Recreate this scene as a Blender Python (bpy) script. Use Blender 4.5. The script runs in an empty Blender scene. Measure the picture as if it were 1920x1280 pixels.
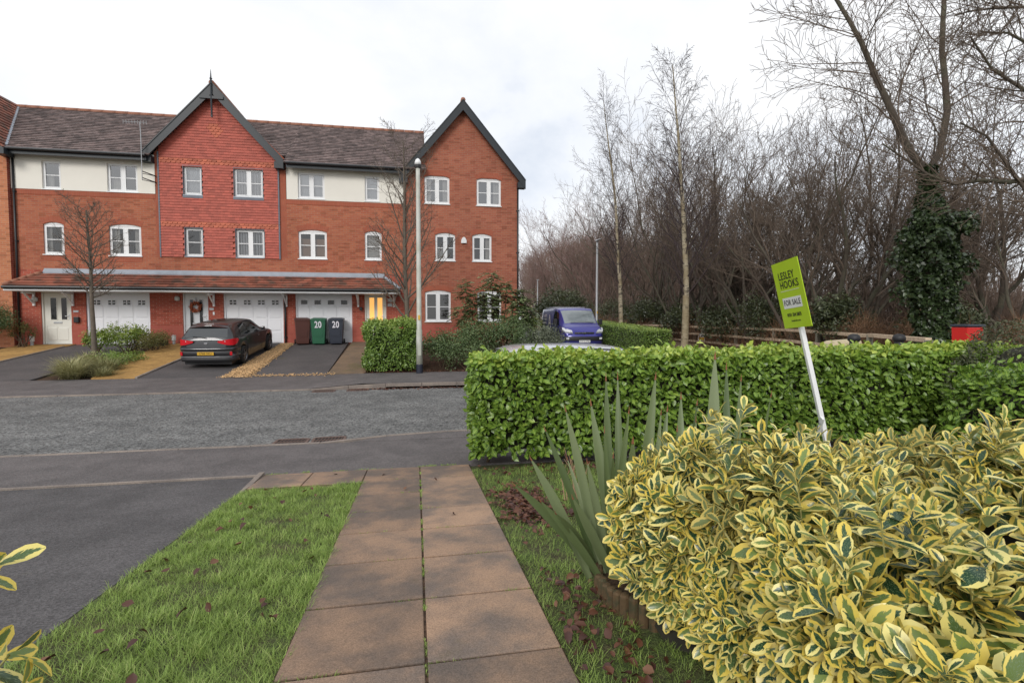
import bpy, math, random
import numpy as np
from mathutils import Vector, Matrix

S = bpy.context.scene
COL = S.collection
PI = math.pi

# ------------------------------------------------------------------ camera
EYE = Vector((0.0, 0.0, 1.80))
cam_d = bpy.data.cameras.new('camera')
cam_d.lens = 18.0; cam_d.sensor_width = 36.0
cam_d.clip_start = 0.05; cam_d.clip_end = 2000
cam = bpy.data.objects.new('camera', cam_d); COL.objects.link(cam)
cam.location = EYE
cam.rotation_euler = (math.radians(90 - 2.6), 0, math.radians(-10.6))
S.camera = cam

# ------------------------------------------------------------------ sky (overcast) and soft sun
SUN_DIR = Vector((-0.42, -0.74, 0.50)).normalized()
W = bpy.data.worlds.new('World'); S.world = W; W.use_nodes = True
nt = W.node_tree; nt.nodes.clear()
def wn(t): return nt.nodes.new(t)
sky = wn('ShaderNodeTexSky'); sky.sky_type = 'NISHITA'; sky.sun_disc = False
sky.sun_elevation = math.asin(SUN_DIR.z); sky.sun_rotation = math.atan2(SUN_DIR.x, SUN_DIR.y)
bg1 = wn('ShaderNodeBackground'); bg1.inputs[1].default_value = 0.10
nt.links.new(sky.outputs[0], bg1.inputs[0])
tc = wn('ShaderNodeTexCoord'); mp = wn('ShaderNodeMapping'); mp.inputs['Scale'].default_value = (1.0, 1.0, 2.0)
mp.inputs['Location'].default_value = (0.35, 0.9, 0.2)
nz = wn('ShaderNodeTexNoise'); nz.inputs['Scale'].default_value = 1.7; nz.inputs['Detail'].default_value = 7; nz.inputs['Roughness'].default_value = 0.55
nz.inputs['Distortion'].default_value = 0.35
cr = wn('ShaderNodeValToRGB')
cr.color_ramp.elements[0].position = 0.30; cr.color_ramp.elements[0].color = (0.60, 0.66, 0.76, 1)
cr.color_ramp.elements[1].position = 0.58; cr.color_ramp.elements[1].color = (0.93, 0.935, 0.945, 1)
m_ = cr.color_ramp.elements.new(0.44); m_.color = (0.83, 0.855, 0.90, 1)
bg2 = wn('ShaderNodeBackground'); bg2.inputs[1].default_value = 1.03
nt.links.new(tc.outputs['Generated'], mp.inputs[0]); nt.links.new(mp.outputs[0], nz.inputs[0])
nt.links.new(nz.outputs[0], cr.inputs[0]); nt.links.new(cr.outputs[0], bg2.inputs[0])
mx = wn('ShaderNodeMixShader'); mx.inputs[0].default_value = 0.92
nt.links.new(bg1.outputs[0], mx.inputs[1]); nt.links.new(bg2.outputs[0], mx.inputs[2])
wo = wn('ShaderNodeOutputWorld'); nt.links.new(mx.outputs[0], wo.inputs[0])

sl = bpy.data.lights.new('sun', 'SUN'); sl.energy = 1.5; sl.angle = math.radians(22); sl.color = (1.0, 0.965, 0.92)
so = bpy.data.objects.new('sun', sl); COL.objects.link(so)
so.rotation_euler = (-SUN_DIR).to_track_quat('-Z', 'Y').to_euler()

S.view_settings.view_transform = 'Standard'; S.view_settings.look = 'None'
S.view_settings.exposure = 0.2; S.view_settings.gamma = 1.0
S.view_settings.use_curve_mapping = False
S.cycles.max_bounces = 6; S.cycles.diffuse_bounces = 3; S.cycles.glossy_bounces = 3
S.cycles.transmission_bounces = 4; S.cycles.transparent_max_bounces = 8
S.cycles.use_denoising = True

# ------------------------------------------------------------------ materials
def _mat(name):
    m = bpy.data.materials.new(name); m.use_nodes = True
    t = m.node_tree; b = t.nodes['Principled BSDF']
    return m, t, b
def N(t, typ, **kw):
    n = t.nodes.new(typ)
    for k, v in kw.items():
        if k in n.inputs: n.inputs[k].default_value = v
        else: setattr(n, k, v)
    return n
def c4(c): return (c[0], c[1], c[2], 1.0)
def mathn(t, op, a, b=None, clamp=False):
    n = t.nodes.new('ShaderNodeMath'); n.operation = op; n.use_clamp = clamp
    for i, v in enumerate((a, b)):
        if v is None: continue
        if isinstance(v, (int, float)): n.inputs[i].default_value = v
        else: t.links.new(v, n.inputs[i])
    return n.outputs[0]
def mixc(t, f, a, b):
    n = t.nodes.new('ShaderNodeMix'); n.data_type = 'RGBA'
    for s, v in ((n.inputs[0], f), (n.inputs[6], a), (n.inputs[7], b)):
        if isinstance(v, (int, float)): s.default_value = v
        elif isinstance(v, (tuple, list)): s.default_value = c4(v)
        else: t.links.new(v, s)
    return n.outputs[2]
def ramp(t, v, lo, hi):
    n = t.nodes.new('ShaderNodeMapRange'); n.interpolation_type = 'SMOOTHSTEP'
    n.inputs[1].default_value = lo; n.inputs[2].default_value = hi
    t.links.new(v, n.inputs[0]); return n.outputs[0]
def pos(t): return t.nodes.new('ShaderNodeNewGeometry').outputs['Position']
def noise(t, vec, scale, detail=4, rough=.55, dist=0):
    n = N(t, 'ShaderNodeTexNoise', Scale=scale, Detail=detail, Roughness=rough, Distortion=dist)
    t.links.new(vec, n.inputs['Vector']); return n.outputs[0]
def bump(t, b, h, strength, dist):
    n = N(t, 'ShaderNodeBump', Strength=strength, Distance=dist)
    t.links.new(h, n.inputs['Height']); t.links.new(n.outputs[0], b.inputs['Normal'])
def attr(t, name):
    n = t.nodes.new('ShaderNodeAttribute'); n.attribute_name = name; return n

def mat(name, col, rough=.6, var=.12, scale=2.5, col2=None, c2scale=None, c2lo=.45, c2hi=.65, bmp=0, bscale=60, bdist=.01, metal=0, spec=.5, coat=0, rnd=0, trans=0):
    m, t, b = _mat(name)
    p = pos(t)
    base = col
    if col2 is not None:
        base = mixc(t, ramp(t, noise(t, p, c2scale or scale, 6), c2lo, c2hi), col, col2)
    h = t.nodes.new('ShaderNodeHueSaturation')
    if isinstance(base, tuple): h.inputs['Color'].default_value = c4(base)
    else: t.links.new(base, h.inputs['Color'])
    v = mathn(t, 'MULTIPLY_ADD', noise(t, p, scale, 5), 2 * var * 1.6); t.nodes[-1].inputs[2].default_value = 1 - var * 1.6
    if rnd:
        a = attr(t, 'rnd').outputs['Fac']
        v2 = mathn(t, 'MULTIPLY_ADD', a, 2 * rnd); t.nodes[-1].inputs[2].default_value = 1 - rnd
        v = mathn(t, 'MULTIPLY', v, v2)
    t.links.new(v, h.inputs['Value'])
    t.links.new(h.outputs[0], b.inputs['Base Color'])
    b.inputs['Roughness'].default_value = rough; b.inputs['Metallic'].default_value = metal
    b.inputs['Specular IOR Level'].default_value = spec
    if coat: b.inputs['Coat Weight'].default_value = coat; b.inputs['Coat Roughness'].default_value = .06
    if bmp: bump(t, b, noise(t, p, bscale, 4), bmp, bdist)
    if trans:
        tr = t.nodes.new('ShaderNodeBsdfTranslucent'); t.links.new(h.outputs[0], tr.inputs[0])
        ms = t.nodes.new('ShaderNodeMixShader'); ms.inputs[0].default_value = trans
        t.links.new(b.outputs[0], ms.inputs[1]); t.links.new(tr.outputs[0], ms.inputs[2])
        t.links.new(ms.outputs[0], t.nodes['Material Output'].inputs[0])
    return m

def brick_mat(name, c1, c2, mortar, bw=.225, rh=.075, ms=.007, dark=.55, soldier=False):
    m, t, b = _mat(name)
    p = pos(t); sp = t.nodes.new('ShaderNodeSeparateXYZ'); t.links.new(p, sp.inputs[0])
    u = mathn(t, 'ADD', sp.outputs[0], sp.outputs[1])
    cb = t.nodes.new('ShaderNodeCombineXYZ')
    t.links.new(u, cb.inputs[0]); t.links.new(sp.outputs[2], cb.inputs[1])
    br = N(t, 'ShaderNodeTexBrick', Scale=1.0)
    br.inputs['Brick Width'].default_value = bw; br.inputs['Row Height'].default_value = rh
    br.inputs['Mortar Size'].default_value = ms; br.inputs['Mortar Smooth'].default_value = .3
    br.inputs['Bias'].default_value = -.1
    br.inputs['Color1'].default_value = c4(c1); br.inputs['Color2'].default_value = c4(c2); br.inputs['Mortar'].default_value = c4(mortar)
    t.links.new(cb.outputs[0], br.inputs['Vector'])
    # odd darker headers
    st = t.nodes.new('ShaderNodeVectorMath'); st.operation = 'DIVIDE'; st.inputs[1].default_value = (bw, rh, 1)
    t.links.new(cb.outputs[0], st.inputs[0])
    fl = t.nodes.new('ShaderNodeVectorMath'); fl.operation = 'FLOOR'; t.links.new(st.outputs[0], fl.inputs[0])
    wnz = t.nodes.new('ShaderNodeTexWhiteNoise'); t.links.new(fl.outputs[0], wnz.inputs[0])
    f = mathn(t, 'GREATER_THAN', wnz.outputs[0], .86)
    f = mathn(t, 'MULTIPLY', f, .55)
    colr = mixc(t, f, br.outputs['Color'], tuple(x * dark for x in c1))
    h = t.nodes.new('ShaderNodeHueSaturation'); t.links.new(colr, h.inputs['Color'])
    v = mathn(t, 'MULTIPLY_ADD', noise(t, p, .9, 6, .6), .55); t.nodes[-1].inputs[2].default_value = .72
    t.links.new(v, h.inputs['Value'])
    t.links.new(h.outputs[0], b.inputs['Base Color'])
    b.inputs['Roughness'].default_value = .85; b.inputs['Specular IOR Level'].default_value = .25
    inv = mathn(t, 'SUBTRACT', 1.0, br.outputs['Fac'])
    hh = mathn(t, 'MULTIPLY_ADD', noise(t, p, 70, 3), .4); t.links.new(inv, t.nodes[-1].inputs[2])
    bump(t, b, hh, .5, .008)
    return m

M = {}
M['brick_up'] = brick_mat('brick_upper', (.425, .138, .072), (.345, .092, .052), (.35, .20, .14))
M['brick_low'] = brick_mat('brick_lower', (.40, .085, .05), (.32, .06, .04), (.42, .24, .18))
M['brick_right'] = brick_mat('brick_right', (.385, .125, .072), (.315, .088, .055), (.33, .20, .14))
M['brick_wing'] = brick_mat('brick_wing', (.52, .20, .095), (.44, .15, .075), (.46, .27, .18))
M['brick_trim'] = brick_mat('brick_trim', (.37, .108, .062), (.34, .095, .056), (.34, .15, .10), bw=.075, rh=.225, ms=.004, dark=.9)
M['plinth'] = brick_mat('brick_plinth', (.40, .105, .075), (.38, .095, .07), (.40, .15, .11), ms=.004, dark=.85)
M['render'] = mat('cream_render', (.80, .765, .685), .9, .04, 1.5, bmp=.15, bscale=200)
M['tilehang'] = mat('red_hung_tile', (.41, .092, .062), .7, .10, 6, rnd=.16, bmp=.1)
M['clubtile'] = mat('orange_club_tile', (.45, .118, .062), .7, .10, 6, rnd=.22)
M['rooftile'] = mat('grey_brown_roof_tile', (.165, .122, .114), .8, .22, 1.3, col2=(.10, .075, .07), c2scale=7, rnd=.42, bmp=.3, bscale=90)
M['porchtile'] = mat('red_brown_porch_tile', (.25, .088, .055), .8, .25, 2, col2=(.12, .07, .05), c2scale=3.5, rnd=.35, bmp=.3, bscale=90)
M['ridge'] = mat('ridge_tile', (.30, .13, .08), .8, .2, 5)
M['leaddark'] = mat('dull_lead', (.15, .16, .19), .6, .2, 3)
M['lead'] = mat('lead', (.30, .33, .37), .5, .2, 3, metal=.2)
M['black'] = mat('black_plastic', (.012, .013, .015), .4, .1)
M['barge'] = mat('dark_bargeboard', (.016, .021, .026), .45, .15)
M['white'] = mat('white_upvc', (.80, .80, .80), .35, .03)
M['garage'] = mat('white_garage_paint', (.78, .78, .80), .4, .03, 1.0)
M['doorcream'] = mat('cream_door', (.74, .73, .66), .4, .03)
M['doorwhite'] = mat('white_door', (.66, .68, .70), .4, .03)
M['dark'] = mat('dark_room', (.055, .05, .047), .9, .1)
M['curtain'] = mat('pale_curtain', (.60, .58, .54), .9, .08, trans=.2)
M['blind'] = mat('vertical_blind', (.62, .63, .66), .8, .05)
M['brownblind'] = mat('brown_blind', (.30, .17, .10), .8, .05)
M['sheer'] = mat('sheer_net', (.50, .53, .56), .9, .08)
M['chrome'] = mat('chrome', (.7, .7, .72), .15, .02, metal=1)
M['galv'] = mat('galvanised', (.42, .43, .44), .5, .12, 8, metal=.5)

def glass_mat(name, tint=(1, 1, 1), base=.14, thru=.9, rough=.02):
    m, t, b = _mat(name); t.nodes.remove(b)
    lw = t.nodes.new('ShaderNodeLayerWeight'); lw.inputs[0].default_value = .35
    f = mathn(t, 'MULTIPLY_ADD', lw.outputs['Fresnel'], .9); t.nodes[-1].inputs[2].default_value = base
    f2 = mathn(t, 'MINIMUM', f, 1.0)
    tr = t.nodes.new('ShaderNodeBsdfTransparent'); tr.inputs[0].default_value = c4(tuple(thru * x for x in tint))
    gl = t.nodes.new('ShaderNodeBsdfGlossy'); gl.inputs['Roughness'].default_value = rough
    ms = t.nodes.new('ShaderNodeMixShader')
    t.links.new(f2, ms.inputs[0]); t.links.new(tr.outputs[0], ms.inputs[1]); t.links.new(gl.outputs[0], ms.inputs[2])
    t.links.new(ms.outputs[0], t.nodes['Material Output'].inputs[0])
    return m
M['glass'] = glass_mat('window_glass', (1, 1, 1), .24)
M['glass_low'] = glass_mat('lower_window_glass', (1, 1, 1), .09)
M['carglass'] = glass_mat('car_glass', (.55, .62, .6), .10, .5)
def emis(name, col, strength):
    m, t, b = _mat(name)
    b.inputs['Base Color'].default_value = c4(col)
    p = pos(t)
    b.inputs['Emission Color'].default_value = c4(col); b.inputs['Emission Strength'].default_value = strength
    b.inputs['Roughness'].default_value = .3
    return m
M['warmglass'] = emis('lit_amber_glass', (.95, .48, .12), .75)
M['lightglass'] = mat('lamp_glass', (.55, .56, .55), .2, .05)

def ground_mat(name, c1, c2, scale, speck, speckamt, rough=.9, bs=.6, moss=None, mossscale=.8, mosslo=.55, mosshi=.75, patch=.3, rnd=0):
    m, t, b = _mat(name); p = pos(t)
    base = mixc(t, ramp(t, noise(t, p, scale, 6, .6), .35, .65), c1, c2)
    if moss:
        base = mixc(t, ramp(t, noise(t, p, mossscale, 6, .65), mosslo, mosshi), base, moss)
    vo = N(t, 'ShaderNodeTexVoronoi', Scale=speck); t.links.new(p, vo.inputs['Vector'])
    h = t.nodes.new('ShaderNodeHueSaturation'); t.links.new(base, h.inputs['Color'])
    sx = t.nodes.new('ShaderNodeSeparateColor'); t.links.new(vo.outputs['Color'], sx.inputs[0])
    v = mathn(t, 'MULTIPLY_ADD', sx.outputs[0], 2 * speckamt); t.nodes[-1].inputs[2].default_value = 1 - speckamt
    v2 = mathn(t, 'MULTIPLY_ADD', noise(t, p, .7, 4), patch * 2); t.nodes[-1].inputs[2].default_value = 1 - patch
    vv = mathn(t, 'MULTIPLY', v, v2)
    if rnd:
        v3 = mathn(t, 'MULTIPLY_ADD', attr(t, 'rnd').outputs['Fac'], 2 * rnd); t.nodes[-1].inputs[2].default_value = 1 - rnd
        vv = mathn(t, 'MULTIPLY', vv, v3)
    t.links.new(vv, h.inputs['Value'])
    t.links.new(h.outputs[0], b.inputs['Base Color'])
    b.inputs['Roughness'].default_value = rough; b.inputs['Specular IOR Level'].default_value = .35
    bump(t, b, vo.outputs['Distance'], bs, 1.0 / speck * .5)
    return m
M['road'] = ground_mat('road_chippings', (.162, .162, .156), (.115, .116, .113), 1.8, 42, .7, .75)
M['pave'] = ground_mat('footway_asphalt', (.130, .117, .114), (.100, .091, .089), 2.3, 95, .34, .7, .5, moss=(.065, .062, .045), mosslo=.62, mosshi=.8)
M['drive'] = ground_mat('drive_asphalt', (.098, .092, .092), (.072, .068, .068), 1.9, 115, .42, .75, .5, moss=(.085, .078, .05), mossscale=1.1, mosslo=.60, mosshi=.78)
M['drive_far'] = ground_mat('far_drive_asphalt', (.098, .088, .086), (.076, .070, .070), .9, 60, .25, .8, .4, moss=(.085, .075, .03), mossscale=.7, mosslo=.60, mosshi=.8)
M['kerb'] = ground_mat('kerb_concrete', (.27, .225, .19), (.2, .17, .15), 3, 120, .2, .9, .3)
M['slab'] = ground_mat('buff_paving_slab', (.330, .215, .142), (.150, .118, .098), 2.3, 230, .26, .72, .3, moss=(.10, .085, .05), mossscale=2.2, mosslo=.60, mosshi=.82, patch=.25, rnd=.16)
M['blockpath'] = ground_mat('yellow_block_paving', (.40, .235, .075), (.31, .18, .06), 2.5, 14, .15, .9, .2, patch=.2)
M['flagpath'] = ground_mat('brown_flag_path', (.20, .135, .085), (.15, .11, .075), 2.2, 60, .2, .9, .2, moss=(.12, .11, .045))
M['soil'] = ground_mat('dark_soil', (.055, .035, .022), (.085, .05, .03), 4, 60, .5, .95, 1.0)
M['turf'] = ground_mat('turf_base', (.075, .105, .03), (.07, .06, .03), 5, 90, .4, .95, 1.0)
M['gravel'] = ground_mat('tan_gravel', (.50, .33, .17), (.38, .24, .12), 6, 35, .45, .9, 1.0)
M['woodfloor'] = ground_mat('woodland_floor', (.07, .045, .028), (.11, .065, .035), 1.5, 12, .5, .95, 1.0)
M['land'] = ground_mat('outlying_land', (.10, .11, .05), (.09, .08, .05), .2, 5, .3, .95, .5)
# ------------------------------------------------------------------ mesh helpers
class MB:
    def __init__(s): s.v = []; s.f = []; s.c = []
    def add(s, vs, fs, c=.5):
        n = len(s.v); s.v += [tuple(v) for v in vs]; s.f += [tuple(i + n for i in f) for f in fs]; s.c += [c] * len(vs)
    def box(s, x0, x1, y0, y1, z0, z1, c=.5):
        s.add([(x0, y0, z0), (x1, y0, z0), (x1, y1, z0), (x0, y1, z0), (x0, y0, z1), (x1, y0, z1), (x1, y1, z1), (x0, y1, z1)],
              [(0, 3, 2, 1), (4, 5, 6, 7), (0, 1, 5, 4), (1, 2, 6, 5), (2, 3, 7, 6), (3, 0, 4, 7)], c)
    def bar(s, a, b, w, h, up=(0, 0, 1), c=.5):
        a = Vector(a); b = Vector(b); d = (b - a).normalized(); up = Vector(up)
        sd = d.cross(up)
        if sd.length < 1e-4: sd = d.cross(Vector((1, 0, 0)))
        sd.normalize(); u = sd.cross(d)
        vs = []
        for p in (a, b):
            for i, j in ((-1, -1), (1, -1), (1, 1), (-1, 1)): vs.append(p + sd * (i * w / 2) + u * (j * h / 2))
        s.add(vs, [(0, 1, 2, 3), (7, 6, 5, 4), (0, 4, 5, 1), (1, 5, 6, 2), (2, 6, 7, 3), (3, 7, 4, 0)], c)
    def tube(s, pts, r, n=8, c=.5, cap=True):
        pts = [Vector(p) for p in pts]
        if not hasattr(r, '__len__'): r = [r] * len(pts)
        vs = []; prev = None
        for i, p in enumerate(pts):
            d = (pts[min(i + 1, len(pts) - 1)] - pts[max(i - 1, 0)]).normalized()
            if prev is None:
                ref = Vector((0, 0, 1)) if abs(d.z) < .9 else Vector((1, 0, 0))
                sd = d.cross(ref).normalized()
            else:
                sd = (prev - d * prev.dot(d)).normalized()
            prev = sd; u = d.cross(sd)
            for k in range(n):
                a = 2 * PI * k / n
                vs.append(p + (sd * math.cos(a) + u * math.sin(a)) * r[i])
        fs = []
        for i in range(len(pts) - 1):
            for k in range(n):
                k2 = (k + 1) % n
                fs.append((i * n + k, i * n + k2, (i + 1) * n + k2, (i + 1) * n + k))
        if cap: fs.append(tuple(range(n - 1, -1, -1))); fs.append(tuple(range((len(pts) - 1) * n, len(pts) * n)))
        s.add(vs, fs, c)
    def prism(s, poly, y0, y1, c=.5):          # polygon in x,z extruded along y (poly counter-clockwise seen from -y)
        n = len(poly)
        vs = [(p[0], y0, p[1]) for p in poly] + [(p[0], y1, p[1]) for p in poly]
        fs = [tuple(range(n)), tuple(range(2 * n - 1, n - 1, -1))]
        for i in range(n):
            j = (i + 1) % n; fs.append((i, i + n, j + n, j))
        s.add(vs, fs, c)
    def slab(s, poly, z0, z1, c=.5):           # polygon in x,y extruded in z
        n = len(poly)
        vs = [(p[0], p[1], z0) for p in poly] + [(p[0], p[1], z1) for p in poly]
        fs = [tuple(range(n - 1, -1, -1)), tuple(range(n, 2 * n))]
        for i in range(n):
            j = (i + 1) % n; fs.append((i, j, j + n, i + n))
        s.add(vs, fs, c)
    def lathe(s, prof, cx, cy, n=16, c=.5):    # profile [(r,z)...]
        vs = []
        for r, z in prof:
            for k in range(n): vs.append((cx + r * math.cos(2 * PI * k / n), cy + r * math.sin(2 * PI * k / n), z))
        fs = []
        for i in range(len(prof) - 1):
            for k in range(n):
                k2 = (k + 1) % n; fs.append((i * n + k, i * n + k2, (i + 1) * n + k2, (i + 1) * n + k))
        fs.append(tuple(range(n - 1, -1, -1))); fs.append(tuple(range((len(prof) - 1) * n, len(prof) * n)))
        s.add(vs, fs, c)
    def obj(s, name, m, parent=None, smooth=False, bevel=0, local=False):
        me = bpy.data.meshes.new(name); me.from_pydata(s.v, [], s.f); me.update()
        a = me.attributes.new('rnd', 'FLOAT', 'POINT'); a.data.foreach_set('value', np.array(s.c, dtype=np.float32))
        me.materials.append(M[m] if isinstance(m, str) else m)
        if smooth: me.polygons.foreach_set('use_smooth', [True] * len(me.polygons))
        o = bpy.data.objects.new(name, me); COL.objects.link(o)
        put(o, parent, local)
        if bevel:
            b = o.modifiers.new('bevel', 'BEVEL'); b.width = bevel; b.segments = 2; b.limit_method = 'ANGLE'; b.angle_limit = math.radians(40)
        return o

def root_loc(o):
    v = Vector((0, 0, 0))
    while o is not None: v += o.location; o = o.parent
    return v
def put(o, parent, local=False):
    if parent is None: return
    o.parent = parent
    if not local: o.location = o.location - root_loc(parent)
def tag(o, label, cat, group=None, kind=None):
    if label: o['label'] = label
    if cat: o['category'] = cat
    if group: o['group'] = group
    if kind: o['kind'] = kind
    return o
def thing(name, label, cat, loc=(0, 0, 0), rot=(0, 0, 0), group=None):
    o = bpy.data.objects.new(name, None); COL.objects.link(o)
    o.empty_display_size = .2
    o.location = loc; o.rotation_euler = rot
    return tag(o, label, cat, group)
def struct(name, mb, m, label=None, **kw):
    o = mb.obj(name, m, **kw); o['kind'] = 'structure'
    if label: o['label'] = label
    return o

def npmesh(name, V, F, rnd=None, luv=None, smooth=False):
    """V (n,3), F (m,k) constant k"""
    me = bpy.data.meshes.new(name)
    V = np.asarray(V, dtype=np.float32); F = np.asarray(F, dtype=np.int32)
    m, k = F.shape
    me.vertices.add(len(V)); me.vertices.foreach_set('co', V.ravel())
    me.loops.add(m * k); me.loops.foreach_set('vertex_index', F.ravel())
    me.polygons.add(m); me.polygons.foreach_set('loop_start', np.arange(0, m * k, k, dtype=np.int32))
    me.polygons.foreach_set('loop_total', np.full(m, k, dtype=np.int32))
    if smooth: me.polygons.foreach_set('use_smooth', np.ones(m, dtype=bool))
    me.update(calc_edges=True)
    if rnd is not None:
        a = me.attributes.new('rnd', 'FLOAT', 'POINT'); a.data.foreach_set('value', np.asarray(rnd, dtype=np.float32))
    if luv is not None:
        a = me.attributes.new('luv', 'FLOAT_VECTOR', 'POINT'); a.data.foreach_set('vector', np.asarray(luv, dtype=np.float32).ravel())
    return me
def link(name, me, m, parent=None, kind=None):
    me.materials.clear(); me.materials.append(M[m] if isinstance(m, str) else m)
    o = bpy.data.objects.new(name, me); COL.objects.link(o); put(o, parent)
    if kind: o['kind'] = kind
    return o

# ---- leaves
def leaf_tmpl(L, Wd, rows=(0, .12, .38, .7, 1), prof=None, fold=.25, curl=.25, cols=3):
    if prof is None: prof = [.06, .55, 1, .78, .03]
    V = []; UV = []
    us = np.linspace(-1, 1, cols)
    for t, w in zip(rows, prof):
        for u in us:
            x = u * w * Wd / 2
            V.append((x, t * L, fold * abs(x) - curl * L * t * t)); UV.append((u, t, w))
    F = []
    for i in range(len(rows) - 1):
        for j in range(cols - 1):
            a = i * cols + j; F.append((a, a + 1, a + 1 + cols, a + cols))
    return np.array(V), np.array(F), np.array(UV)
def frames(D, Nn):
    D = D / np.linalg.norm(D, axis=1, keepdims=True)
    Nn = Nn - D * (D * Nn).sum(1, keepdims=True)
    Nn = Nn / (np.linalg.norm(Nn, axis=1, keepdims=True) + 1e-9)
    X = np.cross(D, Nn)
    return np.stack([X, D, Nn], axis=2)          # columns
def leaf_mesh(name, tm, P, R, Sc, rnd, smooth=True):
    tv, tf, tuv = tm; n = len(P); k = len(tv)
    V = np.einsum('nij,kj->nki', R, tv) * Sc[:, None, None] + P[:, None, :]
    F = (tf[None] + (np.arange(n) * k)[:, None, None]).reshape(-1, 4)
    return npmesh(name, V.reshape(-1, 3), F, np.repeat(rnd, k), np.tile(tuv, (n, 1)), smooth)
def leaf_parts(parent, tm, P, R, Sc, rnd, m, count=300, variants=6):
    """the leaves that show largest become objects of their own; returns the mask of the rest"""
    d = P - np.array(EYE); dist = np.linalg.norm(d, axis=1)
    face = np.abs((R[:, :, 2] * d).sum(1)) / dist
    f = np.array(cam.rotation_euler.to_matrix() @ Vector((0, 0, -1)))
    r = np.array(cam.rotation_euler.to_matrix() @ Vector((1, 0, 0))); u = np.cross(r, f)
    z = d @ f
    vis = (z > .2) & (np.abs(d @ r / z) < 1.0) & (np.abs(d @ u / z) < .667)
    score = np.where(vis, Sc * (.35 + face) / dist, 0)
    idx = np.argsort(-score)[:count]
    ms = []
    for i in range(variants):
        me = npmesh('leaf', tm[0], tm[1], np.full(len(tm[0]), (i + .5) / variants), tm[2], True); me.materials.append(M[m]); ms.append(me)
    base = np.array(root_loc(parent))
    for i in idx:
        o = bpy.data.objects.new('leaf', ms[int(rnd[i] * variants * .999)]); COL.objects.link(o)
        o.parent = parent
        mm = np.eye(4); mm[:3, :3] = R[i] * Sc[i]; mm[:3, 3] = P[i] - base
        o.matrix_local = Matrix(mm.tolist())
    mask = np.ones(len(P), bool); mask[idx] = False
    return mask

# ---- text
def text(s, size, m, parent, mtx, name='lettering', depth=.001, sx=1.0, align='CENTER', spacing=1.0, bold=0):
    cu = bpy.data.curves.new(name, 'FONT'); cu.body = s; cu.size = size; cu.align_x = align; cu.align_y = 'CENTER'
    cu.extrude = depth; cu.space_character = spacing; cu.offset = bold; cu.resolution_u = 3
    o = bpy.data.objects.new(name, cu); COL.objects.link(o)
    dg = bpy.context.evaluated_depsgraph_get(); dg.update()
    me = bpy.data.meshes.new_from_object(o.evaluated_get(dg))
    bpy.data.objects.remove(o); bpy.data.curves.remove(cu)
    me.transform(Matrix.Diagonal((sx, 1, 1, 1)))
    me.materials.clear(); me.materials.append(M[m] if isinstance(m, str) else m)
    q = bpy.data.objects.new(name, me); COL.objects.link(q)
    q.parent = parent; q.matrix_local = mtx
    return q
# ------------------------------------------------------------------ ground, road, pavements
def zn(y): return .03 + .083 * (6.1 - y)                 # the near garden falls towards the road
def zd(y): return .11 + .115 * (y - 16.0)                # the drives opposite climb to the garages
def zr(y): return float(np.interp(y, [13.35, 19, 26, 60, 90], [0.0, .33, .40, .9, 1.2]))   # side street
def sheet(name, poly, zf, m, label, thick=0, parent=None, nx=1):
    mb = MB()
    vs = [(x, y, zf(y)) for x, y in poly]
    mb.add(vs, [tuple(range(len(vs)))])
    if thick:
        n = len(vs)
        mb.add(vs + [(x, y, z - thick) for x, y, z in vs], [(i, i + n, (i + 1) % n + n, (i + 1) % n) for i in range(n)])
    o = mb.obj(name, m); o['kind'] = 'structure'; o['label'] = label
    return o
mb = MB(); mb.add([(-700, -300, -.14), (700, -300, -.14), (700, 900, -.14), (-700, 900, -.14)], [(0, 1, 2, 3)])
struct('ground', mb, 'land', 'wide ground lying under street and wood')
sheet('road', [(-45, 7.64), (8.0, 7.64), (8.0, 13.4), (-45, 13.4)], lambda y: 0.0, 'road', 'grey chipped residential road between two pavements')
sheet('side_street', [(4.9, 13.4), (8.0, 13.4), (8.9, 26), (12.5, 60), (9.4, 60), (5.2, 26)], zr, 'road', 'side street passing the end house and the van')
def zp(y): return .018 + .012 * (7.62 - y) / 1.5
sheet('near_pavement', [(-45, 6.13), (9.0, 6.13), (9.0, 7.6), (-45, 7.6)], zp, 'pave', 'dark asphalt pavement on the near side of the road', .1)
def zq(y): return .034 + .075 * (y - 13.48) / 2.5
sheet('far_pavement', [(-45, 13.5), (4.9, 13.5), (4.9, 16.0), (-45, 16.0)], zq, 'pave', 'dark asphalt pavement in front of the houses', .1)
sheet('near_driveway', [(-16, -4), (-1.74, -4), (-1.74, 6.12), (-16, 6.12)], lambda y: zn(y) - .012, 'drive', 'black asphalt driveway left of the lawn')
mb = MB(); mb.box(-16, -1.72, 6.10, 6.145, -.05, .036); mb.box(-1.745, -1.69, 5.2, 6.1, -.05, .075)
struct('drive_edging', mb, 'kerb', 'thin concrete edging between driveway and pavement')
sheet('lawn_soil', [(-1.735, -4), (-.56, -4), (-.56, 5.45), (-1.735, 5.45)], lambda y: zn(y) - .012, 'turf', 'earth under the left lawn')
sheet('bed_soil', [(.60, -4), (12, -4), (12, 6.12), (.60, 6.12)], lambda y: zn(y) - .02, 'turf', 'earth under hedge and right lawn')
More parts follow.
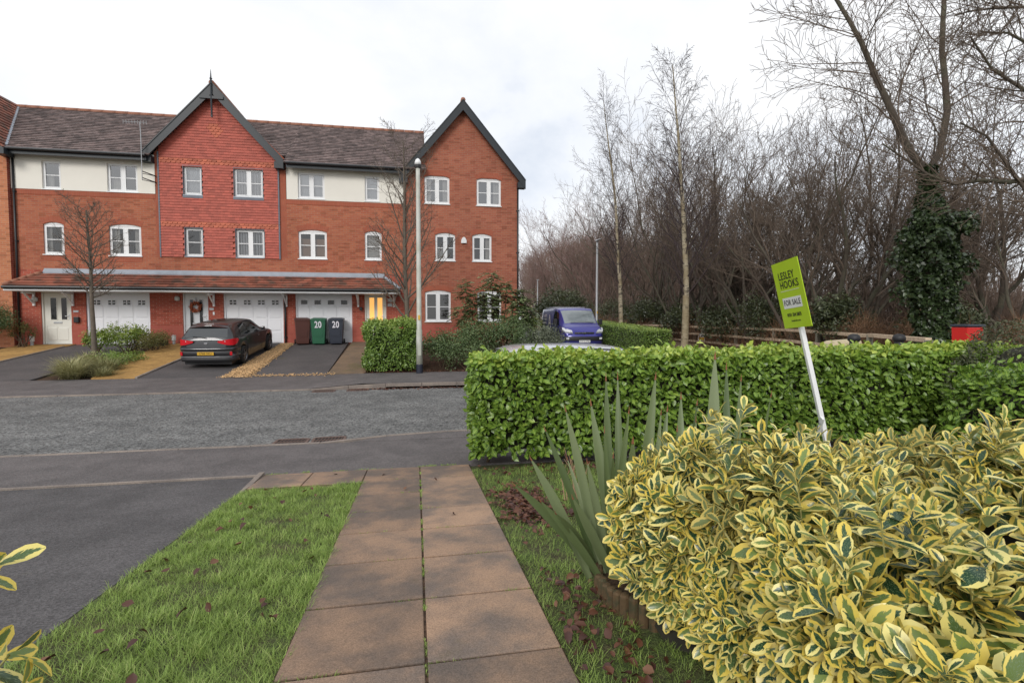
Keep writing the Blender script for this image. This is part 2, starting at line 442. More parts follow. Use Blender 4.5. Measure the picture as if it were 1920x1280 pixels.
# kerbs, stone by stone
def kerb(name, y, w, x0, x1, step, zf, label):
    ro = thing(name, label, None, (0, y, 0)); ro['kind'] = 'structure'
    x = x0; rng = random.Random(4)
    while x < x1 - .1:
        a, b = x + .004, min(x + step, x1) - .004
        j = rng.uniform(-.003, .003)
        mb = MB(); za, zb = zf(a) + j, zf(b) + j
        def yo(q): return y + (.30 if name == 'near_kerb' else .0) * float(np.clip((q + .95) / .75, 0, 1)) + (.1 * float(np.clip((q + 2.2) / 1.2, 0, 1)) if name == 'far_kerb' else 0)
        ya, yb = yo(a), yo(b)
        mb.add([(a, ya, -.1), (b, yb, -.1), (b, yb + w, -.1), (a, ya + w, -.1), (a, ya, za), (b, yb, zb), (b, yb + w, zb), (a, ya + w, za)],
               [(0, 3, 2, 1), (4, 5, 6, 7), (0, 1, 5, 4), (1, 2, 6, 5), (2, 3, 7, 6), (3, 0, 4, 7)])
        mb.obj('kerb_stone', 'kerb', ro, bevel=.006)
        x += step
kerb('near_kerb', 7.585, .075, -16, 7.9, .915, lambda x: .028 + .03 * float(np.clip((x + 1.1) / 1.0, 0, 1)), 'concrete kerb along the near pavement')
kerb('far_kerb', 13.40, .10, -20, 4.9, .915, lambda x: .030 + .085 * float(np.clip((x + 2.6) / 1.2, 0, 1)), 'concrete kerb along the pavement opposite')
sheet('near_pavement_fillet', [(-.95, 7.6), (-.2, 7.6), (8, 7.6), (8, 7.89), (-.2, 7.89)], lambda y: .024 + .028 * (y - 7.6) / .3, 'pave', 'pavement edge behind the raised kerb', .1)
mb = MB(); vs = []; xs_ = [-2.6, -2.2, -1.8, -1.4, 1.5, 4.9]
for x in xs_:
    kx = float(np.clip((x + 2.6) / 1.2, 0, 1)); vs += [(x, 13.5 + .1 * kx, .034 + .006 + .08 * kx), (x, 16.0, .113 + .006 + .02 * kx)]
mb.add(vs, [(2 * i, 2 * i + 2, 2 * i + 3, 2 * i + 1) for i in range(len(xs_) - 1)])
struct('far_pavement_raised', mb, 'pave', 'raised pavement in front of the shrub bed')

# slabs of the garden path
path = thing('garden_path', 'two slab wide brown paved path running to the road', None, (0, 4, .2)); path['kind'] = 'structure'
rng = random.Random(8)
def slab(x0, x1, y0, y1):
    g = .006; x0 += g; x1 -= g; y0 += g + .002; y1 -= g + .002
    mb = MB(); t = [rng.uniform(-.004, .004) for _ in range(4)]
    cs = [(x0, y0), (x1, y0), (x1, y1), (x0, y1)]
    top = [(x, y, zn(y) + .012 + t[i] * .6) for i, (x, y) in enumerate(cs)]
    mb.add([(x, y, z - .05) for x, y, z in top] + top, [(0, 3, 2, 1), (4, 5, 6, 7), (0, 1, 5, 4), (1, 2, 6, 5), (2, 3, 7, 6), (3, 0, 4, 7)], rng.random())
    mb.obj('paving_slab', 'slab', path, bevel=.005)
sheet('path_bed', [(-1.7, 5.46), (-.57, 5.46), (-.57, -1), (.615, -1), (.615, 6.11), (-1.7, 6.11)], lambda y: zn(y) + .003, 'soil', 'dark sand bed under the paving slabs')
ys = [6.11, 5.52, 4.93, 4.36, 3.82, 3.25, 2.68, 2.09, 1.5, .9, .3, -.3, -.9]
for a, b in zip(ys[1:], ys[:-1]):
    slab(-.57, .03, a, b); slab(.03, .615, a, b)
slab(-1.17, -.57, 5.46, 6.11); slab(-1.69, -1.17, 5.46, 6.11)

# the drives, paths and beds across the road
sheet('front_bed_soil', [(-20, 16.0), (4.9, 16.0), (4.9, 22.2), (-20, 22.2)], lambda y: zd(y) - .05, 'soil', 'soil of the front beds across the road')
def zdr(y): return zd(y)
sheet('drive_of_first_house', [(-12.95, 15.99), (-10.35, 15.99), (-10.2, 22.1), (-12.72, 22.1)], zdr, 'drive_far', 'asphalt drive left of the planted bed', .05)
sheet('drive_of_second_house', [(-7.75, 15.99), (-5.5, 15.99), (-5.25, 22.1), (-7.7, 22.1)], zdr, 'drive_far', 'asphalt drive under the dark hatchback', .05)
sheet('drive_of_third_house', [(-4.8, 15.99), (-2.66, 15.99), (-2.75, 22.1), (-4.85, 22.1)], zdr, 'drive_far', 'asphalt drive before the three bins', .05)
def zpa(y): return zd(y) + .03
sheet('path_of_first_house', [(-14.3, 15.99), (-13.0, 15.99), (-12.74, 21.2), (-12.6, 22.1), (-14.4, 22.1)], zpa, 'blockpath', 'yellow block path to the cream door', .12)
sheet('path_of_second_house', [(-8.85, 15.99), (-7.77, 15.99), (-7.72, 22.1), (-9.75, 22.1), (-9.6, 21.2)], zpa, 'blockpath', 'yellow block path beside the dark hatchback', .12)
sheet('path_of_third_house', [(-2.62, 15.99), (-1.55, 15.99), (-1.1, 22.1), (-2.6, 22.1)], zpa, 'flagpath', 'brown flagged path beside the square hedge', .12)
mb = MB()
for q, (xa, xb, xc, xd) in enumerate([(-12.98, -12.93, -12.72, -12.67), (-7.77, -7.71, -7.72, -7.66)]):
    for y0, y1 in [(16 + .915 * i, 16 + .915 * (i + 1) - .01) for i in range(6)]:
        t0, t1 = (y0 - 16) / 6.1, (y1 - 16) / 6.1
        l = lambda a, b, t: a + (b - a) * t
        vs = [(l(xa, xc, t0), y0, zd(y0) - .1), (l(xb, xd, t0), y0, zd(y0) - .1), (l(xb, xd, t1), y1, zd(y1) - .1), (l(xa, xc, t1), y1, zd(y1) - .1)]
        vs += [(x, y, z + .14) for x, y, z in vs]
        mb.add(vs, [(0, 3, 2, 1), (4, 5, 6, 7), (0, 1, 5, 4), (1, 2, 6, 5), (2, 3, 7, 6), (3, 0, 4, 7)])
struct('path_edging', mb, 'kerb', 'concrete edging along the yellow paths')

# gravel strip between the drives, stone by stone
rg = np.random.default_rng(5)
n = 5200; t = rg.random(n) ** .8
y = 15.62 + t * 6.1; xl = -5.52 + .22 * t; xr = -4.72 - .12 * t
w_ = rg.random(n); x = xl + (xr - xl) * np.clip(w_ + rg.normal(0, .06, n), -.12, 1.15)
k = 260; x[:k] = rg.uniform(-4.7, -2.4, k); y[:k] = 15.95 + rg.normal(0, .10, k)   # stones spread on the pavement
sc = rg.uniform(.012, .030, n)
oct_v = np.array([(1, 0, 0), (0, 1, 0), (-1, 0, 0), (0, -1, 0), (0, 0, .7), (0, 0, -.4)])
oct_f = np.array([(0, 1, 4), (1, 2, 4), (2, 3, 4), (3, 0, 4), (1, 0, 5), (2, 1, 5), (3, 2, 5), (0, 3, 5)])
ang = rg.uniform(0, 6.28, n)
ca, sa = np.cos(ang), np.sin(ang)
st = rg.uniform(.7, 1.4, n)
V = np.empty((n, 6, 3))
V[:, :, 0] = (oct_v[None, :, 0] * ca[:, None] * st[:, None] - oct_v[None, :, 1] * sa[:, None]) * sc[:, None] + x[:, None]
V[:, :, 1] = (oct_v[None, :, 0] * sa[:, None] * st[:, None] + oct_v[None, :, 1] * ca[:, None]) * sc[:, None] + y[:, None]
V[:, :, 2] = oct_v[None, :, 2] * sc[:, None] + np.array([zd(q) if q > 16 else zq(q) for q in y])[:, None] + .012 + .02 * (np.abs(w_ - .5) < .4)[:, None]
M['pebble'] = mat('tan_pebble', (.52, .33, .16), .8, .1, 30, rnd=.45)
o = link('gravel', npmesh('gravel', V.reshape(-1, 3), (oct_f[None] + (np.arange(n) * 6)[:, None, None]).reshape(-1, 3), np.repeat(rg.random(n), 6)), 'pebble', None, 'stuff')
o['label'] = 'tan gravel strip between the two drives'; o['category'] = 'gravel'
sheet('gravel_bed', [(-5.5, 16.0), (-4.82, 16.0), (-4.87, 22.1), (-5.24, 22.1)], lambda y: zd(y) + .004, 'gravel', 'packed gravel bed between the drives')

# gully grates
def grate(x, y, w, d, z, label, rot=0):
    g = thing('gully_grate', label, 'drain', (x, y, z), (0, 0, rot), 'iron gully grates')
    f = MB()
    for a in (-1, 1):
        f.box(-w / 2, w / 2, a * d / 2 - .02, a * d / 2 + .02, -.02, .012); f.box(a * w / 2 - .02, a * w / 2 + .02, -d / 2 + .02, d / 2 - .02, -.02, .0115)
    f.obj('frame', 'iron', g, local=True)
    b = MB(); b.box(-w / 2 + .02, w / 2 - .02, -d / 2 + .02, d / 2 - .02, -.03, .0035); b.obj('pit', 'pit', g, local=True)
    n = int(w / .052)
    for i in range(n):
        xx = -w / 2 + .03 + (w - .06) * (i + .5) / n
        b = MB(); b.bar((xx - .02, -d / 2 + .02, .007), (xx + .02, d / 2 - .02, .006), .013, .005); b.obj('grate_bar', 'iron', g, local=True)
    b = MB(); b.box(-w / 2 + .02, w / 2 - .02, -.01, .01, .004, .0095); b.obj('cross_bar', 'iron', g, local=True)
M['iron'] = mat('rusty_iron', (.12, .075, .06), .75, .25, 20, rnd=.2)
M['pit'] = mat('dark_pit', (.006, .005, .005), .9, .1)
grate(-1.80, 7.83, .44, .34, .002, 'iron gully grate in the near gutter, the left one')
grate(-1.28, 7.86, .44, .34, .002, 'iron gully grate in the near gutter, closer to the hedge', .06)
grate(-2.25, 13.22, .5, .3, .002, 'iron gully grate in the far gutter, the left one')
grate(-1.45, 13.28, .5, .3, .002, 'iron gully grate in the far gutter, nearer the lamp post', .05)
mb = MB(); mb.slab([(-9.4, 14.3), (-7.3, 14.5), (-7.3, 14.9), (-9.2, 14.75)], .04, .062); 
struct('pavement_patch', mb, 'kerb_dk', 'paler repair patch in the far pavement') if 'kerb_dk' in M else struct('pavement_patch', mb, 'drive_far', 'paler repair patch in the far pavement')

# side verge and the floor of the wood
FENCE = [(12.4, 40.0), (13.2, 34.2), (13.44, 31.4), (13.44, 28.36), (13.45, 25.3), (13.38, 22.27), (13.11, 19.27), (12.62, 16.31), (11.85, 13.41), (10.77, 10.56), (9.22, 7.8)]
sheet('verge_path', [(8.0, 7.64), (9.3, 7.7), (10.85, 10.5), (11.95, 13.4), (12.7, 16.3), (13.5, 22.3), (13.5, 28.4), (12.5, 40), (14.5, 60), (12.5, 60), (8.95, 26), (8.02, 13.4)], lambda y: .12 + zr(max(y, 13.4)) * .9 + .12, 'flagpath', 'path and verge between side street and fence', .3)
def zw(x, y): return .36 + max(0, .012 * (math.hypot(x - 12, y - 15) - 6)) + .12 * math.sin(x * .7) * math.cos(y * .6)
mb = MB(); nx, ny = 40, 44
g = [[None] * (ny + 1) for _ in range(nx + 1)]
vs = []
for i in range(nx + 1):
    for j in range(ny + 1):
        y = 2 + j * 2.2
        xf = float(np.interp(y, [p[1] for p in FENCE[::-1]], [p[0] for p in FENCE[::-1]])) if y < 40 else 12.4 + (y - 40) * .12
        if y < 7.8: xf = 9.22 + (7.8 - y) * .2
        x = xf - .15 + (i / nx) ** 1.5 * 70
        g[i][j] = len(vs); vs.append((x, y, zw(x, y)))
mb.add(vs, [(g[i][j], g[i + 1][j], g[i + 1][j + 1], g[i][j + 1]) for i in range(nx) for j in range(ny)])
struct('woodland_floor', mb, 'woodfloor', 'brown leaf covered floor of the wood', smooth=True)
# ------------------------------------------------------------------ the terrace across the road
F0 = 22.0
def wallface(mb, x0, x1, z0, z1, holes, y, depth=.10):
    xs = sorted({x0, x1} | {min(max(v, x0), x1) for h in holes for v in h[:2]})
    zs = sorted({z0, z1} | {min(max(v, z0), z1) for h in holes for v in h[2:4]})
    for a, b in zip(xs[:-1], xs[1:]):
        for c, d in zip(zs[:-1], zs[1:]):
            mx_, mz_ = (a + b) / 2, (c + d) / 2
            if any(h[0] < mx_ < h[1] and h[2] < mz_ < h[3] for h in holes): continue
            mb.add([(a, y, c), (b, y, c), (b, y, d), (a, y, d)], [(0, 1, 2, 3)])
    for h in holes:
        a, b, c, d = h[:4]
        if c >= z1 or d <= z0 or a >= x1 or b <= x0: continue
        top_in, bot_in = d <= z1, c >= z0
        c, d = max(c, z0), min(d, z1)
        mb.add([(a, y, c), (a, y + depth, c), (a, y + depth, d), (a, y, d)], [(0, 1, 2, 3)])
        mb.add([(b, y, c), (b, y + depth, c), (b, y + depth, d), (b, y, d)], [(3, 2, 1, 0)])
        if top_in: mb.add([(a, y, d), (b, y, d), (b, y + depth, d), (a, y + depth, d)], [(0, 1, 2, 3)])
        if bot_in: mb.add([(a, y, c), (b, y, c), (b, y + depth, c), (a, y + depth, c)], [(3, 2, 1, 0)])

def arc_pts(x0, x1, z, rise, n=8):
    return [(x0 + (x1 - x0) * i / n, z + rise * (1 - (2 * i / n - 1) ** 2)) for i in range(n + 1)]

def window(par, x0, x1, z0, z1, y=F0, double=True, arch=False, inside='dark', trim=None, wallmat='brick_up'):
    """frame set 7 cm back in the opening; panes, sill and what hangs behind are its own pieces"""
    yf = y + .05; fw = .055; d = .06
    zt = z1 - (.085 if arch else 0)
    f = MB()
    f.box(x0, x1, yf, yf + d, z0, z0 + fw + .01); f.box(x0, x1, yf, yf + d, zt - fw, zt)
    f.box(x0, x0 + fw, yf, yf + d, z0 + fw + .01, zt - fw); f.box(x1 - fw, x1, yf, yf + d, z0 + fw + .01, zt - fw)
    panes = []
    a, b, c, e = x0 + fw, x1 - fw, z0 + fw + .01, zt - fw
    cols = [(a, b)]
    if double:
        m = (a + b) / 2; f.box(m - .055, m + .055, yf - .004, yf + d, c, e)
        cols = [(a, m - .055), (m + .055, b)]
    zm = (c + e) / 2
    for p, q in cols:
        # sash
        s = .03
        f.box(p, q, yf - .008, yf + d - .01, c, c + s); f.box(p, q, yf - .008, yf + d - .01, e - s, e)
        f.box(p, p + s, yf - .008, yf + d - .01, c + s, e - s); f.box(q - s, q, yf - .008, yf + d - .01, c + s, e - s)
        f.box(p + s, q - s, yf + .006, yf + .03, zm - .014, zm + .014)
        panes += [(p + s, q - s, c + s, zm - .014), (p + s, q - s, zm + .014, e - s)]
    if arch:
        pts = arc_pts(x0, x1, z1 - .085, .085)
        f.prism([(x0, zt)] + [(x1, zt)] + pts[::-1][1:-1], yf - .012, yf + .03)
    w = f.obj('window', 'white', par)
    if arch:
        sp = MB()
        pts = arc_pts(x0, x1, z1 - .085, .085); n = len(pts)
        for i in range(n - 1):
            p, q = pts[i], pts[i + 1]
            sp.add([(p[0], y, p[1]), (q[0], y, q[1]), (q[0], y, z1 + .001), (p[0], y, z1 + .001),
                    (p[0], y + .1, p[1]), (q[0], y + .1, q[1])], [(0, 1, 2, 3), (0, 4, 5, 1)])
        sp.obj('arch_spandrel', wallmat, w)
        ar = MB(); top = arc_pts(x0 - .02, x1 + .02, z1 - .083, .088, 10); up = arc_pts(x0 - .10, x1 + .10, z1 + .115, .10, 10)
        for i in range(10):
            mb_ = [top[i], top[i + 1], up[i + 1], up[i]]
            ar.prism(mb_, y - .006, y + .02)
        ar.obj('brick_arch', 'brick_trim', w)
    for p in panes:
        g = MB(); g.add([(p[0], yf + .018, p[2]), (p[1], yf + .018, p[2]), (p[1], yf + .018, p[3]), (p[0], yf + .018, p[3])], [(0, 1, 2, 3)])
        g.obj('pane', 'glass' if z0 > 6 else 'glass_low', w)
    s = MB(); s.box(x0 - .03, x1 + .03, y - .04, y + .052, z0 - .03, z0 + .004); s.obj('sill', 'white' if trim != 'dark' else 'lead', w, bevel=.004)
    # room behind
    r = MB(); yi = yf + d; X0, X1, Z0, Z1, Y1 = x0 - .25, x1 + .25, z0 - .15, z1 + .1, yi + 1.3
    r.add([(X0, Y1, Z0), (X1, Y1, Z0), (X1, Y1, Z1), (X0, Y1, Z1), (X0, yi + .03, Z0), (X1, yi + .03, Z0), (X1, yi + .03, Z1), (X0, yi + .03, Z1)],
          [(0, 1, 2, 3), (4, 5, 1, 0), (7, 6, 2, 3), (4, 0, 3, 7), (5, 1, 2, 6)])
    r.obj('room', 'dark', w)
    yc = yi + .06
    def wavy(a, b, c, d2, m, amp=.012, fr=55, nm='curtain'):
        k = MB(); n = max(6, int((b - a) / .012)); xs = np.linspace(a, b, n)
        vs = [(x, yc + amp * math.sin(x * fr), c) for x in xs] + [(x, yc + amp * math.sin(x * fr + .3), d2) for x in xs]
        k.add(vs, [(i, i + 1, n + i + 1, n + i) for i in range(n - 1)]); k.obj(nm, m, w, smooth=True)
    if inside == 'curtains':
        wv = (x1 - x0) * .24; wavy(x0 + .03, x0 + .03 + wv, z0, zt, 'curtain'); wavy(x1 - .03 - wv, x1 - .03, z0, zt, 'curtain')
    elif inside == 'curtain_right': wavy(x1 - .3 * (x1 - x0), x1 - .03, z0, zt, 'curtain')
    elif inside == 'curtain_low': wavy(x0 + .03, x0 + (x1 - x0) * .45, z0, (z0 + zt) / 2, 'curtain')
    elif inside == 'sheer': wavy(x0 + .02, x1 - .02, z0, zt, 'sheer', .006, 40, 'net_curtain')
    elif inside == 'brown':
        k = MB(); k.box(x0 + .03, x1 - .03, yc, yc + .01, z0, zt - (zt - z0) * .24); k.obj('roller_blind', 'brownblind', w)
    elif inside == 'pink':
        k = MB(); k.box(x0 + .03, x1 - .03, yc, yc + .01, z0 + .1, zt); k.obj('roller_blind', 'curtain', w)
    elif inside == 'slats':
        nn = int((x1 - x0) / .089)
        for i in range(nn):
            xx = x0 + (i + .5) * (x1 - x0) / nn
            k = MB(); k.bar((xx, yc, z0 + .04), (xx, yc, zt), .003, .075, up=(.75, .66, 0)); k.obj('blind_slat', 'blind', w)
    return w

def tiles(name, par, m, p0, u, v, wfun, length, tw, gauge, thick=.018, tilt=.02, seed=1, kind='stuff', lap=.03):
    """courses of single tiles on a slope: p0 eaves origin, u along, v up the slope; wfun(row fraction)->(a,b) range along u"""
    u = Vector(u).normalized(); v = Vector(v).normalized(); nrm = u.cross(v)
    if nrm.z < 0 or (abs(nrm.z) < 1e-6 and nrm.y > 0): nrm = -nrm
    p0 = Vector(p0); rr = random.Random(seed); mb = MB()
    rows = int(round(length / gauge)); gauge = length / rows
    for r in range(rows):
        a, b = wfun((r + .5) / rows)
        if b - a < .02: continue
        off = (.5 if r % 2 else 0) * tw
        k0 = math.floor((a - off) / tw); x = k0 * tw + off
        while x < b:
            xa, xb = max(x, a) + .002, min(x + tw, b) - .002
            x += tw
            if xb - xa < .015: continue
            base = p0 + v * (r * gauge)
            j = rr.uniform(-.004, .004)
            lo = tilt + thick + j; hi = .003
            q = [base + u * xa + nrm * lo - v * lap * .0, base + u * xb + nrm * (lo + rr.uniform(-.002, .002)), base + u * xb + v * (gauge + lap) + nrm * hi, base + u * xa + v * (gauge + lap) + nrm * hi]
            w0 = [base + u * xa + nrm * .0, base + u * xb + nrm * .0]
            mb.add(q + w0, [(0, 1, 2, 3), (4, 5, 1, 0), (4, 0, 3), (5, 2, 1)], rr.random())
    o = mb.obj(name, m, par); o['kind'] = kind
    return o

EAVE_Z, RIDGE_Z, EAVE_Y, RIDGE_Y = 7.90, 10.62, 21.62, 25.25
def main_roof(par, x0, x1, front=True, seed=1, skew=0):
    v = Vector((0, RIDGE_Y - EAVE_Y, RIDGE_Z - EAVE_Z)); L = v.length
    b = MB(); ys = EAVE_Y if front else F0 + .12
    zs = EAVE_Z + (ys - EAVE_Y) * (RIDGE_Z - EAVE_Z) / (RIDGE_Y - EAVE_Y)
    b.add([(x0, ys, zs - .02), (x1, ys, zs - .02), (x1, RIDGE_Y, RIDGE_Z - .02), (x0 - skew, RIDGE_Y, RIDGE_Z - .02), (x0 - skew, 2 * RIDGE_Y - EAVE_Y, EAVE_Z), (x1, 2 * RIDGE_Y - EAVE_Y, EAVE_Z)], [(0, 1, 2, 3), (3, 2, 5, 4)])
    o = b.obj('roof', 'rooftile', par)
    st = 0 if front else (ys - EAVE_Y) / (RIDGE_Y - EAVE_Y) * L
    tiles('roof_tile_courses', o, 'rooftile', (0, ys, zs), (1, 0, 0), v, lambda t: (x0 - skew * t, x1), L - st, .27, .185, seed=seed)
    r = MB(); x0 = x0 - skew; n = int((x1 - x0) / .45)
    for i in range(n):
        a = x0 + (x1 - x0) * i / n; c = x0 + (x1 - x0) * (i + 1) / n
        r.tube([(a + .004, RIDGE_Y, RIDGE_Z + .0), (c - .004, RIDGE_Y, RIDGE_Z + .006)], .10, 8, random.random())
    k = r.obj('ridge_tiles', 'ridge', o, smooth=True); k['kind'] = 'stuff'
    return o
def gutter(par, x0, x1, y=None, z=None, name='gutter'):
    y = y if y else EAVE_Y - .02; z = z if z else EAVE_Z - .03
    g = MB(); g.tube([(x0, y - .03, z), (x1, y - .03, z)], .058, 10); o = g.obj(name, 'black', par, smooth=False)
    f = MB(); f.box(x0, x1, y + .032, y + .06, z - .17, z + .02); f.obj('fascia', 'barge', o)
    return o
def downpipe(par, x, z0, z1, y=F0, offs=0):
    p = MB(); yy = y - .055; p.tube([(x, yy, z0), (x, yy, z1)], .036, 10); o = p.obj('downpipe', 'black', par, smooth=True)
    z = z0 + .3
    while z < z1:
        c = MB(); c.tube([(x, yy, z), (x, yy, z + .06)], .046, 10); c.box(x - .07, x + .07, yy + .03, yy + .055, z + .01, z + .05); c.obj('pipe_clip', 'black', o); z += 1.8
    return o
def gable_roof(par, xc, zap, xl, xr, zl, ridge_to, seed, verge_y=21.74, cap=False):
    b = MB(); y0 = verge_y; y1 = ridge_to
    b.add([(xl, y0, zl), (xl, y1, zl), (xc, y1, zap), (xc, y0, zap), (xr, y0, zl), (xr, y1, zl)], [(0, 3, 2, 1), (3, 4, 5, 2)])
    o = b.obj('gable_roof', 'rooftile', par)
    for sx, xe in ((-1, xl), (1, xr)):
        v = Vector((xc - xe, 0, zap - zl)); L = v.length
        tiles('roof_tile_courses', o, 'rooftile', (xe, 0, zl + .01), (0, 1, 0), v, lambda t: (y0, y1), L, .27, .185, seed=seed + sx)
    r = MB(); n = int((y1 - y0) / .45)
    for i in range(n):
        r.tube([(xc, y0 + (y1 - y0) * i / n + (0 if i else -.03), zap + .03), (xc, y0 + (y1 - y0) * (i + 1) / n - .005, zap + .035)], .10, 8, random.random())
    k = r.obj('ridge_tiles', 'ridge', o, smooth=True); k['kind'] = 'stuff'
    for xe in (xl, xr):
        d = Vector((xc - xe, zap - zl)); d.normalize(); nn = Vector((-d.y, d.x))
        if nn.y > 0: nn = -nn
        wd = .25; p0 = Vector((xe, zl)) + Vector((0, .0)); p1 = Vector((xc, zap))
        ext = 0
        drop = wd / abs(nn.y)
        a, bb = p0, p1
        poly = [tuple(a), (a.x, a.y - drop * .9), (bb.x, bb.y - drop), tuple(bb)]
        if xe > xc: poly = poly[::-1]
        m = MB(); m.prism(poly, y0 - .04, y0 + .0); m.obj('bargeboard', 'barge', o)
        s = MB(); m2 = [(a.x, a.y + .0), (bb.x, bb.y + .0), (bb.x, bb.y + .055), (a.x, a.y + .055)]
        if xe > xc: m2 = m2[::-1]
        s.prism(m2, y0 - .06, y0 + .02); s.obj('verge_capping', 'barge', o)
        # soffit between the board and the wall
        q = MB(); q.add([(a.x, y0, a.y - .03), (bb.x, y0, bb.y - .03), (bb.x, F0 + .05, bb.y - .03), (a.x, F0 + .05, a.y - .03)], [(0, 1, 2, 3)]); q.obj('soffit', 'barge', o)
        # kneeler box at the foot
        sg = -1 if xe < xc else 1
        kb = MB(); kb.box(min(a.x, a.x - sg * .34), max(a.x, a.x - sg * .34), y0 - .03, F0 + .02, a.y - .30, a.y - .05); kb.obj('eaves_box', 'barge', o)
    return o

def shell(par, x0, x1, z0, z1, m, y0=F0 + .02, y1=28.9):
    s = MB(); s.add([(x0, y0, z0), (x0, y1, z0), (x0, y1, z1), (x0, y0, z1), (x1, y0, z0), (x1, y1, z0), (x1, y1, z1), (x1, y0, z1)], [(0, 3, 2, 1), (4, 5, 6, 7), (1, 2, 6, 5)])
    return s.obj('outer_walls', m, par)

def garage(par, x0, x1, z0, z1, cross=True, handle=True, y=F0 + .10):
    fr = MB(); fr.box(x0, x0 + .06, y - .05, y + .03, z0, z1); fr.box(x1 - .06, x1, y - .05, y + .03, z0, z1); fr.box(x0 + .06, x1 - .06, y - .05, y + .03, z1 - .07, z1)
    a, b, c, d = x0 + .062, x1 - .062, z0 + .012, z1 - .072
    g = MB(); g.box(a, b, y, y + .03, c, d)
    o = g.obj('garage_door', 'garage', par)
    fr.obj('door_frame', 'garage', o, bevel=.004)
    w = (b - a) / 4; rows = [(.04, .47), (.51, .99), (1.03, 1.49)]
    H = d - c
    for i in range(4):
        for r0, r1 in rows:
            p = MB(); xa, xb, za, zb = a + w * i + .045, a + w * (i + 1) - .045, c + r0, c + min(r1, H - .45)
            e = .02
            vs = [(xa, y - .001, za), (xb, y - .001, za), (xb, y - .001, zb), (xa, y - .001, zb), (xa + e, y - .014, za + e), (xb - e, y - .014, za + e), (xb - e, y - .014, zb - e), (xa + e, y - .014, zb - e)]
            p.add(vs, [(4, 5, 6, 7), (0, 1, 5, 4), (1, 2, 6, 5), (2, 3, 7, 6), (3, 0, 4, 7)]); p.obj('door_panel', 'garage', o)
        xm = a + w * (i + .5); zc = c + H - .36
        p = MB(); p.box(xm - .15, xm + .15, y - .016, y - .001, zc - .11, zc + .11); p.obj('light_surround', 'garage', o, bevel=.004)
        p = MB(); p.box(xm - .122, xm + .122, y - .019, y - .0165, zc - .085, zc + .085); p.obj('pane', 'panedark', o)
        if cross:
            p = MB(); p.box(xm - .122, xm + .122, y - .024, y - .0195, zc - .012, zc + .012); p.box(xm - .012, xm + .012, y - .0245, y - .0195, zc - .085, zc + .085); p.obj('glazing_bar', 'garage', o)
    if handle:
        p = MB(); p.box((a + b) / 2 - .05, (a + b) / 2 + .05, y - .045, y - .0145, c + .36, c + .40); p.obj('handle', 'black', o, bevel=.005)
    return o
M['panedark'] = mat('dark_pane', (.012, .012, .014), .08, .05)

def front_door(par, x0, x1, z0, z1, m, glasses, gm='panedark', letter=None, y=F0 + .08):
    fr = MB(); fr.box(x0, x0 + .05, y - .05, y + .04, z0, z1); fr.box(x1 - .05, x1, y - .05, y + .04, z0, z1); fr.box(x0 + .05, x1 - .05, y - .05, y + .04, z1 - .055, z1)
    d = MB(); d.box(x0 + .052, x1 - .052, y, y + .035, z0 + .04, z1 - .057); o = d.obj('front_door', m, par)
    fr.obj('door_frame', m, o, bevel=.004)
    t = MB(); t.box(x0, x1, y - .09, y + .03, z0 - .01, z0 + .038); t.obj('threshold', 'lead', o)
    for a, b, c, e in glasses:
        f = MB(); w = .022
        f.box(a - w, b + w, y - .012, y - .001, c - w, c); f.box(a - w, b + w, y - .012, y - .001, e, e + w); f.box(a - w, a, y - .012, y - .001, c, e); f.box(b, b + w, y - .012, y - .001, c, e)
        f.obj('bead', m, o)
        g = MB(); g.box(a, b, y - .004, y - .001, c, e); g.obj('pane', gm, o)
    w = x1 - x0
    for k in (0, 1):
        xa = x0 + .12 + k * (w - .24) / 2 + .02; xb = xa + (w - .24) / 2 - .05
        p = MB(); za, zb = z0 + .16, z0 + .66; e = .025
        p.add([(xa, y - .001, za), (xb, y - .001, za), (xb, y - .001, zb), (xa, y - .001, zb), (xa + e, y - .014, za + e), (xb - e, y - .014, za + e), (xb - e, y - .014, zb - e), (xa + e, y - .014, zb - e)],
              [(4, 5, 6, 7), (0, 1, 5, 4), (1, 2, 6, 5), (2, 3, 7, 6), (3, 0, 4, 7)]); p.obj('door_panel', m, o)
    l = MB(); zc = letter or (z0 + .79); l.box((x0 + x1) / 2 - .14, (x0 + x1) / 2 + .14, y - .02, y - .001, zc - .032, zc + .032); l.obj('letter_flap', 'galv', o, bevel=.004)
    h = MB(); hx = x1 - .11; h.box(hx - .016, hx + .016, y - .015, y - .001, z0 + .95, z0 + 1.15); h.bar((hx, y - .045, z0 + 1.08), (hx - .12, y - .045, z0 + 1.08), .02, .02); h.obj('handle', 'chrome', o)
    return o

